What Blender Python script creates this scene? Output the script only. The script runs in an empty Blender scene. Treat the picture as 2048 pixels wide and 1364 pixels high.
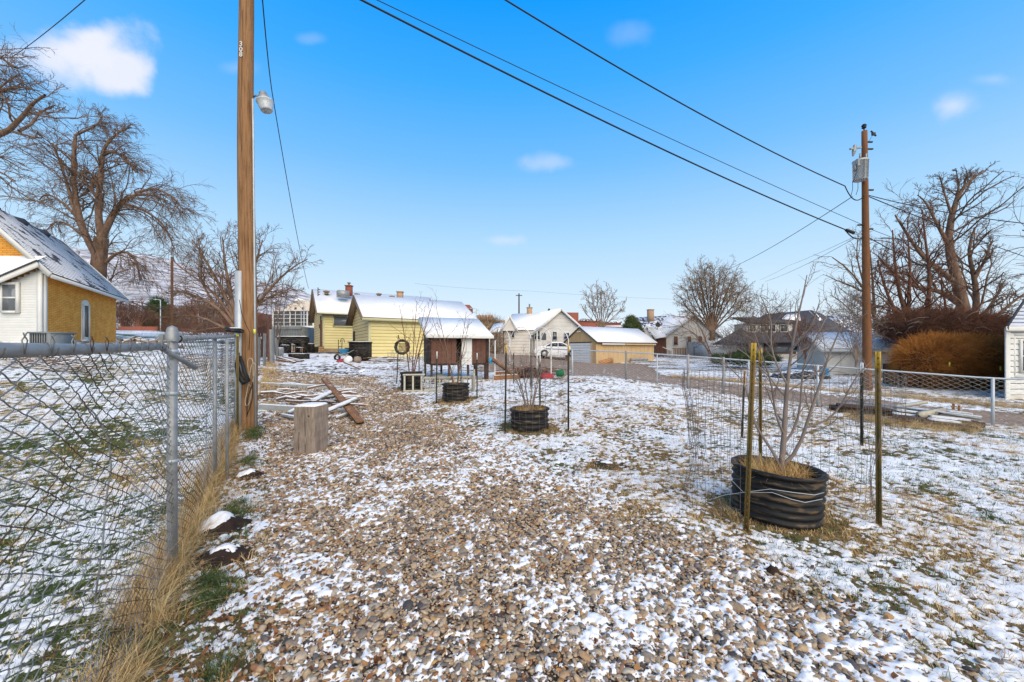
import bpy, math, random
import numpy as np
from mathutils import Vector, Matrix
R = math.radians
rs = np.random.RandomState
sc = bpy.context.scene
COL = sc.collection
# ---------------------------------------------------------------- camera
CZ, F, HY = 1.5, 780.0, 700.0
cam = bpy.data.cameras.new('camera'); camo = bpy.data.objects.new('camera', cam); COL.objects.link(camo)
camo.location = (0, 0, CZ); camo.rotation_euler = (R(90), 0, 0)
cam.sensor_width = 36; cam.lens = 36 * F / 2048; cam.shift_y = (HY - 682) / 2048
cam.clip_start = 0.05; cam.clip_end = 20000
sc.camera = camo
# ---------------------------------------------------------------- sky, sun, exposure
w = bpy.data.worlds.new("World"); sc.world = w; w.use_nodes = True
nt = w.node_tree; nt.nodes.clear()
def N(t, **k):
    n = nt.nodes.new(t)
    for a, b in k.items(): setattr(n, a, b)
    return n
def L(a, b): nt.links.new(a, b)
def mth(op, a, b=None, c=None, clamp=False):
    n = N('ShaderNodeMath', operation=op); n.use_clamp = clamp
    for i, v in enumerate((a, b, c)):
        if v is None: continue
        if isinstance(v, (int, float)): n.inputs[i].default_value = v
        else: L(v, n.inputs[i])
    return n.outputs[0]
sky = N('ShaderNodeTexSky', sky_type='NISHITA'); sky.sun_disc = False
SUN_EL, SUN_AZ = 40, 158      # azimuth clockwise from +Y
sky.sun_elevation = R(SUN_EL); sky.sun_rotation = R(SUN_AZ); sky.air_density = 1.0; sky.dust_density = 0.4; sky.ozone_density = 2.0
geo = N('ShaderNodeNewGeometry'); sep = N('ShaderNodeSeparateXYZ')
tc = N('ShaderNodeTexCoord'); L(tc.outputs['Generated'], sep.inputs[0])
x, y, z = sep.outputs
rmp = N('ShaderNodeValToRGB'); L(mth('MAXIMUM', z, 0.0), rmp.inputs[0])
e = rmp.color_ramp.elements
stops = [(0.0, (.82, .89, .96)), (.10, (.70, .85, .97)), (.25, (.46, .73, 1.0)), (.42, (.18, .53, 1.0)), (.56, (.05, .42, 1.0)), (.67, (.005, .34, 1.0)), (.85, (.01, .20, .60)), (1.0, (.012, .13, .38))]
e[0].position, e[0].color = stops[0][0], (*stops[0][1], 1)
e[1].position, e[1].color = stops[-1][0], (*stops[-1][1], 1)
for p, c in stops[1:-1]:
    q = e.new(p); q.color = (*c, 1)
skm = N('ShaderNodeVectorMath', operation='SCALE'); L(sky.outputs[0], skm.inputs[0]); skm.inputs[3].default_value = 0.09
mix = N('ShaderNodeMix', data_type='RGBA'); mix.inputs[0].default_value = 0.94
L(skm.outputs[0], mix.inputs[6]); L(rmp.outputs[0], mix.inputs[7])
# small fair-weather clouds: soft patches round given directions, broken by noise
ysafe = mth('MAXIMUM', y, 0.05); u = mth('DIVIDE', x, ysafe); v = mth('DIVIDE', z, ysafe)
nz = N('ShaderNodeTexNoise'); L(tc.outputs['Generated'], nz.inputs['Vector']); nz.inputs['Scale'].default_value = 9; nz.inputs['Detail'].default_value = 6; nz.inputs['Roughness'].default_value = .55
total = None
def spot(px, py, rx, ry, k):
    global total
    du = mth('DIVIDE', mth('SUBTRACT', u, (px - 1024) / F), rx / F)
    dv = mth('DIVIDE', mth('SUBTRACT', v, (HY - py) / F), ry / F)
    d = mth('SQRT', mth('ADD', mth('MULTIPLY', du, du), mth('MULTIPLY', dv, dv)))
    d = mth('ADD', d, mth('MULTIPLY', mth('SUBTRACT', nz.outputs[0], 0.5), 2.6))
    m = N('ShaderNodeMapRange', interpolation_type='SMOOTHSTEP'); L(d, m.inputs[0]); m.inputs[1].default_value = 1.1; m.inputs[2].default_value = (0.25 if k > .9 else -0.1); m.inputs[3].default_value = 0; m.inputs[4].default_value = k
    total = m.outputs[0] if total is None else mth('MAXIMUM', total, m.outputs[0])
for a in [(150, 105, 140, 80, .97), (225, 135, 75, 55, .92), (185, 80, 80, 50, .95), (40, 110, 120, 50, .6), (1905, 212, 85, 46, .62), (1985, 158, 60, 20, .3), (1098, 325, 85, 22, .34), (1015, 480, 50, 14, .38), (1262, 68, 50, 30, .14), (470, 135, 50, 22, .18), (620, 78, 35, 14, .15)]: spot(*a)
front = mth('GREATER_THAN', y, 0.06)
mix2 = N('ShaderNodeMix', data_type='RGBA'); L(mth('MULTIPLY', total, front), mix2.inputs[0]); L(mix.outputs[2], mix2.inputs[6]); mix2.inputs[7].default_value = (.84, .86, .97, 1)
bg = N('ShaderNodeBackground'); bg.inputs[1].default_value = 1.0; L(mix2.outputs[2], bg.inputs[0])
out = N('ShaderNodeOutputWorld'); L(bg.outputs[0], out.inputs[0])
sl = bpy.data.lights.new('sun', 'SUN'); sl.energy = 4.1; sl.angle = R(70); sl.color = (1, .85, .64)
so = bpy.data.objects.new('sun', sl); COL.objects.link(so)
sd = Vector((math.sin(R(SUN_AZ)) * math.cos(R(SUN_EL)), math.cos(R(SUN_AZ)) * math.cos(R(SUN_EL)), math.sin(R(SUN_EL))))
so.rotation_euler = sd.to_track_quat('Z', 'Y').to_euler(); so.location = (0, -5, 30)
sc.view_settings.view_transform = 'Standard'; sc.view_settings.look = 'None'; sc.view_settings.exposure = 0.08; sc.view_settings.gamma = 1; sc.view_settings.use_curve_mapping = False
sc.cycles.use_denoising = True; sc.cycles.max_bounces = 6; sc.cycles.transparent_max_bounces = 8

# ---------------------------------------------------------------- noise and terrain (numpy)
def vnoise(X, Y, s, seed=0):
    X = np.asarray(X, float) / s; Y = np.asarray(Y, float) / s
    n = 512; t = rs(seed + 77).rand(n, n)
    xi = np.floor(X).astype(int); yi = np.floor(Y).astype(int); fx = X - xi; fy = Y - yi
    fx = fx * fx * (3 - 2 * fx); fy = fy * fy * (3 - 2 * fy)
    a = t[xi % n, yi % n]; b = t[(xi + 1) % n, yi % n]; c = t[xi % n, (yi + 1) % n]; d = t[(xi + 1) % n, (yi + 1) % n]
    return (a * (1 - fx) + b * fx) * (1 - fy) + (c * (1 - fx) + d * fx) * fy
def fbm(X, Y, s, seed=0, o=4, g=.55):
    r = 0; a = 1; t = 0
    ca, sa = math.cos(.6), math.sin(.6)
    for i in range(o):
        r = r + a * vnoise(X, Y, s, seed + 13 * i); t += a; a *= g; s *= .5
        X, Y = ca * X - sa * Y + 3.1, sa * X + ca * Y - 1.7
    return r / t
CP = np.array([(0, .5, 1.5), (3, 1.5, 1.52), (-1.5, 2, 1.5), (2.3, 3.4, 1.5), (.4, 6.6, 1.36), (-1.35, 9.4, 1.2), (-3.4, 13, 1.08), (-4.9, 7, 1.42), (-2.25, 2.6, 1.5),
  (-8.6, 23.5, .42), (-2.7, 27.1, .42), (-14.8, 30.5, .12), (-11, 18, .6), (-21.4, 17.8, -.3), (-26.4, 26, -.5), (-5, 2.5, 1.5), (-9, 6, 1.15), (-14, 10, .5), (10.8, 8.76, 1.7), (5.6, 12.4, 1.24), (3.6, 13.8, .98),
  (8, 4, 1.62), (7.5, 34.7, 1.22), (4.7, 38.5, .95), (13.9, 38.7, 1.0), (3.5, 40, .68), (17.4, 13.7, 1.72), (13.7, 15.1, 1.58), (-.7, 13.5, 1.1), (0, 25, .9), (1, 46, .6), (22, 46, .7), (25, 30, 1.1),
  (-4, 50, .1), (-30, 60, -2.2), (-14, 42, -.3), (-60, 60, -3), (-45, 25, -1.2), (5, 90, .3), (60, 95, .5), (60, 30, 1.6), (0, 260, -2), (160, 160, .5), (-160, 160, -9), (-160, 10, -2), (160, 10, 2), (0, -40, 1.8), (90, -90, 2), (-90, -90, 1), (30, 12, 1.8), (0,-3,1.52), (12, 2, 1.7), (-14, 2, 1.2), (-90,-20,0), (6, 20, 1.3), (9, 26, 1.3)], float)
def _k(r2): return np.where(r2 > 1e-9, .5 * r2 * np.log(np.maximum(r2, 1e-9)), 0)
_n = len(CP); _A = np.zeros((_n + 3, _n + 3)); _d = ((CP[:, None, :2] - CP[None, :, :2]) ** 2).sum(2)
_A[:_n, :_n] = _k(_d) + np.eye(_n) * .6; _A[:_n, _n] = 1; _A[:_n, _n + 1:] = CP[:, :2]; _A[_n:, :_n] = _A[:_n, _n:].T
_w = np.linalg.solve(_A, np.r_[CZ - CP[:, 2], 0, 0, 0])
def gz(X, Y, bump=True):
    X = np.asarray(X, float); Y = np.asarray(Y, float); sh = X.shape; x = np.clip(X.ravel(), -170, 170); y = np.clip(Y.ravel(), -90, 270)
    z = _w[_n] + _w[_n + 1] * x + _w[_n + 2] * y
    for i in range(_n): z = z + _w[i] * _k((x - CP[i, 0]) ** 2 + (y - CP[i, 1]) ** 2)
    z = z.reshape(sh)
    if bump: z = z + (fbm(X, Y, 1.7, 5, 3) - .5) * .07
    return z
def g1(X, Y): return float(gz(np.array([X]), np.array([Y]))[0])
def PX(px, py, Y): return Vector(((px - 1024) / F * Y, Y, CZ + (HY - py) / F * Y))
def GX(px, Y):
    X = (px - 1024) / F * Y
    return Vector((X, Y, g1(X, Y)))
def fence_x(Y): return -.68 - .608 * Y
RB = np.array([(-2, 5), (0, 4.2), (1.0, 2.6), (2, 2.0), (3.3, 1.35), (4.6, .55), (6.3, -.5), (9, -2.1), (12, -3.9), (18, -7.2), (24, -10.5), (32, -14), (60, -30)])
def gravel_mask(X, Y):       # 1 inside the gravel lane, soft edge
    e = (fbm(X, Y, .9, 21, 3) - .5) * .9
    r = np.interp(Y, RB[:, 0], RB[:, 1]) - X + e
    l = X - (fence_x(Y) + np.interp(Y, [2, 8], [.62, .42])) + e * .5
    far = 1 - np.clip((Y - 29) / 2, 0, 1)
    return np.clip(r / .7 + .5, 0, 1) * np.clip(l / .3 + .3, 0, 1) * far
FA, FB = np.array([10.8, 8.76]), np.array([5.6, 12.4]); FD = (FB - FA) / np.linalg.norm(FB - FA); FN = np.array([-FD[1], FD[0]]) * -1
if FN[1] < 0: FN = -FN
def alley_mask(X, Y):
    s = (X - FA[0]) * FD[0] + (Y - FA[1]) * FD[1]; d = (X - FA[0]) * FN[0] + (Y - FA[1]) * FN[1]
    e = (fbm(X, Y, 1.1, 31, 3) - .5) * .8
    hi = np.interp(s, [-60, -4, 0, 6, 9, 14, 22, 40], [3.4, 3.4, 3.3, 5.6, 8.5, 21, 24, 24])
    m = np.clip((d + e - .25) / .3, 0, 1) * np.clip((hi + e - d) / .6, 0, 1)
    rut = (1 - np.clip(np.abs(Y + .25 * X - 37) / 3.2, 0, 1)) * np.clip((X + 7) / 3, 0, 1) * np.clip((9 - X) / 3, 0, 1)
    return np.maximum(m * np.clip((X + 2.5 - 0 * Y) / 1.5, 0, 1), np.clip(rut * 1.6, 0, 1))
def side_left(X, Y): return np.clip((fence_x(Y) - X) / .15, 0, 1)
POTS = [(2.38, 3.53, .345), (.31, 6.75, .34), (-1.36, 9.45, .335), (-2.92, 11.3, .31)]
def cover(X, Y):
    gm = gravel_mask(X, Y); am = alley_mask(X, Y); lf = side_left(X, Y)
    big = fbm(X, Y, 1.6, 41, 3); med = fbm(X, Y, .45, 47, 2)
    lane = .165 + .55 * (big - .5) + .35 * (med - .5) + .26 * np.clip((Y - 14) / 8, 0, 1) + .10 * np.clip((3.2 - Y) / 1.5, 0, 1) + .30 * np.clip((X - .5 - .1 * (Y - 2)) / 1.6, 0, 1)
    lawn = .55 + .5 * (big - .5) + .3 * (med - .5) + .06 * np.clip((Y - 6) / 6, 0, 1)
    left = .50 + .9 * (big - .5) + .4 * (med - .5) + .15 * np.clip((Y - 9) / 6, 0, 1)
    c = lawn * (1 - gm) + lane * gm
    c = c * (1 - lf) + left * lf
    c = c * (1 - am) + (-.12 + .3 * (med - .5)) * am
    fe = np.exp(-((X - fence_x(Y) + .02) / .16) ** 2) * (Y < 16)
    c = c - .55 * fe
    for (a, b, r) in POTS: c = c - .8 * np.exp(-np.maximum(np.hypot(X - a, Y - b) - r, 0) ** 2 / .03)
    return c
def snow_h(X, Y):
    wx_ = X + .02 * vnoise(X, Y, .03, 4); n = .80 * fbm(wx_, Y, .037, 51, 3, .85) + .20 * fbm(X, Y, .3, 61, 2)
    n = (n - .5) / .30 + .5          # roughly uniform 0..1
    return np.clip((n - (1 - cover(X, Y))) * .034, -.035, .012)
# ---------------------------------------------------------------- materials
def mat(name, cols, scale=4.0, rough=.8, bump=.0, stretch=None, detail=5, metal=0.0, snow=None, stain=None, rnd=False, spec=.3, bdist=.01, bscale=None):
    """noise-mottled surface in world position; stretch=(x,y,z) per-axis scale; snow=(threshold) lies on faces that look up; stain=(colour, scale, threshold)"""
    m = bpy.data.materials.new(name); m.use_nodes = True; t = m.node_tree; b = t.nodes['Principled BSDF']
    g = t.nodes.new('ShaderNodeNewGeometry'); mp = t.nodes.new('ShaderNodeMapping'); t.links.new(g.outputs['Position'], mp.inputs[0])
    st = stretch or (1, 1, 1); mp.inputs['Scale'].default_value = st
    n = t.nodes.new('ShaderNodeTexNoise'); n.inputs['Scale'].default_value = scale; n.inputs['Detail'].default_value = detail; n.inputs['Roughness'].default_value = .6
    t.links.new(mp.outputs[0], n.inputs['Vector'])
    r = t.nodes.new('ShaderNodeValToRGB'); el = r.color_ramp.elements; k = len(cols)
    el[0].position = .28; el[0].color = (*cols[0], 1); el[1].position = .72; el[1].color = (*cols[-1], 1)
    for i in range(1, k - 1):
        q = el.new(.28 + .44 * i / (k - 1)); q.color = (*cols[i], 1)
    src = n.outputs['Fac']
    if rnd:
        oi = t.nodes.new('ShaderNodeObjectInfo'); ad = t.nodes.new('ShaderNodeMath'); ad.operation = 'MULTIPLY_ADD'; ad.inputs[1].default_value = rnd if isinstance(rnd, float) else .8; ad.inputs[2].default_value = 0
        t.links.new(oi.outputs['Random'], ad.inputs[0]); a2 = t.nodes.new('ShaderNodeMath'); a2.operation = 'ADD'; t.links.new(ad.outputs[0], a2.inputs[0])
        sb = t.nodes.new('ShaderNodeMath'); sb.operation = 'SUBTRACT'; t.links.new(src, sb.inputs[0]); sb.inputs[1].default_value = .4 * (rnd if isinstance(rnd, float) else .8) + .05
        t.links.new(sb.outputs[0], a2.inputs[1]); src = a2.outputs[0]
    t.links.new(src, r.inputs[0]); c = r.outputs[0]
    def mixc(fac, a, col):
        x = t.nodes.new('ShaderNodeMix'); x.data_type = 'RGBA'; t.links.new(fac, x.inputs[0]); t.links.new(a, x.inputs[6]); x.inputs[7].default_value = (*col, 1); return x.outputs[2]
    def rng(v, a, bb):
        x = t.nodes.new('ShaderNodeMapRange'); t.links.new(v, x.inputs[0]); x.inputs[1].default_value = a; x.inputs[2].default_value = bb; return x.outputs[0]
    if stain:
        n2 = t.nodes.new('ShaderNodeTexNoise'); n2.inputs['Scale'].default_value = stain[1]; n2.inputs['Detail'].default_value = 6; t.links.new(mp.outputs[0], n2.inputs['Vector'])
        c = mixc(rng(n2.outputs['Fac'], stain[2], stain[2] + .08), c, stain[0])
    if snow is not None:
        s = t.nodes.new('ShaderNodeSeparateXYZ'); t.links.new(g.outputs['Normal'], s.inputs[0])
        n3 = t.nodes.new('ShaderNodeTexNoise'); n3.inputs['Scale'].default_value = 9; n3.inputs['Detail'].default_value = 5; t.links.new(g.outputs['Position'], n3.inputs['Vector'])
        a = t.nodes.new('ShaderNodeMath'); a.operation = 'MULTIPLY_ADD'; t.links.new(n3.outputs['Fac'], a.inputs[0]); a.inputs[1].default_value = .8; t.links.new(s.outputs[2], a.inputs[2])
        c = mixc(rng(a.outputs[0], snow, snow + .12), c, (.80, .81, .84))
    t.links.new(c, b.inputs['Base Color']); b.inputs['Roughness'].default_value = rough; b.inputs['Metallic'].default_value = metal
    b.inputs['Specular IOR Level'].default_value = spec
    if bump:
        bn = t.nodes.new('ShaderNodeBump'); bn.inputs['Strength'].default_value = bump; bn.inputs['Distance'].default_value = bdist
        if bscale:
            nb = t.nodes.new('ShaderNodeTexNoise'); nb.inputs['Scale'].default_value = bscale; nb.inputs['Detail'].default_value = 4; t.links.new(mp.outputs[0], nb.inputs['Vector']); t.links.new(nb.outputs['Fac'], bn.inputs['Height'])
        else: t.links.new(n.outputs['Fac'], bn.inputs['Height'])
        t.links.new(bn.outputs[0], b.inputs['Normal'])
    return m
MT = {}
MT['snow'] = mat('snow', [(.74, .74, .74), (.86, .85, .84)], 22, .75, .35, bdist=.006, spec=.2)
MT['snowroof'] = mat('roof_snow', [(.80, .80, .80), (.87, .86, .85)], 3, .8, .3, bdist=.02, spec=.2)
MT['galv'] = mat('galvanised_steel', [(.20, .205, .205), (.28, .285, .285), (.36, .36, .355)], 9, .5, .15, metal=.35, spec=.5, stain=((.22, .15, .10), 5, .66))
MT['galvl'] = mat('galvanised_light', [(.38, .41, .43), (.52, .54, .55)], 7, .5, 0, metal=.3)
MT['wire'] = mat('wire_galvanised', [(.15, .155, .155), (.29, .29, .285)], 6, .55, 0, metal=.2, stain=((.10, .06, .035), 2.2, .50))
MT['thin'] = mat('wire_rusty', [(.10, .08, .07), (.22, .20, .19)], 8, .6)
MT['black_wire'] = mat('black_cable', [(.012, .013, .015), (.02, .02, .022)], 3, .6)
MT['pole'] = mat('pole_wood', [(.09, .040, .018), (.21, .105, .045), (.31, .165, .075), (.19, .09, .038)], 3, .85, .6, stretch=(9, 9, .55), detail=8, bdist=.012)
MT['pole2'] = mat('pole_wood_far', [(.10, .04, .018), (.20, .085, .033), (.13, .06, .03)], 3, .85, .5, stretch=(7, 7, .4), bdist=.01)
MT['timber'] = mat('weathered_timber', [(.14, .105, .08), (.26, .20, .155), (.34, .27, .21)], 5, .9, .5, stretch=(8, 8, .8), detail=8, snow=1.28, bdist=.008)
MT['greywood'] = mat('grey_wood', [(.13, .13, .12), (.24, .235, .22), (.31, .30, .28)], 4, .9, .4, stretch=(6, 6, .8), rnd=.3)
MT['greyboard'] = mat('grey_board', [(.16, .17, .17), (.27, .28, .27), (.22, .18, .14)], 6, .9, .4, snow=1.22)
MT['brownboard'] = mat('brown_board', [(.16, .07, .03), (.30, .15, .07)], 8, .9, .4, snow=1.45)
MT['rust'] = mat('reddish_wood', [(.10, .045, .03), (.17, .075, .05)], 5, .9, .3, rnd=.3)
MT['darkwood'] = mat('dark_wood', [(.035, .022, .018), (.075, .05, .04)], 6, .9, .3)
MT['bark'] = mat('bark_brown', [(.09, .055, .035), (.19, .115, .075), (.26, .175, .125)], 7, .9, .6, stretch=(1, 1, .35), bdist=.02)
MT['twig'] = mat('twig_brown', [(.11, .066, .042), (.22, .145, .10)], 3, .9)
MT['twig_red'] = mat('twig_redbrown', [(.11, .048, .03), (.21, .10, .058)], 3, .9)
MT['twig_tan'] = mat('twig_tan', [(.15, .09, .05), (.30, .21, .13)], 3, .9)
MT['twig_grey'] = mat('twig_grey', [(.14, .105, .085), (.27, .215, .18)], 4, .85)
MT['hedge'] = mat('hedge_orange', [(.20, .07, .016), (.40, .155, .03), (.52, .24, .065)], 2.2, .9)
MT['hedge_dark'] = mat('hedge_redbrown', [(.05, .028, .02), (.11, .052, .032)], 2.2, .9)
MT['needle'] = mat('evergreen_needles', [(.012, .03, .012), (.04, .075, .02), (.09, .12, .03)], 4, .8)
MT['shrubgreen'] = mat('shrub_green', [(.03, .045, .015), (.08, .10, .03), (.14, .14, .05)], 5, .8)
MT['straw'] = mat('straw_grass', [(.30, .17, .055), (.52, .34, .13), (.66, .48, .24)], 6, .85, rnd=True)
MT['redgrass'] = mat('rusty_grass', [(.20, .10, .045), (.40, .24, .12)], 6, .85, rnd=True)
MT['potgrass'] = mat('orange_straw', [(.32, .17, .05), (.55, .33, .12), (.68, .46, .20)], 6, .85, rnd=True)
MT['green'] = mat('green_grass', [(.025, .055, .012), (.06, .105, .025), (.14, .16, .05)], 6, .8, rnd=True)
MT['leaf'] = mat('dead_leaf', [(.09, .035, .015), (.22, .09, .03), (.33, .17, .07)], 9, .8, rnd=True)
MT['soil'] = mat('dark_soil', [(.018, .010, .007), (.045, .026, .018)], 12, .95, .6)
MT['plastic'] = mat('black_plastic', [(.008, .008, .008), (.020, .019, .018)], 5, .62, .3, spec=.25, stain=((.10, .065, .035), 5, .55), stretch=(1, 1, 5))
MT['tposts'] = mat('post_green_rusty', [(.06, .07, .03), (.18, .12, .035), (.25, .14, .04)], 7, .75, .3, stretch=(1, 1, .5))
MT['tpostd'] = mat('post_dark', [(.02, .028, .02), (.06, .048, .03)], 7, .7)
MT['yellow'] = mat('yellow_paint_worn', [(.52, .30, .04), (.66, .42, .06)], 10, .7, .2, stain=((.09, .05, .02), 24, .62))
MT['whitep'] = mat('white_paint', [(.62, .62, .60), (.76, .76, .74)], 5, .6, spec=.3)
MT['brick'] = mat('ochre_brick', [(.70, .29, .045), (.86, .38, .06), (.88, .46, .10)], 2.2, .9)
MT['siding_w'] = mat('white_siding', [(.60, .59, .55), (.68, .67, .63)], 2, .6, rnd=.15)
MT['siding_w2'] = mat('aged_white_siding', [(.54, .50, .44), (.66, .63, .58)], 1.5, .8)
MT['siding_y'] = mat('yellow_siding', [(.62, .52, .23), (.70, .60, .29)], 1.2, .7, rnd=.35, stain=((.36, .24, .06), 1.2, .74))
MT['siding_y_shade'] = mat('yellow_siding_shade', [(.64, .49, .22), (.70, .55, .27)], 1.2, .7, rnd=.3)  # same yellow paint on shaded gables, reddened to offset blue skylight
MT['trim_y'] = mat('pale_yellow_trim', [(.46, .43, .24), (.54, .50, .30)], 3, .7)
MT['tan'] = mat('tan_plywood', [(.50, .33, .16), (.60, .42, .22)], 3, .8, stretch=(1, 1, .3))
MT['oldpaint'] = mat('old_cream_paint', [(.34, .31, .24), (.50, .47, .38)], 9, .85, .2, rnd=.2)
MT['concrete'] = mat('concrete_block', [(.28, .26, .24), (.38, .36, .34)], 6, .9, .3, rnd=.3)
MT['foundation'] = mat('foundation', [(.26, .18, .10), (.34, .25, .15)], 3, .9)
MT['redbrick'] = mat('red_brick', [(.20, .06, .04), (.30, .10, .065)], 6, .9, .2)
MT['tanbrick'] = mat('tan_brick', [(.36, .23, .14), (.46, .31, .20)], 5, .9, .2)
MT['shingle'] = mat('dark_shingles', [(.045, .045, .055), (.09, .085, .095)], 14, .9, .3)
MT['shingle_snow'] = mat('shingles_dusted', [(.05, .05, .06), (.08, .08, .09)], 16, .9, .2, stain=((.78, .79, .83), 3.4, .47))
MT['glass'] = mat('window_glass', [(.03, .035, .04), (.07, .08, .09)], 1.5, .12, spec=.6)
MT['glass_b'] = mat('curtain_glass', [(.05, .06, .07), (.14, .15, .16), (.10, .12, .15)], .6, .1, spec=.6)
MT['dark'] = mat('dark_interior', [(.008, .007, .006), (.02, .018, .016)], 2, .9)
MT['brownfascia'] = mat('brown_fascia', [(.20, .14, .09), (.27, .19, .12)], 2, .8)
MT['blue'] = mat('blue_plastic', [(.03, .25, .48), (.05, .33, .58)], 4, .4)
MT['cream'] = mat('cream_stucco', [(.62, .52, .42), (.70, .60, .50)], .5, .9)
MT['grey_metal'] = mat('grey_metal', [(.14, .16, .17), (.22, .24, .25)], 2, .6, metal=.2)
MT['carpaint'] = mat('white_car_paint', [(.66, .67, .69), (.70, .71, .73)], 2, .25, spec=.6)
MT['tyre'] = mat('tyre_rubber', [(.012, .012, .013), (.02, .02, .021)], 5, .8)
MT['redcloth'] = mat('red_cloth', [(.26, .02, .03), (.40, .05, .06)], 8, .8)
MT['greenplastic'] = mat('green_plastic', [(.01, .16, .05), (.02, .24, .08)], 4, .5)
MT['orangewood'] = mat('orange_wood', [(.34, .15, .04), (.46, .23, .07)], 4, .8, rnd=.3)
MT['rope'] = mat('pale_cable', [(.42, .33, .22), (.52, .44, .32)], 5, .8)
MT['number'] = mat('number_metal', [(.55, .54, .50), (.70, .69, .66)], 20, .5)
MT['lampglass'] = mat('lamp_refractor', [(.42, .44, .46), (.60, .62, .64)], 30, .25, spec=.6)
MT['ytag'] = mat('yellow_tag', [(.62, .60, .06), (.72, .70, .12)], 9, .6)

# ---------------------------------------------------------------- mesh helpers
WL = {}
def new_mesh(name, V, Fc, m=None, smooth=False):
    me = bpy.data.meshes.new(name)
    V = np.asarray(V, dtype=np.float32).reshape(-1, 3)
    if isinstance(Fc, np.ndarray) or (len(Fc) and len({len(f) for f in Fc}) == 1):
        Fc = np.asarray(Fc, dtype=np.int32); k = Fc.shape[1]; nf = len(Fc)
        me.vertices.add(len(V)); me.vertices.foreach_set('co', V.ravel())
        me.loops.add(nf * k); me.loops.foreach_set('vertex_index', Fc.ravel())
        me.polygons.add(nf); me.polygons.foreach_set('loop_start', np.arange(0, nf * k, k, dtype=np.int32))
        me.update(calc_edges=True)
    else: me.from_pydata(V.tolist(), [], [tuple(f) for f in Fc]); me.update()
    if m: me.materials.append(m)
    if smooth: me.polygons.foreach_set('use_smooth', np.ones(len(me.polygons), bool))
    return me
def link(name, me, parent=None, **props):
    o = bpy.data.objects.new(name, me); COL.objects.link(o)
    if parent is not None: o.parent = parent
    for k, v in props.items(): o[k] = v
    return o
def rootloc(p):
    while p.parent: p = p.parent
    return np.array(p.location)
def thing(name, label, cat, loc, group=None):
    o = bpy.data.objects.new(name, None); COL.objects.link(o); o.location = loc; o.empty_display_size = .1
    o['label'] = label; o['category'] = cat
    if group: o['group'] = group
    return o
def tag(o, label, cat, group=None):
    o['label'] = label; o['category'] = cat
    if group: o['group'] = group
    return o
class Mb:
    def __init__(s): s.v = []; s.f = []; s.n = 0
    def add(s, V, Fc):
        V = np.asarray(V, float).reshape(-1, 3); s.v.append(V); s.f += [tuple(int(i) + s.n for i in f) for f in Fc]; s.n += len(V); return s
    def box(s, c, size, rot=None):
        h = np.array(size) / 2; V = np.array([(i, j, k) for i in (-1, 1) for j in (-1, 1) for k in (-1, 1)]) * h
        if rot is not None: V = V @ np.array(rot).T
        return s.add(V + np.array(c), [(0, 1, 3, 2), (4, 6, 7, 5), (0, 4, 5, 1), (2, 3, 7, 6), (0, 2, 6, 4), (1, 5, 7, 3)])
    def beam(s, a, b, w, h, up=(0, 0, 1)):
        a = np.array(a, float); b = np.array(b, float); d = b - a; ln = np.linalg.norm(d); d /= ln
        sx = np.cross(d, up)
        if np.linalg.norm(sx) < 1e-4: sx = np.cross(d, (1, 0, 0))
        sx /= np.linalg.norm(sx); u2 = np.cross(sx, d)
        return s.box((a + b) / 2, (ln, w, h), np.array([d, sx, u2]).T)
    def tube(s, pts, rad, n=6, caps=True):
        pts = np.asarray(pts, float); k = len(pts); rad = np.broadcast_to(np.asarray(rad, float), (k,))
        V, Fc = tubes(pts[None], rad[None], n); s.add(V, Fc)
        if caps:
            b = s.n - k * n; s.f.append(tuple(b + i for i in range(n))[::-1]); s.f.append(tuple(b + (k - 1) * n + i for i in range(n)))
        return s
    def lathe(s, c, prof, n=24, rot=None, wob=None):
        a = np.arange(n) * 2 * math.pi / n; prof = np.asarray(prof, float); V = []
        for r, z in prof: V.append(np.c_[r * np.cos(a), r * np.sin(a), np.full(n, z)])
        V = np.concatenate(V)
        if rot is not None: V = V @ np.array(rot).T
        Fc = [(i * n + j, i * n + (j + 1) % n, (i + 1) * n + (j + 1) % n, (i + 1) * n + j) for i in range(len(prof) - 1) for j in range(n)]
        return s.add(V + np.array(c), Fc)
    def poly(s, pts): return s.add(pts, [tuple(range(len(pts)))])
    def extrude(s, pts, d):
        pts = np.asarray(pts, float); k = len(pts); d = np.array(d, float)
        return s.add(np.r_[pts, pts + d], [tuple(range(k))[::-1], tuple(range(k, 2 * k))] + [(i, (i + 1) % k, k + (i + 1) % k, k + i) for i in range(k)])
    def obj(s, name, m, parent=None, smooth=False, **props):
        V = np.concatenate(s.v)
        if parent is not None: V = V - rootloc(parent)
        else: c = (V.min(0) + V.max(0)) / 2; c[2] = V[:, 2].min(); V = V - c
        me = new_mesh(name, V, s.f, MT[m] if isinstance(m, str) else m, smooth)
        o = link(name, me, parent, **props)
        if parent is None: o.location = c
        return o
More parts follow.
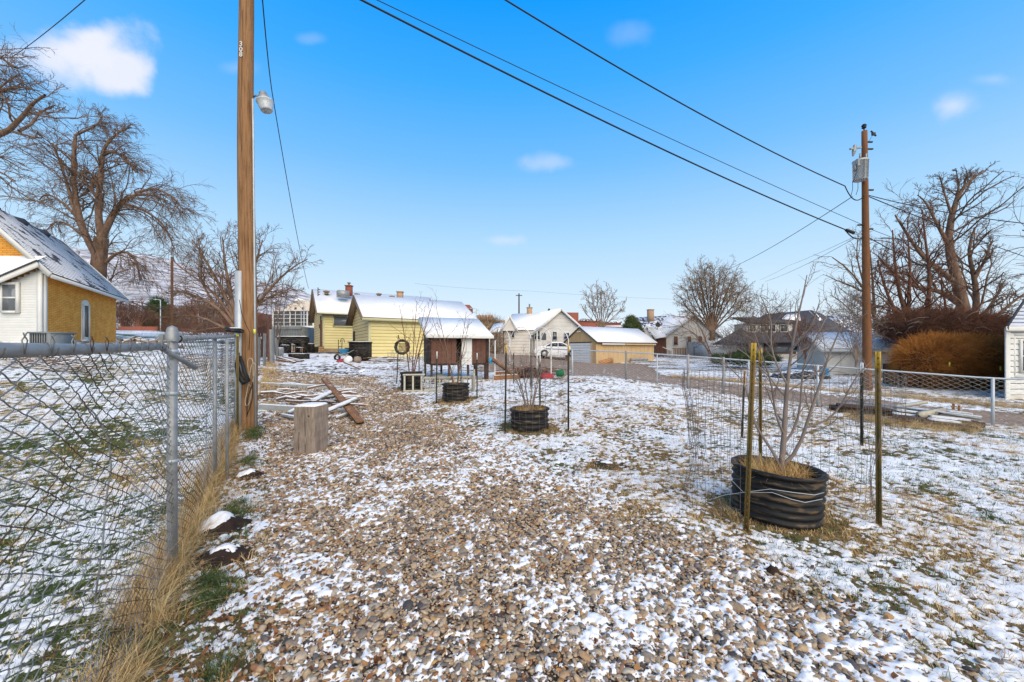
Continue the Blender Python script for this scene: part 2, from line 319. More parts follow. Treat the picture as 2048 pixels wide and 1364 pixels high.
def tubes(P, Rd, n):
    """P (B,k,3) polylines, Rd (B,k) radii -> verts, quad faces"""
    P = np.asarray(P, float); B, k, _ = P.shape
    T = np.empty_like(P); T[:, 1:-1] = P[:, 2:] - P[:, :-2]; T[:, 0] = P[:, 1] - P[:, 0]; T[:, -1] = P[:, -1] - P[:, -2]
    T /= np.linalg.norm(T, axis=2, keepdims=True) + 1e-12
    mean = P[:, -1] - P[:, 0]; ax = np.argmin(np.abs(mean), axis=1); ref = np.eye(3)[ax][:, None, :]
    A = np.cross(T, np.broadcast_to(ref, T.shape)); A /= np.linalg.norm(A, axis=2, keepdims=True) + 1e-12
    Bn = np.cross(T, A); an = np.arange(n) * 2 * math.pi / n
    V = P[:, :, None, :] + Rd[:, :, None, None] * (np.cos(an)[None, None, :, None] * A[:, :, None, :] + np.sin(an)[None, None, :, None] * Bn[:, :, None, :])
    base = (np.arange(B) * k * n)[:, None, None]; i = (np.arange(k - 1) * n)[None, :, None]; j = np.arange(n)[None, None, :]; j2 = (j + 1) % n
    Fc = np.stack([base + i + j, base + i + j2, base + i + n + j2, base + i + n + j], -1).reshape(-1, 4)
    return V.reshape(-1, 3), Fc
CUBES = {}
def piece(name, parent, m, c, size, rot=None, **props):
    """a box piece that shares one unit-cube mesh per material"""
    if m not in CUBES: CUBES[m] = new_mesh('board_' + m, [(i, j, k) for i in (-.5, .5) for j in (-.5, .5) for k in (-.5, .5)], [(0, 1, 3, 2), (4, 6, 7, 5), (0, 4, 5, 1), (2, 3, 7, 6), (0, 2, 6, 4), (1, 5, 7, 3)], MT[m])
    o = link(name, CUBES[m], parent, **props)
    Rm = Matrix(np.array(rot).tolist()).to_4x4() if rot is not None else Matrix.Identity(4)
    off = np.array(c) - (rootloc(parent) if parent is not None else 0)
    o.matrix_local = Matrix.Translation(Vector(off)) @ Rm @ Matrix.Diagonal((*size, 1))
    return o
def beamrot(a, b, up=(0, 0, 1)):
    a = np.array(a, float); b = np.array(b, float); d = b - a; ln = np.linalg.norm(d); d /= ln; sx = np.cross(d, up)
    if np.linalg.norm(sx) < 1e-4: sx = np.cross(d, (1, 0, 0))
    sx /= np.linalg.norm(sx); return (a + b) / 2, ln, np.array([d, sx, np.cross(sx, d)]).T
def bpiece(name, parent, m, a, b, w, h, **props):
    c, ln, Rm = beamrot(a, b); return piece(name, parent, m, c, (ln, w, h), Rm, **props)
class Fr:
    """wall frame: origin o, ex along the wall, ey outward, ez up"""
    def __init__(s, o, ex, out=1):
        s.o = np.array(o, float); e = np.array([ex[0], ex[1], 0.]); s.ex = e / np.linalg.norm(e); s.ey = np.array([s.ex[1], -s.ex[0], 0.]) * out; s.ez = np.array([0, 0, 1.])
        s.R = np.array([s.ex, s.ey, s.ez]).T
    def p(s, x, y, z): return s.o + s.ex * x + s.ey * y + s.ez * z
    def box(s, M, x0, x1, y0, y1, z0, z1): return M.box(s.p((x0 + x1) / 2, (y0 + y1) / 2, (z0 + z1) / 2), (abs(x1 - x0), abs(y1 - y0), abs(z1 - z0)), s.R)
    def piece(s, name, parent, m, x0, x1, y0, y1, z0, z1, **k): return piece(name, parent, m, s.p((x0 + x1) / 2, (y0 + y1) / 2, (z0 + z1) / 2), (abs(x1 - x0), abs(y1 - y0), abs(z1 - z0)), s.R, **k)
def window(fr, parent, x, z, w, h, fm='whitep', gm='glass', t=.07, mull=(), trans=(), name='window', dep=.06):
    fr = Fr(fr.o + fr.ey * .038, fr.ex, 1 if (fr.ey[0] * fr.ex[1] - fr.ey[1] * fr.ex[0]) > 0 else -1)
    M = Mb(); fr.box(M, x - t, x, .0, dep, z - t, z + h + t); fr.box(M, x + w, x + w + t, .0, dep, z - t, z + h + t); fr.box(M, x, x + w, .0, dep - .003, z + h, z + h + t); fr.box(M, x, x + w, .0, dep + .02, z - t, z)
    for q in mull: fr.box(M, x + w * q - t * .3, x + w * q + t * .3, .01, dep - .012, z, z + h)
    for q in trans: fr.box(M, x, x + w, .01, dep - .015, z + h * q - t * .3, z + h * q + t * .3)
    f = M.obj('frame', fm, parent) if name == 'frame' else M.obj(name, fm, parent)
    G = Mb(); fr.box(G, x, x + w, -.01, dep - .03, z, z + h); G.obj('pane', gm, f); return f
def siding(fr, parent, m, x0, x1, z0, z1, ex=.24, clip=None, name='siding_board'):
    z = z0
    tilt = np.array([[1, 0, 0], [0, math.cos(.08), -math.sin(.08)], [0, math.sin(.08), math.cos(.08)]])
    while z < z1 - .02:
        h = min(ex, z1 - z); a, b = (x0, x1) if clip is None else clip(z + h * .8)
        if b - a > .05: piece(name, parent, m, fr.p((a + b) / 2, .028, z + h / 2), (b - a, .022, h - .022), fr.R @ tilt)  # gaps left between boards show the darker wall as painted lap shadows
        z += ex
def courses(M, a0, a1, b0, b1, n, th=.02):
    """shingle courses from eave line a0-a1 up to ridge line b0-b1, each lapping the one below"""
    a0, a1, b0, b1 = [np.array(q, float) for q in (a0, a1, b0, b1)]; nn = np.cross(a1 - a0, b0 - a0); nn /= np.linalg.norm(nn)
    if nn[2] < 0: nn = -nn
    for i in range(n):
        t0, t1 = i / n, (i + 1) / n
        p = [a0 + (b0 - a0) * t0, a1 + (b1 - a1) * t0, a1 + (b1 - a1) * t1, a0 + (b0 - a0) * t1]
        top = [p[0] + nn * th * 1.8, p[1] + nn * th * 1.8, p[2] + nn * th * .8, p[3] + nn * th * .8]
        M.add(np.array(p + top), [(3, 2, 1, 0), (4, 5, 6, 7), (0, 1, 5, 4), (1, 2, 6, 5), (2, 3, 7, 6), (3, 0, 4, 7)])
    return M
def slab(M, a0, a1, b1, b0, th, lift=0.):
    q = [np.array(x, float) for x in (a0, a1, b1, b0)]; nn = np.cross(q[1] - q[0], q[3] - q[0]); nn /= np.linalg.norm(nn)
    if nn[2] < 0: nn = -nn
    lo = [p + nn * lift for p in q]; hi = [p + nn * (lift + th) for p in q]
    return M.add(np.array(lo + hi), [(3, 2, 1, 0), (4, 5, 6, 7), (0, 1, 5, 4), (1, 2, 6, 5), (2, 3, 7, 6), (3, 0, 4, 7)])
# ---------------------------------------------------------------- scattering of uncountable small stuff
def scatter(name, protos, pts, rot, scl, idx, mats=None, **props):
    me = bpy.data.meshes.new(name); pts = np.asarray(pts, np.float32); n = len(pts)
    me.vertices.add(n); me.vertices.foreach_set('co', pts.ravel())
    for an, ty, dat, key in (('rot', 'FLOAT_VECTOR', rot, 'vector'), ('scl', 'FLOAT_VECTOR', scl, 'vector'), ('idx', 'INT', idx, 'value')):
        a = me.attributes.new(an, ty, 'POINT'); a.data.foreach_set(key, np.asarray(dat, np.int32 if ty == 'INT' else np.float32).ravel())
    o = link(name, me, **props)
    g = bpy.data.node_groups.new(name + '_scatter', 'GeometryNodeTree')
    g.interface.new_socket('Geometry', in_out='INPUT', socket_type='NodeSocketGeometry'); g.interface.new_socket('Geometry', in_out='OUTPUT', socket_type='NodeSocketGeometry')
    gi = g.nodes.new('NodeGroupInput'); go = g.nodes.new('NodeGroupOutput'); ip = g.nodes.new('GeometryNodeInstanceOnPoints'); gi2 = g.nodes.new('GeometryNodeGeometryToInstance')
    for p in reversed(protos):
        ob = bpy.data.objects.new(p.name, p); oi = g.nodes.new('GeometryNodeObjectInfo'); oi.inputs['Object'].default_value = ob
        g.links.new(oi.outputs['Geometry'], gi2.inputs[0])
    def att(nm, ty):
        q = g.nodes.new('GeometryNodeInputNamedAttribute'); q.data_type = ty; q.inputs['Name'].default_value = nm; return q.outputs['Attribute']
    ip.inputs['Pick Instance'].default_value = True
    g.links.new(gi.outputs[0], ip.inputs['Points']); g.links.new(gi2.outputs[0], ip.inputs['Instance'])
    g.links.new(att('idx', 'INT'), ip.inputs['Instance Index'])
    e2r = g.nodes.new('FunctionNodeEulerToRotation'); g.links.new(att('rot', 'FLOAT_VECTOR'), e2r.inputs[0]); g.links.new(e2r.outputs[0], ip.inputs['Rotation'])
    g.links.new(att('scl', 'FLOAT_VECTOR'), ip.inputs['Scale']); g.links.new(ip.outputs[0], go.inputs[0])
    md = o.modifiers.new('scatter', 'NODES'); md.node_group = g
    return o
# ================================================================ GROUND
def polar(r0, r1, dr, th, name):
    nr = int(math.log(r1 / r0) / dr) + 1; r = r0 * np.exp(np.linspace(0, math.log(r1 / r0), nr)); RR, TT = np.meshgrid(r, th, indexing='ij')
    X = RR * np.sin(TT); Y = RR * np.cos(TT); nth = len(th)
    i = np.arange(nr - 1)[:, None] * nth; j = np.arange(nth - 1)[None, :]
    Fc = np.stack([i + j, i + j + 1, i + nth + j + 1, i + nth + j], -1).reshape(-1, 4)
    return X, Y, Fc
def fattr(me, name, v):
    a = me.attributes.new(name, 'FLOAT', 'POINT'); a.data.foreach_set('value', np.asarray(v, np.float32).ravel())
th = np.concatenate([np.linspace(-math.pi, -1.25, 24)[:-1], np.linspace(-1.25, 1.25, 160), np.linspace(1.25, math.pi, 24)[1:]])
X, Y, Fc = polar(.02, 900, .018, th, 'ground')
Zg = gz(X, Y)
gme = new_mesh('ground', np.stack([X, Y, Zg], -1), Fc, smooth=True)
fattr(gme, 'gravel', gravel_mask(X, Y)); fattr(gme, 'alley', alley_mask(X, Y)); fattr(gme, 'left', side_left(X, Y))
rr = np.hypot(X, Y); fattr(gme, 'far', np.clip((rr - 24) / 6, 0, 1)); fattr(gme, 'cover', cover(X, Y))
gm = bpy.data.materials.new('ground'); gm.use_nodes = True; t = gm.node_tree; B = t.nodes['Principled BSDF']; B.inputs['Roughness'].default_value = .95; B.inputs['Specular IOR Level'].default_value = .15
def nn(ty, **k):
    n = t.nodes.new(ty)
    for a, b in k.items(): setattr(n, a, b)
    return n
geo = nn('ShaderNodeNewGeometry'); pos = geo.outputs['Position']
def noi(s, d=5, ro=.6):
    n = nn('ShaderNodeTexNoise'); n.inputs['Scale'].default_value = s; n.inputs['Detail'].default_value = d; n.inputs['Roughness'].default_value = ro; t.links.new(pos, n.inputs['Vector']); return n.outputs['Fac']
def ramp(src, st):
    r = nn('ShaderNodeValToRGB'); t.links.new(src, r.inputs[0]); el = r.color_ramp.elements
    el[0].position, el[0].color = st[0][0], (*st[0][1], 1); el[1].position, el[1].color = st[-1][0], (*st[-1][1], 1)
    for p, c in st[1:-1]: q = el.new(p); q.color = (*c, 1)
    return r.outputs[0]
def mx(f, a, b):
    m = nn('ShaderNodeMix', data_type='RGBA'); t.links.new(f, m.inputs[0]); t.links.new(a, m.inputs[6]); t.links.new(b, m.inputs[7]); return m.outputs[2]
def at(n_): q = nn('ShaderNodeAttribute'); q.attribute_name = n_; return q.outputs['Fac']
def ma(op, a, b=None, cl=False):
    m = nn('ShaderNodeMath', operation=op); m.use_clamp = cl
    for i, v in enumerate((a, b)):
        if v is None: continue
        if isinstance(v, (int, float)): m.inputs[i].default_value = v
        else: t.links.new(v, m.inputs[i])
    return m.outputs[0]
grass = ramp(noi(26, 8, .75), [(.32, (.03, .025, .012)), (.45, (.11, .075, .035)), (.56, (.24, .16, .075)), (.70, (.13, .10, .04))])
green = ramp(noi(24, 8, .7), [(.3, (.02, .035, .01)), (.5, (.07, .09, .03)), (.7, (.20, .17, .08))])
vor = nn('ShaderNodeTexVoronoi'); vor.inputs['Scale'].default_value = 30; t.links.new(pos, vor.inputs['Vector'])
sx = nn('ShaderNodeSeparateXYZ'); t.links.new(vor.outputs['Color'], sx.inputs[0])
grv = ramp(sx.outputs[0], [(.05, (.05, .032, .022)), (.3, (.15, .10, .065)), (.5, (.27, .20, .14)), (.7, (.20, .17, .15)), (.9, (.33, .24, .15)), (1, (.42, .35, .28))])
grv = mx(ma('MULTIPLY', vor.outputs['Distance'], 1.2, True), grv, ramp(noi(30), [(.3, (.03, .02, .014)), (.7, (.06, .04, .028))]))
al = ramp(noi(2.2, 10, .8), [(.3, (.17, .115, .08)), (.5, (.28, .195, .14)), (.7, (.36, .265, .20))])
c = mx(at('left'), grass, green); c = mx(at('gravel'), c, grv); c = mx(at('alley'), c, al)
thr = ma('SUBTRACT', 1.0, at('cover')); nzs = ma('ADD', ma('MULTIPLY', noi(6, 8, .75), 1.0), ma('MULTIPLY', noi(.35, 3), .25)); 
sf = ma('MULTIPLY', ma('MULTIPLY', ma('SUBTRACT', nzs, ma('ADD', ma('MULTIPLY', thr, .62), .34)), 14, True), at('far'), True)
wh = nn('ShaderNodeRGB'); wh.outputs[0].default_value = (.80, .82, .85, 1)
c = mx(sf, c, wh.outputs[0]); t.links.new(c, B.inputs['Base Color'])
bp = nn('ShaderNodeBump'); bp.inputs['Strength'].default_value = .8; bp.inputs['Distance'].default_value = .02; t.links.new(noi(28, 6, .7), bp.inputs['Height']); t.links.new(bp.outputs[0], B.inputs['Normal'])
gme.materials.append(gm); link('ground', gme, kind='structure')

X, Y, Fc = polar(1.0, 31, .0047, np.linspace(-1.10, 1.10, 470), 'snow')
rr = np.hypot(X, Y); H = snow_h(X, Y) - .10 * np.clip((rr - 27) / 4, 0, 1) ** 2 + .001 + .009 * gravel_mask(X, Y)
Z = gz(X, Y) + H
keep = (H.ravel()[Fc].max(1) > -.006)
Fk = Fc[keep]; used = np.unique(Fk); remap = np.zeros(X.size, np.int32); remap[used] = np.arange(len(used))
link('snow', new_mesh('snow', np.stack([X, Y, Z], -1).reshape(-1, 3)[used], remap[Fk], MT['snow'], True), kind='stuff')

# ---- river pebbles of the gravel lane (uncountable)
import bmesh
def ico(sub):
    b = bmesh.new(); bmesh.ops.create_icosphere(b, subdivisions=sub, radius=1); V = np.array([v.co[:] for v in b.verts]); Fc = [[v.index for v in f.verts] for f in b.faces]; b.free(); return V, Fc
pm = bpy.data.materials.new('pebble'); pm.use_nodes = True; t = pm.node_tree; B = t.nodes['Principled BSDF']; B.inputs['Roughness'].default_value = .62; B.inputs['Specular IOR Level'].default_value = .35
oi = nn('ShaderNodeObjectInfo'); geo = nn('ShaderNodeNewGeometry'); pos = geo.outputs['Position']
c1 = ramp(oi.outputs['Random'], [(0, (.07, .062, .058)), (.10, (.17, .145, .13)), (.20, (.33, .26, .19)), (.36, (.48, .345, .205)), (.48, (.40, .255, .14)), (.60, (.60, .46, .30)), (.70, (.24, .20, .165)), (.78, (.48, .29, .12)), (.86, (.28, .12, .05)), (.93, (.60, .50, .37)), (1, (.38, .33, .28))])
c2 = ramp(noi(60, 4), [(.3, (.62, .60, .58)), (.7, (1.1, 1.08, 1.05))])
mm = nn('ShaderNodeMix', data_type='RGBA', blend_type='MULTIPLY'); mm.inputs[0].default_value = 1; t.links.new(c1, mm.inputs[6]); t.links.new(c2, mm.inputs[7]); t.links.new(mm.outputs[2], B.inputs['Base Color'])
protos = []
V0, F0 = ico(2); q = rs(5)
for k in range(7):
    d = V0 + 0; a = q.randn(3, 3); a /= np.linalg.norm(a, axis=1)[:, None]
    s = 1 + sum(.20 * np.sin(2.2 * (V0 @ a[i]) + q.rand() * 6) for i in range(3)); d = V0 * s[:, None] * np.array([1.05, q.uniform(.55, .85), q.uniform(.30, .5)])
    protos.append(new_mesh('pebble', d, F0, pm, True))
def jitter(x0, x1, y0, y1, sp, seed):
    q = rs(seed); gx, gy = np.meshgrid(np.arange(x0, x1, sp), np.arange(y0, y1, sp)); n = gx.size
    return gx.ravel() + q.uniform(-.6, .6, n) * sp, gy.ravel() + q.uniform(-.6, .6, n) * sp
P = []
for (y0, y1, sp, k) in ((1.0, 4.2, .0185, 1.), (4.2, 8, .0245, 1.12), (8, 14.5, .038, 1.45)):
    x_, y_ = jitter(-10, 6.5, y0, y1, sp, int(y0 * 10)); ok = (np.abs(x_ / y_) < 1.62); x_, y_ = x_[ok], y_[ok]
    g = gravel_mask(x_, y_); ok = (g > .08) & (rs(9).rand(len(g)) < g * 1.15); P.append(np.c_[x_[ok], y_[ok], np.full(ok.sum(), k)])
P = np.concatenate(P); n = len(P); q = rs(12)
sz = np.clip(.0108 * np.exp(q.randn(n) * .38), .006, .034) * P[:, 2]
zz = gz(P[:, 0], P[:, 1]) + sz * .25 + q.uniform(-.003, .009, n)
scatter('gravel', protos, np.c_[P[:, 0], P[:, 1], zz], np.c_[q.uniform(-.5, .5, n), q.uniform(-.5, .5, n), q.uniform(0, 6.28, n)], np.c_[sz, sz, sz] * q.uniform(.85, 1.2, (n, 3)), q.randint(0, 7, n), kind='stuff')
print('pebbles', n)

# ---- grass
def blades(n, h, spread, lean, wd, seed, curl=.6, seg=3):
    q = rs(seed); V = []; Fc = []
    for i in range(n):
        a = q.uniform(0, 6.28); r = spread * math.sqrt(q.rand()); b = np.array([r * math.cos(a), r * math.sin(a), -.01]); hh = h * q.uniform(.45, 1.1); d = q.uniform(0, 6.28); ln = lean * q.uniform(.2, 1.3)
        u_ = np.array([math.cos(d), math.sin(d), 0]); s_ = np.array([-u_[1], u_[0], 0]) * wd / 2; k0 = len(V)
        for j in range(seg + 1):
            f = j / seg; p = b + u_ * hh * ln * f ** (1 + curl) + np.array([0, 0, hh * f * (1 - .35 * ln * f)]); w_ = s_ * (1 - f * .85); V += [p - w_, p + w_]
        Fc += [(k0 + 2 * j, k0 + 2 * j + 1, k0 + 2 * j + 3, k0 + 2 * j + 2) for j in range(seg)]
    return np.array(V), Fc
def tuftset(prefix, m, specs): return [new_mesh(prefix, *blades(*s), MT[m]) for s in specs]
q = rs(40)
def visible(x_, y_, mg=1.62): return (np.abs(x_ / np.maximum(y_, .1)) < mg)
def put(name, protos, x_, y_, lo, hi, seed, tilt=.2, dz=0, **k):
    q = rs(seed); n = len(x_); s = q.uniform(lo, hi, n)
    return scatter(name, protos, np.c_[x_, y_, gz(x_, y_) + dz], np.c_[q.uniform(-tilt, tilt, (n, 2)), q.uniform(0, 6.28, n)], np.c_[s, s, s], q.randint(0, len(protos), n), kind='stuff', **k)
# short dead grass, thicker where the snow has gone
sp = tuftset('straw_tuft', 'straw', [(20, .062, .05, 1.15, .0042, 100 + i) for i in range(5)])
sg = tuftset('green_tuft', 'green', [(18, .055, .05, .9, .0045, 200 + i) for i in range(4)])
X1, Y1, X2, Y2 = [], [], [], []
for (y0, y1, s0) in ((1.2, 5, .05), (5, 9, .07), (9, 15, .12), (15, 26, .28)):
    x_, y_ = jitter(-y1 * 1.6, y1 * 1.6, y0, y1, s0, int(y0 * 7)); ok = visible(x_, y_) & (rs(3).rand(len(x_)) > gravel_mask(x_, y_) * 1.05) & (alley_mask(x_, y_) < .3); x_, y_ = x_[ok], y_[ok]
    h = snow_h(x_, y_); g = fbm(x_, y_, 1.3, 91, 3); lf = x_ < fence_x(y_); rnd_ = rs(5).rand(len(x_))
    ok = (h < .005) & (rnd_ < .9) | (rnd_ < .26); isg = (g + .14 * lf + .05 * (y_ < 4.5) > .55) ^ (rs(6).rand(len(x_)) < .15)
    a = ok & ~isg; b = ok & isg; X1.append(x_[a]); Y1.append(y_[a]); X2.append(x_[b]); Y2.append(y_[b])
X1, Y1, X2, Y2 = map(np.concatenate, (X1, Y1, X2, Y2)); print('tufts', len(X1), len(X2))
put('dead_grass', sp, X1, Y1, .6, 1.35, 31); put('green_grass', sg, X2, Y2, .6, 1.3, 32)
# rusty seed-head weeds in patches
sr = tuftset('weed_tuft', 'redgrass', [(14, .11, .05, .8, .0035, 300 + i) for i in range(3)])
x_, y_ = jitter(-14, 22, 1.8, 22, .17, 77); ok = visible(x_, y_) & (x_ > fence_x(y_)) & (gravel_mask(x_, y_) < .35) & (alley_mask(x_, y_) < .2) & (fbm(x_, y_, 1.0, 55, 3) > .575); put('weeds', sr, x_[ok], y_[ok], .5, 1.2, 33)
# tall blond grass at the foot of the near fence, green grass in front of it
st = tuftset('tall_tuft', 'straw', [(18, .28, .06, 1.25, .0042, 400 + i, .9) for i in range(6)])
ys = rs(8).uniform(1.0, 7.2, 1700) ** 1.0; xs = fence_x(ys) + rs(9).randn(1700) * .055 - .04; nzf = fbm(xs, ys, .5, 12, 2); ok = (nzf > .33); put('tall_dry_grass', st, xs[ok], ys[ok], .3, 1.0, 34, .45)
ys = rs(18).uniform(8.5, 19, 700); xs = fence_x(ys) + .25 + np.abs(rs(19).randn(700)) * .28; ok = fbm(xs, ys, 1.2, 12, 2) > .42; put('tall_dry_grass', st, xs[ok], ys[ok], .4, .9, 35, .4)
sgt = tuftset('lush_tuft', 'green', [(22, .10, .06, .9, .005, 500 + i) for i in range(4)])
ys = rs(28).uniform(1.0, 7.5, 1900); xs = fence_x(ys) + .22 + np.abs(rs(29).randn(1900)) * .12; ok = fbm(xs, ys, .4, 14, 2) > .50; put('green_grass_strip', sgt, xs[ok], ys[ok], .4, 1.0, 36, .3)
# lawn on the far side of the fence: big green and dry patches
x_, y_ = jitter(-16, -1, 1.2, 12, .10, 78); ok = visible(x_, y_, 1.7) & (x_ < fence_x(y_) - .1) & (fbm(x_, y_, 1.5, 95, 3) > .555); put('green_lawn', sgt, x_[ok], y_[ok], .3, .75, 37, .3)
x_, y_ = jitter(-16, -3, 4.0, 14, .13, 79); ok = visible(x_, y_, 1.7) & (x_ < fence_x(y_) - .1) & (fbm(x_, y_, 1.9, 97, 3) > .55); put('dry_lawn', st, x_[ok], y_[ok], .2, .5, 38, .5)
# rough dry grass across the alley below the hedge
s_ = rs(44).uniform(-9, 8.5, 2600); d_ = 4.6 + np.abs(rs(45).randn(2600)) * .5 + .25 * np.maximum(s_, 0); xs = FA[0] + FD[0] * s_ + FN[0] * d_; ys = FA[1] + FD[1] * s_ + FN[1] * d_; put('verge_grass', st, xs, ys, .45, 1.0, 39, .45)
# dead leaves
def leafmesh(seed):
    q = rs(seed); a = np.linspace(0, 2 * math.pi, 8)[:-1]; r = .022 * (1 + .35 * np.cos(a) + .2 * q.randn(7)); V = np.c_[r * np.cos(a), r * .7 * np.sin(a), .010 * np.sin(a * 2 + q.rand() * 3) + .006]; V = np.r_[V, [[0, 0, .0]]]
    return new_mesh('dead_leaf', V, [(i, (i + 1) % 7, 7) for i in range(7)], MT['leaf'])
lv = [leafmesh(i) for i in range(5)]
n = 5200; y_ = 1.2 + 10 * rs(50).rand(n) ** 1.6; k = rs(51).rand(n); x_ = np.where(k < .5, fence_x(y_) + .15 + np.abs(rs(52).randn(n)) * .7, rs(53).uniform(-1, 1, n) * (1.3 * y_))
ok = (x_ > fence_x(y_) - .3) & ((k < .5) | (fbm(x_, y_, .9, 66, 3) > .5)); ok &= alley_mask(x_, y_) < .3
s = rs(54).uniform(.25, .85, n)[ok]; q = rs(55); m_ = ok.sum()
scatter('dead_leaves', lv, np.c_[x_[ok], y_[ok], gz(x_[ok], y_[ok]) + np.maximum(snow_h(x_[ok], y_[ok]), 0) + .012], np.c_[q.uniform(-.7, .7, (m_, 2)), q.uniform(0, 6.28, m_)], np.c_[s, s, s], q.randint(0, 5, m_), kind='stuff')

# ---- far hills, snow dusted
hm = mat('hill_snow_scrub', [(.13, .12, .12), (.30, .28, .28), (.62, .61, .63), (.70, .69, .72)], .012, .95, stretch=(1, 1, 3.5), detail=12, stain=((.36, .25, .19), .02, .60))
yy = np.linspace(500, 2600, 90); tt = np.linspace(-1.95, .42, 260); TT, YY = np.meshgrid(tt, yy, indexing='ij')
prof = np.interp((TT * F + 1024), [-500, 0, 230, 330, 420, 540, 600, 660, 800, 1000, 1400], [470, 480, 505, 520, 545, 572, 588, 610, 650, 685, 700])
top = (HY - prof) / F * 2600 * 1.0; k = (YY - 500) / 2100
rough_ = fbm(TT * 1400, YY, 420, 71, 6, .6)
ZZ = CZ + 4 + top * (k ** 1.25) * (.86 + .28 * rough_) - 6 * (k < .02)
i = np.arange(259)[:, None] * 90; j = np.arange(89)[None, :]; Fh = np.stack([i + j, i + 90 + j, i + 91 + j, i + 1 + j], -1).reshape(-1, 4)
link('hills', new_mesh('hills', np.stack([TT * YY, YY, ZZ], -1), Fh, hm, True), kind='structure')
Vb = [];  # flat snowy plain between the ground sheet and the hills
pl = Mb(); pl.add([(-9000, 60, -4), (9000, 60, -4), (9000, 9000, -4), (-9000, 9000, -4)], [(0, 1, 2, 3)]); pl.add([(-9000, -3000, -4), (9000, -3000, -4), (9000, 60, -4), (-9000, 60, -4)], [(0, 1, 2, 3)])
pm2 = mat('plain', [(.45, .42, .40), (.60, .58, .57)], .01, .95); o = link('terrain', new_mesh('terrain', np.concatenate(pl.v), pl.f, pm2), kind='structure')
# ================================================================ CHAIN-LINK FENCES
def chainlink(name, parent, path, hz0, hz1, w, hh, rad, m, seed=0, warp=.012, hook=True, sides=3, hgt=1.6):
    """path(s)->(x,y) for arrays, hz0/hz1(s)->bottom/top height; returns one woven mesh (stuff: hundreds of wires)"""
    q = rs(seed); L_ = path.length; nw = int(L_ / w); P = []
    nb = int(hgt / hh)
    for i in range(nw):
        c = (i + .5) * w; k = np.arange(nb + 1); sg = np.where((k + i) % 2 == 0, -1, 1)
        if hook: ss = np.stack([c + sg * w * .36, c + sg * w * .56, c + sg * w * .36], 1).ravel(); hz = np.stack([k * hh - hh * .16, k * hh * 1., k * hh + hh * .16], 1).ravel(); off = np.tile([-1, 0, 1], nb + 1) * rad * 1.2
        else: ss = c + sg * w * .5; hz = k * hh; off = sg * rad
        P.append(np.c_[ss, hz, off])
    P = np.array(P); S, Hh, O = P[..., 0], P[..., 1], P[..., 2]
    b, t_ = hz0(S), hz1(S); f = Hh / Hh.max(); Zz = b + (t_ - b) * f
    wx = (fbm(S, Hh, .35, seed + 1, 2) - .5) * warp * 3; wo = (fbm(S, Hh, .6, seed + 2, 2) - .5) * warp * 6
    xy, nr = path(S + wx); Pt = np.stack([xy[0] + nr[0] * (O + wo), xy[1] + nr[1] * (O + wo), Zz + (fbm(S, Hh, .3, seed + 3, 2) - .5) * warp * 3], -1)
    V, Fc = tubes(Pt, np.full(Pt.shape[:2], rad), sides)
    V = V - (rootloc(parent) if parent is not None else 0)
    return link(name, new_mesh(name, V, Fc, MT[m]), parent, kind='stuff')
class Path:
    def __init__(s, pts):
        s.p = np.array(pts, float)[:, :2]; d = np.linalg.norm(np.diff(s.p, axis=0), axis=1); s.c = np.r_[0, np.cumsum(d)]; s.length = s.c[-1]
    def __call__(s, S):
        x_ = np.interp(S, s.c, s.p[:, 0]); y_ = np.interp(S, s.c, s.p[:, 1]); e = .05
        dx = np.interp(S + e, s.c, s.p[:, 0]) - np.interp(S - e, s.c, s.p[:, 0]); dy = np.interp(S + e, s.c, s.p[:, 1]) - np.interp(S - e, s.c, s.p[:, 1]); l = np.hypot(dx, dy) + 1e-9
        return (x_, y_), (-dy / l, dx / l)
def pipe(M, a, b, r, n=12): return M.tube([a, b], r, n)
def fx(Y): return np.array([fence_x(Y), Y])
fl = thing('chain_link_fence', 'near galvanised chain-link fence running along the gravel lane, its front rail broken loose', 'fence', (fence_x(2.59), 2.59, g1(fence_x(2.59), 2.59)))
pth = Path([fx(.55), fx(6.75)])
sl_ = pth.c[-1]
def yof(S): return .55 + np.asarray(S) / sl_ * 6.2
ra, rb = PX(-150, 708, .72), PX(331, 691, 2.50)
rz = lambda S: np.interp(yof(S), [.55, .72, 2.52, 2.7, 6.7], [CZ - .01, CZ - .008, CZ + .015, CZ + .07, CZ + .215])
cm = chainlink('chain_link_mesh', fl, pth, lambda S: gz(*pth(S)[0]) + .02, lambda S: rz(S) - .012, .060, .034, .0020, 'wire', 3, .008, True, 4)
M = Mb(); M.tube([(fence_x(.5) - .03, .5, CZ - .005), (fence_x(1.4) - .03, 1.4, CZ + .002), (fence_x(2.48) - .03, 2.48, CZ + .022)], .0205, 16)
e0 = np.array([fence_x(2.48) - .03, 2.48, CZ + .022]); M.obj('top_rail', 'galv', fl, True)
M = Mb(); M.tube([e0 + np.array([-.01, -.03, .004]), np.array(PX(391, 736, 2.78))], .0165, 14); M.obj('top_rail', 'galv', fl, True, label='broken rail end hanging down')
M = Mb(); M.tube([(fence_x(2.63), 2.63, CZ + .075), (fence_x(4.5), 4.5, CZ + .15), (fence_x(6.72), 6.72, CZ + .235)], .021, 14); M.obj('top_rail', 'galv', fl, True)
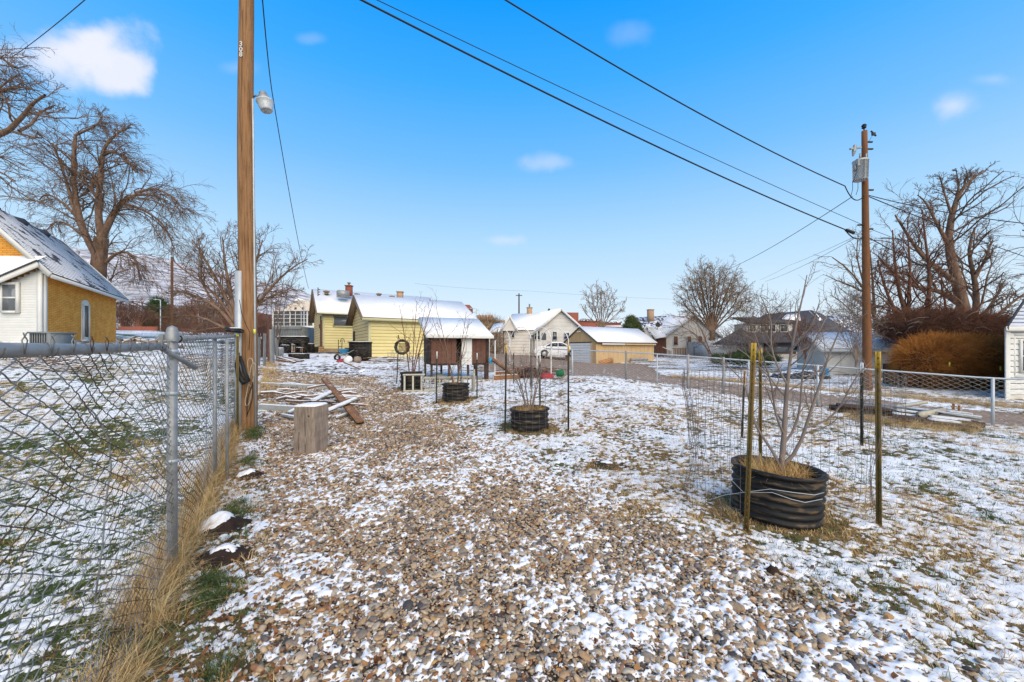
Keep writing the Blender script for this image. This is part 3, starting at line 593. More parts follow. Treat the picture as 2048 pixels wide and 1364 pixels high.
# barbed twisted wire ends above the rail
q = rs(5)
for i in range(46):
    Yb = .8 + i * .13; Yb = min(Yb, 6.6); b = np.array([fence_x(Yb), Yb, float(rz((Yb - .55) / 6.2 * sl_)) + .012]); M = Mb()
    if i > 30 and i % 2: continue
    for sgn in (-1, 1): M.tube([b + (0, 0, -.02), b + (sgn * .004, sgn * .003, .018), b + (sgn * .008, -sgn * .006, .028), b + (sgn * .012, sgn * -.014 + q.uniform(-.006, .006), .038)], .0021, 4)
    M.obj('twisted_wire_end', 'wire', fl)
def post(par, X_, Y_, top, r, cap=True, nm='post', m='galv', z0=None):
    M = Mb(); z0 = g1(X_, Y_) - .15 if z0 is None else z0; M.tube([(X_, Y_, z0), (X_, Y_, top)], r, 18); o = M.obj(nm, m, par, True)
    if cap: M = Mb(); M.lathe((X_, Y_, top - .02), [(r * 1.3, 0), (r * 1.35, .05), (r * 1.12, .055), (r * 1.12, .065), (r * .9, .085), (.0, .1)], 18); M.obj('post_cap', 'galvl' if m == 'galvl' else 'galv', o, True)
    return o
po = post(fl, -2.265, 2.60, CZ + .085, .0285)
M = Mb(); 
for zz in (.055, -.02, -.30, -.75): M.lathe((-2.265, 2.60, CZ + zz), [(.030, 0), (.034, .002), (.034, .02), (.030, .022)], 18)
M.obj('clamp_bands', 'galvl', fl, kind='stuff'); M = Mb(); M.beam((-2.31, 2.57, CZ + .06), (-2.31, 2.57, CZ + .10), .012, .03); M.tube([(-2.265 + .04, 2.58, CZ + .06), (-2.265 - .05, 2.56, CZ + .06)], .005, 6); M.obj('bolt', 'galv', fl)
M = Mb(); M.lathe((-2.335, 2.72, CZ + .08), [(.021, -.02), (.028, -.018), (.03, 0), (.022, .02), (.010, .021)], 14, np.array([[0, 0, 1], [0, 1, 0], [-1, 0, 0]])); M.obj('rail_cup', 'plastic', fl)
post(fl, fence_x(4.42), 4.42, CZ + .15, .021, False); post(fl, fence_x(4.42) + .08, 4.50, CZ + .12, .016, False)
M = Mb()
for Yb in np.r_[np.linspace(.95, 2.4, 7), np.linspace(2.85, 6.5, 12)]:
    a = np.linspace(0, 6.6, 12); r_ = .0235; c0 = (fence_x(Yb) - (.03 if Yb < 2.5 else 0), Yb, float(np.interp(Yb, [.5, 1.4, 2.48, 2.63, 4.5, 6.72], [CZ - .005, CZ + .002, CZ + .022, CZ + .075, CZ + .15, CZ + .235])))
    M.tube([(c0[0] + r_ * math.cos(t_) * .85, c0[1] + .004 * t_ + r_ * math.cos(t_) * .4 * 0, c0[2] + r_ * math.sin(t_)) for t_ in a], .0019, 5)
M.obj('wire_ties', 'thin', fl, kind='stuff')
# a bent loose wire woven into the mesh
M = Mb(); M.tube([np.array(PX(px, py, Y_)) for px, py, Y_ in [(155, 795, 1.55), (190, 828, 1.62), (218, 880, 1.68), (222, 935, 1.7), (212, 1000, 1.7), (205, 1090, 1.68), (190, 1200, 1.66)]], .0035, 6); tag(M.obj('loose_wire', 'galv', None, True), 'long bent stiff wire threaded vertically through the near fence mesh', 'wire')

def tpost(X_, Y_, top, m='tposts', tip='yellow', tiplen=.15, lean=(0, 0), label='', cat='fence post', group=None, k=1.0, name='steel_t_post'):
    b = np.array([X_, Y_, g1(X_, Y_)]); tp = np.array([X_ + lean[0], Y_ + lean[1], top]); tt_ = thing(name, label, cat, b, group); b0 = b - (0, 0, .1)
    mid = tp + (b0 - tp) * (tiplen / np.linalg.norm(tp - b0)); 
    for (u_, v_, mm_, nm) in ((b0, mid, m, 'shaft'), (mid, tp, tip, 'painted_tip')):
        M = Mb(); M.beam(u_, v_, .006, .034 * k, up=(0, 1, 0)); M.beam(u_ + np.array([0, .014, 0]), v_ + np.array([0, .014, 0]), .03, .006 * k, up=(0, 1, 0))
        M.v = [q_ for q_ in M.v]; o = M.obj(nm, mm_, tt_)
    M = Mb(); n_ = int((top - b[2]) / .055)
    for i in range(1, n_):
        c_ = b + (tp - b) * i / n_; M.box(c_ + (0, -.004, 0), (.012, .012, .014))
    M.obj('studs', m, tt_, kind='stuff'); return tt_
# ================================================================ NEAR UTILITY POLE
pb = PX(495, 700, 7.0); pbz = g1(pb.x, pb.y)
tp_ = thing('utility_pole', 'near wooden utility pole with house-number digits, grey conduit strip and yard light', 'utility pole', (pb.x, pb.y, pbz))
zs = np.linspace(pbz - .2, 9.6, 26); q = rs(2)
M = Mb(); pts = np.c_[pb.x + .018 * np.sin(zs * .9) - .004 * (zs - 1), np.full(26, pb.y), zs]; M.tube(pts, .150 - .0045 * (zs - pbz), 28); M.obj('shaft', 'pole', tp_, True)
M = Mb()
for ph, z0, z1 in ((-1.2, 1.2, 4.6), (-1.75, .6, 2.6), (-2.3, 3.0, 6.5), (-.8, 2.5, 3.8), (-1.5, 5.0, 7.5)):
    zz = np.linspace(z0, z1, 14); M.tube(np.c_[pb.x + (.150 - .0045 * (zz - pbz)) * np.cos(ph + .05 * np.sin(zz * 3)) - .004 * (zz - 1) + .018 * np.sin(zz * .9), pb.y + (.150 - .0045 * (zz - pbz)) * np.sin(ph + .05 * np.sin(zz * 3)), zz], .0022, 4)
M.obj('drying_crack', 'darkwood', tp_, kind='stuff')
M = Mb(); M.box((pb.x - .055, pb.y - .150, (pbz - .03 + PX(0, 542, 6.85).z) / 2), (.105, .05, PX(0, 542, 6.85).z - pbz + .03)); M.obj('conduit_strip', 'galvl', tp_)
M = Mb(); M.tube([(pb.x + .165, pb.y - .03, pbz + .05), (pb.x + .150, pb.y - .03, 2.5), (pb.x + .125, pb.y - .03, 5.2), (pb.x + .115, pb.y - .03, PX(0, 200, 7).z)], .017, 8); M.obj('conduit_pipe', 'galvl', tp_, True)
for px, py, h_ in ((470, 675, .22), (507, 663, .12)): M = Mb(); M.box((PX(px, py, 6.85).x, pb.y - .12, PX(0, py, 6.85).z), (.035, .02, h_ * .7)); M.obj('yellow_tag', 'ytag', tp_)
for ch, py in (('3', 86), ('0', 97), ('8', 107)):
    cu = bpy.data.curves.new('digit', 'FONT'); cu.body = ch; cu.size = .12; cu.extrude = .003; cu.offset = .002; cu.align_x = 'CENTER'; cu.align_y = 'CENTER'; o = bpy.data.objects.new('number_digit', cu); COL.objects.link(o); p_ = PX(491, py, 6.85)
    bpy.context.view_layer.update(); me = bpy.data.meshes.new_from_object(o); bpy.data.objects.remove(o); me.materials.clear(); me.materials.append(MT['number'])
    o = link('number_digit', me, tp_); o.rotation_euler = (R(90), 0, 0); o.location = Vector((pb.x - .03, pb.y - .128, p_.z)) - tp_.location
# yard light with arm, housing and ribbed refractor
lt = PX(530, 205, 6.95); yl = thing('yard_light', 'grey dusk-to-dawn yard light on a short arm near the top of the near utility pole', 'light', (lt.x, lt.y, lt.z))
M = Mb(); M.tube([(pb.x + .12, pb.y - .02, lt.z + .12), (pb.x + .17, pb.y - .03, lt.z + .14), (lt.x - .08, lt.y, lt.z + .09), (lt.x, lt.y, lt.z + .13)], .017, 8); M.obj('arm', 'galv', yl, True)
til = np.array([[math.cos(.22), 0, math.sin(.22)], [0, 1, 0], [-math.sin(.22), 0, math.cos(.22)]]).T
M = Mb(); M.lathe(lt, [(.0, .19), (.05, .185), (.065, .17), (.068, .13), (.085, .11), (.10, .06), (.105, .035)], 20, til); M.obj('housing', 'galv', yl, True)
M = Mb(); M.lathe(lt, [(.105, .035), (.14, .025), (.14, .01), (.13, 0), (.118, -.06), (.100, -.13), (.095, -.15), (.09, -.155), (.0, -.155)], 24, til); M.obj('refractor', 'lampglass', yl)
# cables hanging on the pole
q = rs(17)
for k_ in range(3):
    M = Mb(); cx, cz = PX(497, 770, 6.7).x, PX(0, (745, 770, 800)[k_], 6.7).z; a = np.linspace(0, 6.28 * 1.4, 40); rr_ = (.17, .26, .21)[k_]
    M.tube(np.c_[cx - .03 + rr_ * .32 * np.sin(a * 1.0 + k_) + .012 * np.sin(3 * a), pb.y - .20 - .012 * np.cos(a) - .01 * k_, cz + rr_ * 1.6 * np.cos(a) * .9], .0075, 6); tag(M.obj('cable_coil', 'rope' if k_ < 2 else 'black_wire', None, True), ('upper pale cable loop hanging on the near utility pole', 'lower pale cable loop hanging on the near utility pole', 'thin black wire loop low on the near utility pole')[k_], 'cable')
M = Mb(); M.tube([np.array(PX(px, py, 6.72)) for px, py in [(477, 705), (474, 730), (478, 752), (488, 765), (497, 762), (490, 745), (484, 725), (480, 712)]], [.02, .035, .045, .05, .035, .03, .03, .02], 8); tag(M.obj('rope_bundle', 'black_wire', None, True), 'thick black bundled cord slung between the fence end post and the pole', 'cord')
M = Mb(); M.tube([np.array(PX(px, py, 6.75)) for px, py in [(479, 600), (483, 625), (492, 650), (500, 665), (498, 700)]], .006, 5); tag(M.obj('service_wire', 'black_wire', None, True), 'thin dark wire running down over the grey strip of the near pole', 'wire')
M = Mb(); c = PX(468, 662, 6.65); M.lathe(c, [(.12, -.02), (.15, 0), (.14, .04), (.10, .05), (.07, .045), (.06, 0)], 18, np.array([[1, 0, .15], [0, 1, 0], [-.15, 0, 1]])); tag(M.obj('hose_coil', 'plastic', None, True), 'black hose coil dusted with snow lying on top of the fence end post', 'hose')
M = Mb(); M.lathe(c + Vector((0, 0, .048)), [(0, .012), (.07, .01), (.12, -.004)], 14); tag(M.obj('snow_cap', 'snow', None, True), 'small cap of snow on the black hose coil at the fence end post', 'snow')
tpost(fence_x(6.6) + .03, 6.62, PX(0, 668, 6.62).z, 'tposts', 'ytag', .04, label='dark green steel post at the far end of the near chain-link fence beside the pole', cat='fence post', k=1.3)
# ================================================================ OVERHEAD LINES and FAR POLE
rpz = 15.1; rx = PX(1735, 700, rpz).x; rg = g1(rx, rpz)
tr = thing('utility_pole', 'tall brown utility pole across the alley carrying a grey transformer', 'utility pole', (rx, rpz, rg))
top = PX(0, 262, rpz).z; M = Mb(); zs = np.linspace(rg - .2, top, 14); M.tube(np.c_[rx - .012 * (zs - rg), np.full(14, rpz), zs], .15 - .006 * (zs - rg), 18); M.obj('shaft', 'pole2', tr, True)
def rp(px, py, dy=-.1): return np.array(PX(px, py, rpz + dy))
tfm = thing('transformer', 'light grey cylindrical transformer can bolted high on the far utility pole', 'transformer', rp(1721, 362, -.15))
c = rp(1721, 361, -.16); M = Mb(); M.lathe(c, [(0, 0), (.21, 0), (.23, .02), (.245, .70), (.26, .71), (.26, .75), (.20, .79), (0, .81)], 22); M.obj('tank', 'galvl', tfm, True)
M = Mb(); [M.tube([c + (dx, dy, .74), c + (dx * 1.2, dy * 1.2, .98)], [.045, .025], 8) for dx, dy in ((-.1, -.1), (.1, -.1))]; M.tube([c + (-.26, -.05, .35), c + (-.26, -.05, .58)], .05, 8); M.obj('bushings', 'galv', tfm, True, kind='stuff')
M = Mb(); [M.tube([c + (d, -.26, .02), c + (d, -.27, .7)], .012, 4) for d in (-.1, .05)]; M.obj('strap', 'tpostd', tfm)
M = Mb(); a = rp(1700, 298, -.25); M.beam(a, rp(1722, 295, -.1), .06, .06); M.tube([rp(1710, 290, -.2), rp(1708, 303, -.2), rp(1706, 312, -.2)], [.05, .07, .03], 8); M.tube([rp(1716, 318, -.3), rp(1717, 332, -.3)], .06, 8); M.obj('cutout_arm', 'galv', tr)
M = Mb(); c = rp(1728, 262, 0); M.lathe(c, [(.02, -.1), (.02, .1), (.06, .1), (.08, .14), (.05, .17), (.09, .20), (.05, .26), (0, .27)], 12); M.obj('insulator', 'black_wire', tr, True)
for px, py, dy in ((1736, 284, 0), (1737, 298, 0), (1738, 380, 0), (1724, 450, 0), (1737, 458, 0)): M = Mb(); M.box(rp(px, py, dy), (.34, .05, .05)); M.obj('bolt', 'tpostd', tr)
def cable(name, label, pts, r, sag=0., m='black_wire', n=5, seg=40):
    P_ = [np.array(p) for p in pts]; out_ = []
    for a, b in zip(P_[:-1], P_[1:]):
        for i in range(seg): f = i / seg; p = a + (b - a) * f; out_.append(p - np.array([0, 0, sag * 4 * f * (1 - f)]))
    out_.append(P_[-1]); M = Mb(); M.tube(out_, r, n); return tag(M.obj(name, m, None, True), label, 'power line')
LP = lambda py: np.array([pb.x, pb.y, PX(0, py, 7.0).z])
cable('overhead_cable', 'thick lower overhead cable ending at a splice on the far utility pole', [LP(-118), rp(1690, 459, -.3), rp(1731, 472, 0)], .021, .22)
cable('overhead_cable', 'thin middle overhead wire just above the thick lower cable', [LP(-125), rp(1731, 452, 0)], .009, .10)
cable('overhead_cable', 'twisted upper overhead cable reaching the far pole below the transformer', [LP(-330), rp(1690, 372, -.2), rp(1731, 386, 0)], .019, .40)
cable('overhead_cable', 'cable leaving the far utility pole towards the upper right edge', [rp(1735, 390, 0), PX(2300, 462, 12)], .016, .3)
cable('overhead_cable', 'cable dropping behind the right-hand tree from below the transformer', [rp(1735, 392, 0), PX(2200, 560, 24)], .018, .2)
cable('overhead_cable', 'dark lower cable continuing right from the far pole behind bare branches', [rp(1735, 474, 0), PX(1990, 600, 26)], .018, .1)
cable('overhead_cable', 'thin line continuing right from the middle of the far pole', [rp(1735, 456, 0), PX(2080, 575, 24)], .009, .1)
cable('service_drop', 'service wire curving left from below the transformer to the neighbour house', [rp(1705, 393, -.1), PX(1440, 545, 33), PX(1385, 575, 44)], .014, .25)
cable('service_drop', 'upper of two faint wires slanting left from the middle of the far pole', [rp(1712, 475, -.1), PX(1530, 563, 30)], .008, .15)
cable('service_drop', 'lower of two faint wires slanting left from the middle of the far pole', [rp(1712, 472, -.1), PX(1575, 532, 30), PX(1520, 560, 34)], .007, .05)
cable('service_drop', 'drop wire from the near pole curving down to the mast on the yellow house', [PX(505, -260, 7), PX(545, 190, 12.5), PX(617, 577, 30.4)], .014, .45)
cable('overhead_cable', 'wire crossing the upper left corner towards the big bare branches', [PX(400, -210, 8), PX(20, 117, 20)], .014, .2)
cable('overhead_cable', 'faint distant line above the white gabled house', [PX(830, 567, 60), PX(1060, 582, 60), PX(1400, 600, 70)], .010, .2)
M = Mb(); M.tube([rp(1692, 460, -.3), rp(1708, 466, -.25)], .055, 8); tag(M.obj('splice_box', 'black_wire', None, True), 'dark cable splice case just left of the far utility pole', 'splice')
M = Mb(); M.box(PX(1747, 268, 15), (.12, .06, .10)); M.tube([PX(1747, 268, 15), PX(1738, 282, 15)], .006, 4); M.tube([PX(1742, 262, 15), PX(1752, 272, 15)], .03, 6); tag(M.obj('insulator', 'black_wire', None), 'small black insulator held out beside the top of the far pole', 'insulator')
for p_, q_ in (((1705, 362), (1702, 392)), ((1716, 365), (1712, 390)), ((1714, 330), (1706, 365))): M = Mb(); M.tube([rp(p_[0], p_[1], -.2), rp((p_[0] + q_[0]) / 2 + 2, (p_[1] + q_[1]) / 2, -.3), rp(*q_, -.15)], .009, 5); M.obj('jumper_wire', 'black_wire', tr, True)
# ================================================================ RIGHT FENCE
def fpt(px, Y_): return np.array([(px - 1024) / F * Y_, Y_])
e0, e1 = FA - FD * 4.2, FB + FD * 5.2
fr_ = thing('chain_link_fence', 'long chain-link fence with a bright top rail between the yard and the alley', 'fence', (FB[0], FB[1], g1(*FB)))
pth2 = Path([e0, FA, FB, e1])
def railz(S): return np.interp(S, [0, 4.2, 10.55, 12.2, 16], [CZ + (HY - 775) / F * 6.4, CZ + (HY - 757) / F * 8.76, CZ + (HY - 712) / F * 12.4, CZ + (HY - 705) / F * 13.9, CZ + (HY - 697) / F * 16.5])
chainlink('chain_link_mesh', fr_, pth2, lambda S: gz(*pth2(S)[0]) + .03, lambda S: railz(S) - .02, .085, .046, .0042, 'galvl', 9, .004, False, 3, .98)
S_ = np.linspace(0, pth2.length, 40); (xx, yy_), _ = pth2(S_); M = Mb(); M.tube(np.c_[xx, yy_, railz(S_)], .021, 10); M.obj('top_rail', 'galvl', fr_, True)
for s_, r_, m_ in ((4.2, .03, 'galvl'), (7.3, .03, 'galvl'), (8.9, .024, 'galvl'), (9.55, .035, 'galvl'), (10.55, .040, 'galvl'), (11.5, .02, 'galvl'), (12.55, .035, 'galvl'), (14.6, .03, 'galvl'), (1.2, .03, 'galvl')):
    (a_, b_), _ = pth2(np.array([s_])); zt = float(railz(s_)); post(fr_, float(a_[0]), float(b_[0]), zt + (.05 if r_ > .03 else .01), r_, r_ > .036 and False, m='greywood' if r_ > .034 else m_)
# ================================================================ POTTED SAPLINGS with wire cages
def grow(roots, specs, seed=0):
    """roots: list of (pts, r0, r1); specs per level dict(k,n,len,ang,rr,trop,wig,t0). returns list of levels (P (B,n,3), Rd (B,n))"""
    q = rs(seed); lv_ = []; n0 = 10; P = []; Rr = []
    for pts, ra_, rb_ in roots:
        pts = np.array(pts, float); d = np.r_[0, np.cumsum(np.linalg.norm(np.diff(pts, axis=0), axis=1))]; s = np.linspace(0, d[-1], n0)
        P.append(np.stack([np.interp(s, d, pts[:, i]) for i in range(3)], 1)); Rr.append(np.linspace(ra_, rb_, n0))
    P = np.array(P); Rr = np.array(Rr); 
    sm = P.copy(); sm[:, 1:-1] = (P[:, :-2] + 2 * P[:, 1:-1] + P[:, 2:]) / 4; P = sm; lv_.append((P, Rr))
    for sp_ in specs:
        B_, k, n = len(P), sp_['k'], sp_['n']; m = B_ * k; par = np.repeat(np.arange(B_), k)
        tt_ = sp_.get('t0', .25) + (1 - sp_.get('t0', .25)) * ((np.tile(np.arange(k), B_) + q.rand(m)) / k); tt_ = np.clip(tt_, 0, .98)
        nP = P.shape[1]; f = tt_ * (nP - 1); i0 = np.floor(f).astype(int); i0 = np.minimum(i0, nP - 2); fr2 = (f - i0)[:, None]
        base = P[par, i0] * (1 - fr2) + P[par, i0 + 1] * fr2; rad = Rr[par, i0] * (1 - fr2[:, 0]) + Rr[par, i0 + 1] * fr2[:, 0]
        tan = P[par, i0 + 1] - P[par, i0]; tan /= np.linalg.norm(tan, axis=1, keepdims=True) + 1e-9
        rv = q.randn(m, 3); rv -= (rv * tan).sum(1, keepdims=True) * tan; rv /= np.linalg.norm(rv, axis=1, keepdims=True) + 1e-9
        ang = R(sp_['ang']) * q.uniform(.6, 1.35, m)[:, None]; d = tan * np.cos(ang) + rv * np.sin(ang)
        d[:, 2] += sp_.get('lift', 0); d /= np.linalg.norm(d, axis=1, keepdims=True)
        plen = np.linalg.norm(np.diff(P, axis=1), axis=2).sum(1)[par]
        Ln = (plen * sp_['len'] if sp_.get('rel', True) else np.full(m, sp_['len'])) * q.uniform(.55, 1.25, m) * (1.15 - .55 * tt_)
        pts = np.empty((m, n, 3)); pts[:, 0] = base; st_ = (Ln / (n - 1))[:, None]; tr_ = np.array(sp_.get('trop', (0, 0, 0)), float)
        for j in range(1, n):
            pts[:, j] = pts[:, j - 1] + d * st_; d = d + q.randn(m, 3) * sp_.get('wig', .15) + tr_ * (1 + .6 * j / n); d /= np.linalg.norm(d, axis=1, keepdims=True)
        r0 = np.minimum(rad * sp_['rr'], rad * .9) ; r0 = np.clip(r0, sp_.get('rmin', .003), sp_.get('rmin', .003) * 3.2); Rn = r0[:, None] * np.linspace(1, sp_.get('tip', .45), n)[None]
        P, Rr = pts, Rn; lv_.append((P, Rr))
    return lv_
def tree_mesh(name, levels, sel, sides, m, parent, **pr):
    Vs, Fs, o_ = [], [], 0
    for l in sel:
        V, Fc = tubes(levels[l][0], levels[l][1], sides[l]); Vs.append(V); Fs.append(Fc + o_); o_ += len(V)
    V = np.concatenate(Vs) - rootloc(parent); return link(name, new_mesh(name, V, np.concatenate(Fs), MT[m], True), parent, **pr)
def tree(name, label, cat, roots, specs, m_t, m_c, seed, group=None, split=2, sides=(10, 6, 4, 3, 3, 3)):
    b = np.array(roots[0][0][0]); t_ = thing(name, label, cat, b, group); lv_ = grow(roots, specs, seed); tree_mesh('trunk', lv_, range(min(split, len(lv_))), sides, m_t, t_)
    if len(lv_) > split: tree_mesh('crown', lv_, range(split, len(lv_)), sides, m_c, t_)
    return t_
def pot(X_, Y_, r, h, tilt, label, seed, ribs=5, snowrim=False):
    zg = g1(X_, Y_); t_ = thing('plant_pot', label, 'planter', (X_, Y_, zg), 'black corrugated pipe planters'); Rm = np.array(Matrix.Rotation(tilt, 3, 'Y')) ; prof = []
    n_ = ribs * 6
    for i in range(n_ + 1): f = i / n_; prof.append((r * (1 - .035 + .030 * math.copysign(abs(math.cos(f * ribs * 2 * math.pi)) ** .6, math.cos(f * ribs * 2 * math.pi)) + .008 * math.sin(f * 37 + seed)), h * f))
    prof += [(r * 1.03, h - .005), (r * 1.04, h + .015), (r * .98, h + .028), (r * .90, h + .018), (r * .88, h - .03), (r * .87, h * .55)]
    M = Mb(); M.lathe((0, 0, 0), prof, 56, Rm); V = np.concatenate(M.v); an_ = np.arctan2(V[:, 1], V[:, 0]); dent = 1 + .05 * (fbm(np.cos(an_) * 1.5 + seed, np.sin(an_) * 1.5 + V[:, 2] * 2, .8, seed, 3) - .5); V[:, 0] *= dent; V[:, 1] *= dent; V[:, 2] += .02 * (fbm(np.cos(an_) + seed, np.sin(an_), .8, seed + 7, 2) - .5); M.v = [V + np.array((X_, Y_, zg - .03))]; M.obj('wall', 'plastic', t_, True)
    M = Mb(); M.lathe((X_, Y_, zg - .03), [(0, h * .84), (r * .5, h * .82), (r * .9, h * .78)], 24, Rm); M.obj('soil', 'soil', t_, True)
    return t_, zg + h * .8
BIG = POTS[0]
pots = [pot(2.38, 3.53, .355, .44, .05, 'largest and nearest black ribbed planter, filled with blond grass round a bare sapling', 1, 7),
        pot(.31, 6.75, .335, .36, -.02, 'second nearest black ribbed planter, blond grass inside, in the middle of the yard', 2, 4),
        pot(-1.36, 9.45, .325, .40, .0, 'third black ribbed planter, standing in snow before the brown coop', 3, 5),
        pot(-2.92, 11.3, .31, .50, .0, 'farthest black ribbed planter, behind the end of the pale ladder', 4, 4)]
pgt = tuftset('pot_tuft', 'potgrass', [(9, .34, .05, .9, .0045, 600 + i) for i in range(5)])
for (t_, zt), (X_, Y_, r_), nb in zip(pots, POTS, (150, 60, 16, 8)):
    q = rs(int(X_ * 10) + 60); a = q.uniform(0, 6.28, nb); rr_ = .27 * np.sqrt(q.rand(nb)); s = q.uniform(.45, .8, nb)
    scatter('pot_grass', pgt, np.c_[X_ + rr_ * np.cos(a), Y_ + rr_ * np.sin(a), np.full(nb, zt + .01)], np.c_[q.uniform(-.5, .5, (nb, 2)), a], np.c_[s, s, s * .8], q.randint(0, 5, nb), kind='stuff')
# big sapling: limbs follow the real tree's fork
Y0 = 3.53
def sp3(l, dy=0, dz=0): return [np.array(PX(px, py, Y0 + d)) for px, py, d in l]
big_roots = [(sp3([(1560, 960, 0), (1568, 880, 0), (1572, 790, .0), (1580, 720, .02), (1590, 650, .05), (1608, 590, .06), (1614, 550, .06)]), .026, .0035),
  (sp3([(1562, 935, 0), (1598, 905, -.05), (1612, 850, -.08), (1640, 770, -.12), (1660, 700, -.14), (1690, 640, -.16)]), .017, .004),
  (sp3([(1560, 930, 0), (1540, 890, .08), (1512, 860, .12), (1500, 810, .16), (1490, 760, .2), (1440, 720, .25)]), .014, .003),
  (sp3([(1566, 890, 0), (1590, 865, .1), (1605, 800, .18), (1600, 740, .2), (1630, 680, .25), (1665, 610, .28)]), .012, .003),
  (sp3([(1612, 855, -.08), (1660, 840, -.12), (1690, 800, -.16), (1705, 760, -.2), (1745, 720, -.22)]), .010, .003),
  (sp3([(1568, 870, 0), (1550, 830, -.08), (1545, 770, -.12), (1520, 700, -.15), (1500, 640, -.18)]), .011, .003),
  (sp3([(1575, 770, 0), (1555, 735, .06), (1540, 690, .1), (1545, 640, .12), (1520, 590, .14)]), .009, .003),
  (sp3([(1580, 700, 0), (1600, 680, -.06), (1625, 650, -.1), (1640, 600, -.12)]), .008, .0025)]
def sap(label, roots, specs, seed, m='twig_grey'): return tree('sapling', label, 'sapling', roots, specs, m, m, seed, 'bare saplings in black planters', 1, (9, 5, 4, 3))
sap('largest bare sapling with grey forking limbs in the nearest planter', big_roots, [dict(k=10, n=7, len=.30, ang=40, rr=.5, trop=(0, 0, .10), wig=.16, t0=.25, rmin=.0026), dict(k=5, n=4, len=.34, ang=45, rr=.6, trop=(0, 0, .05), wig=.2, t0=.25, rmin=.0018)], 5)
def sap_roots(X_, Y_, hs, seed, nst, spread, r0, lean=0):
    q = rs(seed); z0 = g1(X_, Y_) + .25; out_ = []
    for i in range(nst):
        a = i / nst * 6.28 + q.rand(); h_ = hs * q.uniform(.75, 1.05); b = np.array([X_ + .03 * math.cos(a), Y_ + .03 * math.sin(a), z0]); out_.append(([b, b + (spread * .25 * math.cos(a) + lean * .3, spread * .3 * math.sin(a), h_ * .3), b + (spread * .6 * math.cos(a) + lean * .6, spread * .6 * math.sin(a), h_ * .65), b + (spread * math.cos(a) + lean, spread * math.sin(a), h_)], r0, r0 * .3))
    return out_
tw = [dict(k=8, n=6, len=.38, ang=38, rr=.55, trop=(0, 0, .10), wig=.18, t0=.2, rmin=.003), dict(k=4, n=4, len=.4, ang=42, rr=.6, wig=.2, rmin=.0022)]
sap('low bushy bare sapling in the second nearest planter', sap_roots(.31, 6.75, 1.15, 3, 6, .34, .013), tw, 6)
sap('slender bare sapling in the third planter in front of the white coop door', sap_roots(-1.36, 9.45, 2.1, 4, 4, .5, .014, -.1), tw, 7, 'twig')
sap('reddish bare sapling in the farthest planter beside the yellow shed', sap_roots(-2.92, 11.3, 2.3, 5, 4, .45, .018, .15), tw, 8, 'twig_red')
# steel posts
tp = [(1492, 3.22, 1056, 686, (.068, 0), 'tposts', 'yellow', .16, 'tilted olive post with yellow tip, left front of the nearest planter', 1.5),
 (1522, 4.05, 960, 697, (.0, 0), 'tposts', 'yellow', .15, 'rusty yellow-tipped post just behind the tilted one at the nearest planter', .9),
 (1759, 3.33, 1050, 703, (-.01, 0), 'tposts', 'yellow', .145, 'upright yellow-tipped post standing right of the nearest planter', 1.25),
 (1724, 6.1, 888, 725, (.0, 0), 'tpostd', 'whitep', .16, 'dark green post with a white tip in front of the far utility pole', 1.4),
 (1484, 6.4, 868, 742, (.05, 0), 'tpostd', 'orangewood', .25, 'thin dark post with brown top left of the nearest planter cage', .9),
 (1010, 6.35, 855, 690, (.02, 0), 'tpostd', 'yellow', .13, 'dark post with ochre tip left of the second planter', 1.2),
 (1137, 6.6, 860, 690, (.0, 0), 'tpostd', 'yellow', .13, 'dark post with ochre tip right of the second planter', 1.2),
 (1080, 7.3, 815, 712, (.0, 0), 'tpostd', 'siding_w2', .15, 'dark post with pale tip behind the second planter', 1.1),
 (872, 9.1, 801, 703, (.02, 0), 'tpostd', 'siding_w2', .17, 'dark post with pale tip left of the third planter', 1.3),
 (954, 9.5, 797, 706, (.0, 0), 'tpostd', 'siding_w2', .16, 'dark post with pale tip right of the third planter', 1.3),
 (922, 10.3, 770, 712, (.0, 0), 'tpostd', 'tpostd', .1, 'short dark post behind the third planter', 1.2),
 (793, 12.6, 767, 705, (.05, 0), 'tpostd', 'tpostd', .1, 'dark post carrying the round hoop, left of the farthest planter', 1.6),
 (838, 13.9, 742, 704, (.0, 0), 'tpostd', 'tpostd', .1, 'dark post right of the farthest planter', 1.6),
 (849, 13.2, 752, 704, (.0, 0), 'tpostd', 'tpostd', .1, 'black post at the left corner of the brown coop', 1.6),
 (1062, 11.5, 730, 677, (.0, 0), 'tpostd', 'tpostd', .1, 'tall dark post among the white hoops', 1.2),
 (1027, 12.5, 735, 706, (.0, 0), 'tpostd', 'tpostd', .1, 'short dark post beside the brush pile', 1.5)]
for px, Y_, pyb, pyt, ln_, m_, tip_, tl, lb, k_ in tp: tpost((px - 1024) / F * Y_, Y_, PX(0, pyt, Y_).z, m_, tip_, tl, ln_, lb, 'fence post', 'steel posts round the planters', k_)
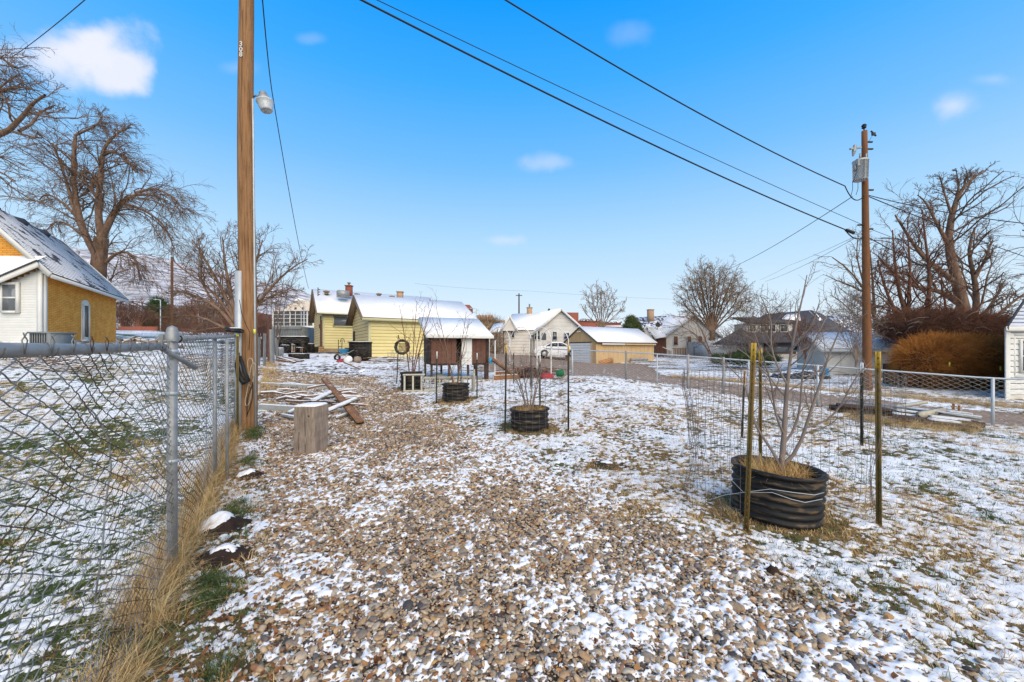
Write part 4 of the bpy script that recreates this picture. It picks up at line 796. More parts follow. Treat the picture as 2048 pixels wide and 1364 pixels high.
def cage(cx, cy, rx_, ry_, h, nv, nh, rad, label, seed, a0=0, a1=6.283, wob=.03, m='thin'):
    q = rs(seed); zg = g1(cx, cy); t_ = thing('wire_cage', label, 'wire cage', (cx, cy, zg), 'welded wire tree cages'); A_ = np.linspace(a0, a1, nv)
    def pnt(a, z_): a = np.asarray(a, float); z_ = np.asarray(z_, float); w1 = (fbm(a * 3, z_ * 3, 1.2, seed, 2) - .5) * wob * 4; return np.stack([cx + (rx_ + w1) * np.cos(a) , cy + (ry_ + w1) * np.sin(a), zg + z_ + (fbm(a * 4, z_ * 2, 1.5, seed + 4, 2) - .5) * wob * 3], -1)
    zz = np.linspace(.02, h, 9); Pv = pnt(np.repeat(A_[:, None], 9, 1), np.repeat(zz[None], nv, 0)); V, Fc = tubes(Pv, np.full(Pv.shape[:2], rad), 3); link('vertical_wires', new_mesh('vertical_wires', V - np.array([cx, cy, zg]), Fc, MT[m]), t_, kind='stuff')
    aa = np.linspace(a0, a1, nv * 2); hh_ = np.linspace(.03, h - .01, nh); Ph = pnt(np.repeat(aa[None], nh, 0), np.repeat(hh_[:, None], nv * 2, 1)); V, Fc = tubes(Ph, np.full(Ph.shape[:2], rad), 3); link('horizontal_wires', new_mesh('horizontal_wires', V - np.array([cx, cy, zg]), Fc, MT[m]), t_, kind='stuff')
    return t_
cage(2.48, 3.68, .80, .62, 1.28, 44, 11, .0018, 'loose rusty wire cage round the nearest planter and sapling', 3, -.75, 3.9, wob=.045)
cage(2.95, 5.1, .62, .55, .95, 46, 10, .0017, 'crumpled spare roll of wire mesh standing behind the nearest planter', 9, wob=.08)
cage(.36, 6.85, .58, .55, 1.30, 36, 9, .0014, 'wire cage round the second nearest planter', 4)
cage(-1.30, 9.6, .56, .5, 1.15, 30, 8, .0016, 'wire cage round the third planter', 5)
cage(-2.92, 11.5, .6, .5, 1.1, 26, 7, .0018, 'wire cage round the farthest planter', 6)
cage(7.15, 7.6, .36, .36, 1.05, 34, 12, .0022, 'grey rolled wire mesh column in front of the far utility pole', 8, m='wire', wob=.05)
# pale wire hanging across the nearest planter
for k_, l_ in enumerate(([(1462, 965), (1500, 955), (1516, 985), (1545, 978), (1580, 985), (1620, 990), (1645, 985)], [(1455, 1000), (1490, 990), (1515, 985), (1548, 985), (1575, 998), (1600, 1005), (1640, 998)])):
    M = Mb(); P_ = [PX(px, py, 3.20) for i, (px, py) in enumerate(l_)]; 
    for p in P_:
        dx = p.x - 2.38; p.y = 3.53 - math.sqrt(max(.385 ** 2 - dx * dx, .0004)) ; s_ = p.y / 3.20; p.x = 2.38 + dx; p.z = CZ + (p.z - CZ) * s_
    M.tube([np.array(p) for p in P_], .0028, 5); tag(M.obj('loose_wire', 'galvl', None, True), ('upper pale bent wire draped over the rim of the nearest planter', 'lower pale bent wire sagging across the nearest planter')[k_], 'wire')
# ================================================================ BUILDINGS
D1 = np.array([-.5195, .8545]); D2 = np.array([.8545, .5195])     # the block's two directions
def V3(xy, z): return np.array([xy[0], xy[1], z])
def gable_block(par, o, ex, out, W, z0, zt, depth, wall_m, gable_on='side'): pass
# ---- yellow shed -------------------------------------------------
K = np.array([-8.62, 23.5]); zt = CZ + 2.05; zb = CZ - .42
sh = thing('garden_shed', 'pale yellow lap-sided shed with a snowy gable roof in the middle distance', 'shed', V3(K, zb))
GW, GL = 5.55, 6.9; pk = CZ + 3.56
M = Mb(); A = V3(K, zb - .3)
M.extrude([V3(K, zb - .3), V3(K + D1 * GW, zb - .3), V3(K + D1 * GW, zt), V3(K + D1 * GW / 2, pk - .05), V3(K, zt)], V3(D2 * GL, 0)); M.obj('wall', 'brownfascia', sh)  # dark brown so the board gaps read as shadow lines
f1 = Fr(V3(K, zb), D2, 1); f2 = Fr(V3(K, zb), D1, -1)
siding(f1, sh, 'siding_y', 0.08, GL, 0, zt - zb - .1, .205)
sl_g = (pk - zt) / (GW / 2)
def clipg(zl):
    e_ = max(0, (zl + zb - zt) / sl_g); return (.08 + e_, GW - .0 - e_)
siding(f2, sh, 'siding_y_shade', .08, GW, 0, pk - zb - .25, .205, clipg)
f1.piece('corner_board', sh, 'trim_y', -.03, .11, .0, .045, 0, zt - zb - .02); f2.piece('corner_board', sh, 'trim_y', -.03, .10, .0, .043, 0, zt - zb - .05)
f2.piece('door', sh, 'darkwood', 4.5, 5.35, .02, .05, .05, 1.75)
q0 = lambda t_, s_, z_: V3(K + D1 * t_ + D2 * s_, z_)
ov = .35; dz = ov * sl_g
M = Mb(); slab(M, q0(-ov, -.45, zt - dz), q0(-ov, GL + .4, zt - dz), q0(GW / 2, GL + .4, pk), q0(GW / 2, -.45, pk), .06); slab(M, q0(GW + ov, -.45, zt - dz), q0(GW + ov, GL + .4, zt - dz), q0(GW / 2, GL + .4, pk), q0(GW / 2, -.45, pk), .06, .002); M.obj('roof', 'shingle', sh)
M = Mb(); slab(M, q0(-ov + .02, -.42, zt - dz + .02), q0(-ov + .02, GL + .37, zt - dz + .02), q0(GW / 2, GL + .37, pk), q0(GW / 2, -.42, pk), .05, .063); M.obj('snow_layer', 'snowroof', sh)
M = Mb(); slab(M, q0(GW + ov, -.42, zt - dz + .02), q0(GW + ov, GL + .37, zt - dz + .02), q0(GW / 2, GL + .37, pk), q0(GW / 2, -.42, pk), .05, .065); M.obj('snow_layer', 'snowroof', sh)
M = Mb(); M.beam(q0(-ov, -.46, zt - dz - .03), q0(GW / 2, -.46, pk - .03), .03, .17); M.obj('rake_board', 'brownfascia', sh); M = Mb(); M.beam(q0(GW + ov, -.46, zt - dz - .03), q0(GW / 2, -.46, pk - .032), .03, .17); M.obj('rake_board', 'brownfascia', sh)
M = Mb(); M.beam(q0(GW + ov, -.2, zt - dz - .07), q0(GW / 2, -.2, pk - .1), .5, .03); M.obj('soffit', 'brownfascia', sh)
M = Mb(); M.beam(q0(-ov - .01, -.46, zt - dz - .03), q0(-ov - .01, GL + .42, zt - dz - .03), .03, .16); M.obj('fascia', 'trim_y', sh)
M = Mb(); M.box(f2.p(2.1, .09, 2.9), (.1, .1, .1)); M.tube([f2.p(2.0, .06, 2.95), f2.p(1.95, .12, 2.9)], .04, 6); M.obj('floodlight', 'whitep', sh)
M = Mb(); M.tube([f1.p(1.75, .05, 1.35), f1.p(1.75, .09, 1.2), f1.p(1.8, .06, 1.12)], .03, 6); M.obj('tap', 'rust', sh)
# ---- yellow house ------------------------------------------------
K2 = np.array([-14.78, 30.5]); zb2 = CZ - .28; zt2 = CZ + 3.02; W2, L2_, pk2 = 7.6, 9.6, CZ + 5.15
hs = thing('yellow_house', 'yellow lap-sided house with snowy roof, red chimney and rear wooden deck', 'house', V3(K2, zb2)); q2 = lambda t_, s_, z_: V3(K2 + D1 * t_ + D2 * s_, z_)
M = Mb(); M.extrude([q2(0, 0, zb2 - .3), q2(W2, 0, zb2 - .3), q2(W2, 0, zt2), q2(W2 / 2, 0, pk2 - .05), q2(0, 0, zt2)], V3(D2 * L2_, 0)); M.obj('wall', 'brownfascia', hs)  # darker than the siding, painting the shade under each lap
g1_ = Fr(q2(0, 0, zb2), D2, 1); g2_ = Fr(q2(0, 0, zb2), D1, -1)
g1_.piece('foundation', hs, 'foundation', 0, 8, .0, .05, -.2, .38)
siding(g1_, hs, 'siding_y', .08, 9.6, .38, zt2 - zb2 - .1, .207); siding(g2_, hs, 'siding_y_shade', .08, W2, .2, pk2 - zb2 - .3, .22, lambda z: (.08 + max(0, (z + zb2 - zt2) / .56), W2 - max(0, (z + zb2 - zt2) / .56)))
g1_.piece('corner_board', hs, 'trim_y', -.03, .1, 0, .045, .38, zt2 - zb2)
window(g1_, hs, .78, 2.20, 2.3, .74, 'trim_y', 'glass_b', .08, (.58,)); 
g1_.piece('gutter', hs, 'trim_y', -.4, L2_ + .3, .42, .52, zt2 - zb2 - .25, zt2 - zb2 - .10)
ov = .5; dz = ov * (pk2 - zt2) / (W2 / 2)
M = Mb(); slab(M, q2(-ov, -.5, zt2 - dz), q2(-ov, L2_ + .4, zt2 - dz), q2(W2 / 2, L2_ + .4, pk2), q2(W2 / 2, -.5, pk2), .07); slab(M, q2(W2 + ov, -.5, zt2 - dz), q2(W2 + ov, L2_ + .4, zt2 - dz), q2(W2 / 2, L2_ + .4, pk2), q2(W2 / 2, -.5, pk2), .07, .003); M.obj('roof', 'shingle', hs)
M = Mb(); slab(M, q2(-ov + .03, -.45, zt2 - dz + .02), q2(-ov + .03, L2_ + .35, zt2 - dz + .02), q2(W2 / 2, L2_ + .35, pk2), q2(W2 / 2, -.45, pk2), .05, .072); M.obj('snow_layer', 'snowroof', hs)
M = Mb(); rr_ = rs(4); 
for i in range(9): a_ = 2.0 + i * .55; M.add([q2(.15 + rr_.rand() * .1, a_, zt2 + .27), q2(.15, a_ + .62, zt2 + .27), q2(.42 + rr_.rand() * .15, a_ + .62, zt2 + .42), q2(.42, a_, zt2 + .42)], [(0, 1, 2, 3)])
M.obj('bare_shingle_patch', 'shingle', hs)
M = Mb(); M.beam(q2(W2 + ov, -.5, zt2 - dz - .05), q2(W2 / 2, -.5, pk2 - .03), .04, .3); M.obj('rake_board', 'brownfascia', hs); M = Mb(); M.beam(q2(-ov, -.5, zt2 - dz - .03), q2(W2 / 2, -.5, pk2 - .031), .04, .2); M.obj('rake_board', 'brownfascia', hs)
M = Mb(); M.beam(q2(W2 + ov, -.22, zt2 - dz - .14), q2(W2 / 2, -.22, pk2 - .12), .5, .03); M.obj('soffit', 'brownfascia', hs)
def chim(par, c, s, z0, z1, m, nm='chimney'):
    M = Mb(); M.box((c[0], c[1], (z0 + z1) / 2), (s, s * .8, z1 - z0)); o = M.obj(nm, m, par); M = Mb(); M.box((c[0], c[1], z1 + .035), (s + .1, s * .8 + .1, .07)); M.obj('cap', m, o); return o
c_ = PX(698, 590, 33.5); o = chim(hs, (c_.x, c_.y), .48, pk2 - .5, PX(0, 572.5, 33.5).z, 'redbrick'); M = Mb(); M.tube([(c_.x, c_.y, PX(0, 572, 33.5).z), (c_.x, c_.y, PX(0, 566, 33.5).z)], .08, 8); M.tube([(c_.x, c_.y, PX(0, 567, 33.5).z), (c_.x, c_.y, PX(0, 565, 33.5).z)], .15, 8); M.obj('flue', 'grey_metal', o)
c_ = PX(800, 590, 35.5); chim(hs, (c_.x, c_.y), .5, pk2 - .6, PX(0, 584.5, 35.5).z, 'tanbrick')
c_ = PX(686, 589, 32.6); M = Mb(); M.box((c_.x, c_.y, PX(0, 588, 32.6).z), (.9, .8, .52), np.array(Matrix.Rotation(.55, 3, 'Z'))); M.obj('swamp_cooler', 'galv', hs)
for px, py, Y_ in ((653, 583, 33.0), (714, 588.5, 34.5), (758, 588, 35.5), (784, 593, 34.5)): c_ = PX(px, py, Y_); M = Mb(); M.lathe(c_ - Vector((0, 0, .1)), [(.16, -.15), (.16, .04), (.26, .04), (.25, .14), (.0, .2)], 12); M.obj('roof_vent', 'brownfascia', hs, True)
c_ = PX(636, 592, 31.5); M = Mb(); M.tube([c_, PX(636, 575, 31.5)], .035, 6); [M.box(PX(638, yy__, 31.45), (.18, .05, .05)) for yy__ in (579, 584, 589)]; M.obj('service_mast', 'tpostd', hs)
M = Mb(); M.tube([g2_.p(.9, .08, .3), g2_.p(.9, .08, 3.0)], .05, 6); M.tube([g1_.p(-.12, .06, .2), g1_.p(-.12, .06, 2.6)], .045, 6); M.tube([g2_.p(.9, .08, 2.0), g2_.p(.9, .1, 2.35)], .12, 8); M.obj('meter_pipes', 'rust', hs, kind='stuff')
# deck
dk = thing('deck', 'low brown wooden deck at the corner of the yellow house', 'deck', V3(K2 - D2 * 1.5, zb2)); fd = Fr(q2(.0, -.2, zb2), D2, 1)
for i in range(3): fd.piece('plank', dk, 'orangewood' if i == 1 else 'foundation', -4.6, .2, .8, .86, .02 + i * .17, .17 + i * .17)
for i in range(6): fd.piece('plank', dk, 'foundation', -4.6, .2, -1.2 + i * .33, -.9 + i * .33, .53, .57)
# ---- brown coop --------------------------------------------------
Kc = np.array(PX(862, 700, 13.5))[:2]; zc = g1(*(Kc + D2 * 1)) ; cp = thing('chicken_coop', 'reddish-brown raised coop with white door panel and snowy lean-to roof', 'coop', V3(Kc, zc))
e_ = np.array([.93, .36]); e_ /= np.linalg.norm(e_); fc = Fr(V3(Kc, 0), e_, 1); CW = 1.98; CD = 1.55
zf = PX(0, 727, 13.5).z; ztf = PX(0, 674, 13.5).z; ztb = PX(0, 640, 13.5).z + .15
n_ = 11
for i in range(n_):
    a = CW * i / n_; b = CW * (i + 1) / n_ - .008
    if 4.2 < i < 6: continue
    fc.piece('board', cp, 'rust', a, b, -.03, 0, zf, ztf)
fc.piece('opening_shade', cp, 'dark', .45 * CW, .56 * CW, -.35, -.3, zf, ztf)  # near-black panel set inside, painting the shade of the coop interior
fc.piece('door_panel', cp, 'siding_w', .545 * CW, .735 * CW, .004, .024, zf - .06, ztf - .05)
M = Mb(); M.extrude([fc.p(-.02, 0, zf), fc.p(-.02, -CD, zf), fc.p(-.02, -CD, ztb - .05), fc.p(-.02, 0, ztf)], fc.ex * .03); M.obj('side_panel', 'darkwood', cp); M = Mb(); M.extrude([fc.p(CW, 0, zf), fc.p(CW, -CD, zf), fc.p(CW, -CD, ztb - .05), fc.p(CW, 0, ztf)], fc.ex * .03); M.obj('side_panel', 'darkwood', cp)
fc.piece('back_panel', cp, 'darkwood', 0, CW, -CD, -CD + .03, zf, ztb - .1); fc.piece('floor', cp, 'darkwood', 0, CW, -CD, 0, zf - .05, zf)
for x_ in (.0, .62, CW * .66, CW - .02):
    for y_ in (-.06, -CD + .05):
        w_ = .15 if x_ > 1.8 else .07; fc.piece('leg', cp, 'darkwood', x_, x_ + w_, y_ - .08, y_, zc - .2, zf if x_ < 1.8 else ztf)
fc.piece('crossbeam', cp, 'rust', 0, CW + .1, -.1, -.04, zf - .07, zf - .005)
fc.piece('storage_box', cp, 'concrete', .2, .55, -1.0, -.4, zc, zc + .2)
M = Mb(); slab(M, fc.p(-.18, .22, ztf), fc.p(CW + .22, .22, ztf), fc.p(CW + .22, -CD - .2, ztb), fc.p(-.18, -CD - .2, ztb), .05); M.obj('roof', 'greyboard', cp)
M = Mb(); slab(M, fc.p(-.17, .20, ztf), fc.p(CW + .20, .20, ztf), fc.p(CW + .20, -CD - .18, ztb), fc.p(-.17, -CD - .18, ztb), .035, .055); M.obj('snow_layer', 'snowroof', cp)
fc.piece('fascia', cp, 'siding_w', -.19, CW + .23, .22, .25, ztf - .035, ztf + .075)
M = Mb(); M.beam(fc.p(-.19, .24, ztf), fc.p(-.19, -CD - .2, ztb), .025, .1); M.obj('fascia', 'siding_w', cp)
M = Mb(); M.beam(fc.p(CW + .18, .1, zf + .1), fc.p(CW + 1.0, .25, zc + .12), .26, .03); rmp_ = tag(M.obj('ramp', 'darkwood', None), 'sloping wooden slide leaning against the right end of the brown coop', 'slide'); M = Mb(); M.beam(fc.p(CW + .18, .24, zf + .17), fc.p(CW + 1.0, .39, zc + .17), .03, .09); M.obj('rail', 'brownboard', rmp_)
M = Mb(); M.box(fc.p(CW + .16, .1, zf + .08), (.12, .12, .2)); tag(M.obj('bucket', 'blue', None), 'small blue plastic box fixed to the right front corner of the coop', 'box')
M = Mb(); M.tube([fc.p(CW + .30, .15, zc), fc.p(CW + .31, .15, ztf - .1)], .022, 6); tag(M.obj('white_pipe', 'whitep', None), 'upright white pipe at the right front corner of the coop', 'pipe')
# ---- beige garage ------------------------------------------------
Kg = np.array([7.5, 34.7]); zg_ = CZ - 1.26; zgt = CZ + .78; Wg, Lg, pkg = 4.35, 7.7, CZ + 2.12
ga = thing('garage', 'small beige garage with a white roll-up door and thick snow on its gable roof', 'garage', V3(Kg, zg_)); q3 = lambda t_, s_, z_: V3(Kg + D1 * t_ + D2 * s_, z_)
M = Mb(); M.extrude([q3(0, 0, zg_ - .3), q3(Wg, 0, zg_ - .3), q3(Wg, 0, zgt), q3(Wg / 2, 0, pkg - .05), q3(0, 0, zgt)], V3(D2 * Lg, 0)); M.obj('wall', 'tan', ga)
h1 = Fr(q3(0, 0, zg_), D2, 1); h2 = Fr(q3(0, 0, zg_), D1, -1)
for i in range(13): h1.piece('batten', ga, 'tan', .3 + i * .6, .36 + i * .6, .002, .022, 0, 1.95)
for i in range(7): h2.piece('batten', ga, 'tan', .3 + i * .6, .35 + i * .6, .002, .02, 2.0 if .6 < .3 + i * .6 < 3.7 else 0, 2.2 + min(i, 6 - i) * .33)
h2.piece('corner_board', ga, 'tan', -.04, .1, .0, .05, 0, 2.0); h1.piece('corner_board', ga, 'tan', -.045, .09, .0, .052, 0, 2.0)
dr = h2.piece('door', ga, 'dark', .62, 3.62, .003, .012, 0, 1.93)
for i in range(8): h2.piece('door_slat', ga, 'whitep', .66, 3.58, .02, .05, .01 + i * .238, .235 + i * .238)
h2.piece('door_frame', ga, 'tan', .52, .63, .0, .07, 0, 1.95); h2.piece('door_frame', ga, 'tan', 3.6, 3.71, .0, .07, 0, 1.95); h2.piece('door_frame', ga, 'darkwood', .55, 3.7, .0, .075, 1.94, 2.0)
M = Mb(); M.box(h2.p(2.35, .1, 2.95), (.12, .12, .12)); M.box(h2.p(2.1, .08, 2.98), (.16, .08, .1)); M.obj('floodlight', 'whitep', ga); M = Mb(); M.box(h2.p(2.1, .06, .95), (.12, .04, .04)); M.obj('door_handle', 'galv', ga)
ov = .25; dz = ov * .64
M = Mb(); slab(M, q3(-ov, -.15, zgt - dz), q3(-ov, Lg + .25, zgt - dz), q3(Wg / 2, Lg + .25, pkg), q3(Wg / 2, -.15, pkg), .05); slab(M, q3(Wg + ov, -.15, zgt - dz), q3(Wg + ov, Lg + .25, zgt - dz), q3(Wg / 2, Lg + .25, pkg), q3(Wg / 2, -.15, pkg), .05, .003); M.obj('roof', 'shingle', ga)
M = Mb(); slab(M, q3(-ov + .02, -.1, zgt - dz + .02), q3(-ov + .02, Lg + .2, zgt - dz + .02), q3(Wg / 2, Lg + .2, pkg), q3(Wg / 2, -.1, pkg), .06, .053); M.obj('snow_layer', 'snowroof', ga); M = Mb(); slab(M, q3(Wg + ov - .02, -.1, zgt - dz + .02), q3(Wg + ov - .02, Lg + .2, zgt - dz + .02), q3(Wg / 2, Lg + .2, pkg), q3(Wg / 2, -.1, pkg), .06, .055); M.obj('snow_layer', 'snowroof', ga)
h1.piece('fascia', ga, 'siding_w', .5, 3.4, ov - .02, ov + .01, 1.74, 1.86); h1.piece('fascia', ga, 'tan', 3.5, 7.7, ov - .02, ov + .008, 1.74, 1.86)
M = Mb(); M.beam(h1.p(.3, .06, .05), h1.p(1.9, .12, .35), .5, .05, up=(0, 1, 0)); tag(M.obj('plywood_sheet', 'orangewood', None), 'orange-brown board leaning on the side wall of the beige garage', 'board')
q = rs(6)
for i in range(9):
    x_ = 3.9 + (i % 5) * .55; z_ = .0 + (i // 5) * .26
    o = h1.piece('concrete_block', None, 'concrete', x_, x_ + .5, .35, .65, z_ + (.0), z_ + .25); tag(o, '%s grey concrete block in the %s row of the low stack by the garage' % (('leftmost', 'second', 'middle', 'fourth', 'rightmost')[i % 5], ('bottom', 'upper')[i // 5]), 'block', 'concrete blocks stacked beside the garage')
# ---- helper for the other gabled houses --------------------------
def house(name, label, cat, K_, dg, dl, W, Ln_, z0, zt_, zp, wm, rm, snow_m, ov=.4, courses_n=0, parts=None, group=None):
    t_ = thing(name, label, cat, V3(K_, z0), group); qq = lambda a, b, z: V3(K_ + dg * a + dl * b, z)
    M = Mb(); M.extrude([qq(0, 0, z0 - .4), qq(W, 0, z0 - .4), qq(W, 0, zt_), qq(W / 2, 0, zp - .05), qq(0, 0, zt_)], V3(dl * Ln_, 0)); M.obj('wall', wm, t_)
    dz_ = ov * (zp - zt_) / (W / 2)
    M = Mb(); slab(M, qq(-ov, -ov, zt_ - dz_), qq(-ov, Ln_ + ov, zt_ - dz_), qq(W / 2, Ln_ + ov, zp), qq(W / 2, -ov, zp), .07); slab(M, qq(W + ov, -ov, zt_ - dz_), qq(W + ov, Ln_ + ov, zt_ - dz_), qq(W / 2, Ln_ + ov, zp), qq(W / 2, -ov, zp), .07, .003); M.obj('roof', rm, t_)
    if snow_m:
        for s_ in (0, 1):
            a_ = W + ov if s_ else -ov
            M = Mb(); slab(M, qq(a_, -ov + .05, zt_ - dz_ + .01), qq(a_, Ln_ + ov - .05, zt_ - dz_ + .01), qq(W / 2, Ln_ + ov - .05, zp), qq(W / 2, -ov + .05, zp), .05, .074 + .002 * s_); M.obj('snow_layer', snow_m, t_)
    for s_ in (0, 1):
        a_ = W + ov if s_ else -ov
        M = Mb(); M.beam(qq(a_, -ov - .02, zt_ - dz_ - .02), qq(W / 2, -ov - .02, zp - .02 - .003 * s_), .04, .22); M.obj('rake_board', 'siding_w' if wm != 'brick' else 'siding_w', t_)
        M = Mb(); M.beam(qq(a_ + (.02 if s_ else -.02), -ov, zt_ - dz_ - .03), qq(a_ + (.02 if s_ else -.02), Ln_ + ov, zt_ - dz_ - .03), .04, .2); M.obj('fascia', 'siding_w', t_)
    return t_, qq
# ---- white gabled house (centre) ---------------------------------
Ya = 43.0; s18 = F / Ya
KA = np.array([PX(1168, 700, Ya).x, Ya]); dl_ = np.array([-.42, .907]); dgm = np.array([-1, -.03])
wh_, qa = house('white_house', 'white house with wide front gable, arched window and lit porch lamp behind the car', 'house', KA, dgm, dl_, 5.4, 9, CZ - .75, CZ + 2.05, CZ + 4.45, 'siding_w2', 'shingle', 'snowroof', .35)
fa = Fr(V3(KA, CZ - .75), dgm, -1)
for i in range(11):
    z_ = i * .42; hw = 2.7 if z_ < 2.6 else 2.7 - (z_ - 2.6) * 1.13
    if hw > .2: fa.piece('siding_board', wh_, 'siding_w2', 2.7 - hw, 2.7 + hw, .0, .022, z_, z_ + .405)
for px0, px1, py0, py1 in ((1069, 1079, 662, 679), (1105, 1113, 664, 680), (1128, 1138, 666, 678)):
    x0 = (PX(1168, 0, Ya).x - PX(px1, 0, Ya).x); window(fa, wh_, x0, (HY - py1) / s18 + .75, (px1 - px0) / s18, (py1 - py0) / s18, 'siding_w', 'glass', .06, (), (.5,))
M = Mb(); x0 = PX(1168, 0, Ya).x - PX(1092, 0, Ya).x; a = np.linspace(0, math.pi, 10); zz0 = (HY - 680) / s18 + .75; M.extrude([fa.p(x0, .01, zz0), fa.p(x0 + .52, .01, zz0)] + [fa.p(x0 + .26 + .26 * math.cos(t_), .01, zz0 + .55 + .26 * math.sin(t_)) for t_ in a], fa.ey * .04); M.obj('arched_window', 'glass', wh_)
# left wing with lower eave and small gable
KB = np.array([PX(1066, 700, Ya).x, Ya + .1]); wz = Mb(); xl = PX(1008, 0, Ya).x
M = Mb(); M.box(((KB[0] + xl) / 2, Ya + 3.2, (CZ - .75 + CZ + 2.35) / 2), (KB[0] - xl, 6, 3.1)); M.obj('wing_wall', 'siding_w2', wh_)
M = Mb(); zr = CZ + (HY - 628) / F * (Ya + 3); slab(M, (xl - .3, Ya - .1, CZ + 2.2), (KB[0] + .2, Ya - .1, CZ + 2.2), (KB[0] + 2.6, Ya + 3.5, zr + .25), (xl + .9, Ya + 3.5, zr), .06, 0); M.obj('wing_roof', 'snowroof', wh_)
M = Mb(); x0, x1 = PX(1004, 0, Ya).x, PX(1032, 0, Ya).x; M.extrude([(x0, Ya - .35, CZ + 2.1), (x1, Ya - .35, CZ + 2.1), ((x0 + x1) / 2 + .1, Ya - .35, CZ + 3.6)], (0, 2, 0)); M.obj('small_gable', 'siding_w2', wh_)
xm = (x0 + x1) / 2 + .1; M = Mb(); M.beam((x0 - .25, Ya - .45, CZ + 1.9), (xm, Ya - .45, CZ + 3.72), .1, .16); M.beam((x1 + .25, Ya - .45, CZ + 1.85), (xm, Ya - .452, CZ + 3.72), .1, .16); M.obj('gable_trim', 'siding_w', wh_, kind='stuff')
M = Mb(); M.extrude([(PX(978, 0, Ya).x, Ya - .1, CZ + 1.9), (x0 + .1, Ya - .1, CZ + 1.9), (x0 + .1, Ya + 3, CZ + 3.2), (PX(985, 0, Ya).x, Ya + 3, CZ + 3.0)], (0, 0, .08)); M.obj('side_roof', 'snowroof', wh_); M = Mb(); M.box(((PX(982, 0, Ya).x + x0) / 2 + .1, Ya + 1.6, CZ + .6), (x0 - PX(982, 0, Ya).x, 3, 2.7)); M.obj('side_wall', 'siding_w2', wh_)
fb = Fr((xl, Ya + .15, CZ - .75), (1, 0), 1)
for px0, px1, py0, py1 in ((1022, 1028, 662, 675),): window(fb, wh_, PX(px0, 0, Ya).x - xl, (HY - py1) / s18 + .75, (px1 - px0) / s18, (py1 - py0) / s18, 'siding_w', 'glass', .05)
fb.piece('side_window', wh_, 'glass', PX(997, 0, Ya).x - xl, PX(1001, 0, Ya).x - xl, .0, .03, (HY - 684) / s18 + .75, (HY - 663) / s18 + .75)
for i in range(9): z_ = i * .34; fb.piece('siding_board', wh_, 'siding_w2', 0, KB[0] - xl - .1, -.02, .018, z_, z_ + .32)
lm = PX(1056, 658, Ya - .05); M = Mb(); M.box(lm, (.4, .12, .16)); o = M.obj('porch_lamp', 'whitep', wh_)
em = bpy.data.materials.new('lit_lamp'); em.use_nodes = True; em.node_tree.nodes['Principled BSDF'].inputs['Emission Color'].default_value = (1, .75, .4, 1); em.node_tree.nodes['Principled BSDF'].inputs['Emission Strength'].default_value = 2.5; MT['lit'] = em
o.data.materials.clear(); o.data.materials.append(em)
c_ = PX(1059, 620, Ya + 3.5); o = chim(wh_, (c_.x, c_.y), .62, CZ + 3.6, PX(0, 616, Ya + 3.5).z, 'tanbrick'); M = Mb(); M.tube([(c_.x, c_.y, PX(0, 616, 46).z), (c_.x, c_.y, PX(0, 607, 46).z)], .09, 8); M.obj('flue', 'grey_metal', o); c_ = PX(1098, 619, 45); M = Mb(); M.tube([c_ - Vector((0, 0, .3)), c_ + Vector((0, 0, .1))], .12, 8); M.obj('roof_vent', 'tpostd', wh_)
# ---- second white house (right of the garage) --------------------
Yb = 46.0; sb = F / Yb; KH = np.array([PX(1436, 700, Yb).x, Yb])
w2, qb = house('white_house', 'white cottage with grey snow-dusted roof, satellite dish and brown porch door', 'house', KH, np.array([-1., 0]), np.array([-.35, .937]), 6.2, 5, CZ - .6, CZ + 1.75, CZ + 4.15, 'siding_w2', 'shingle', 'snowroof', .3)
fw = Fr(V3(KH, CZ - .6), (-1, 0), -1)
for px0, px1 in ((1347, 1355), (1374, 1382), (1397, 1404)): window(fw, w2, PX(1436, 0, Yb).x - PX(px1, 0, Yb).x, (HY - 690) / sb + .6, 8 / sb, 17 / sb, 'siding_w', 'rust', .05)
M = Mb(); xl2 = PX(1262, 0, Yb).x; xr2 = PX(1384, 0, Yb).x; slab(M, (xl2 - .6, Yb + 1.0, CZ + 1.6), (xr2, Yb + .6, CZ + 1.6), (xr2 - .3, Yb + 4.2, CZ + 4.4), (PX(1278, 0, Yb).x, Yb + 4.2, CZ + 4.1), .07); M.obj('main_roof', 'shingle_snow', w2)
M = Mb(); M.box(((xl2 + xr2) / 2 + .5, Yb + 3.2, CZ + .5), (xr2 - xl2 - 1, 4, 2.4)); M.obj('main_wall', 'siding_w2', w2)
xa, xb_ = PX(1278, 0, Yb - 1).x, PX(1306, 0, Yb - 1).x; M = Mb(); M.extrude([(xa, Yb - .9, CZ - .6), (xb_, Yb - .9, CZ - .6), (xb_, Yb - .9, CZ + 1.45), ((xa + xb_) / 2, Yb - .9, CZ + 2.65), (xa, Yb - .9, CZ + 1.45)], (0, 3, 0)); M.obj('porch_wall', 'siding_w2', w2)
xm = (xa + xb_) / 2; M = Mb(); slab(M, (xb_ + .3, Yb - 1.2, CZ + 1.3), (xb_ + 2.0, Yb - .2, CZ + 1.55), (xb_ + 2, Yb + 1.6, CZ + 2.7), (xm, Yb - 1.2, CZ + 2.8), .05); M.obj('porch_roof', 'snowroof', w2)
M = Mb(); M.beam((xa - .25, Yb - 1.2, CZ + 1.25), (xm, Yb - 1.2, CZ + 2.8), .08, .14); M.beam((xb_ + .25, Yb - 1.2, CZ + 1.25), (xm, Yb - 1.202, CZ + 2.8), .08, .14); M.obj('gable_trim', 'siding_w', w2, kind='stuff')
fw.piece('door', w2, 'rust', PX(1436, 0, Yb).x - PX(1332, 0, Yb).x, PX(1436, 0, Yb).x - PX(1312, 0, Yb).x, .02, .08, .1, 2.0)
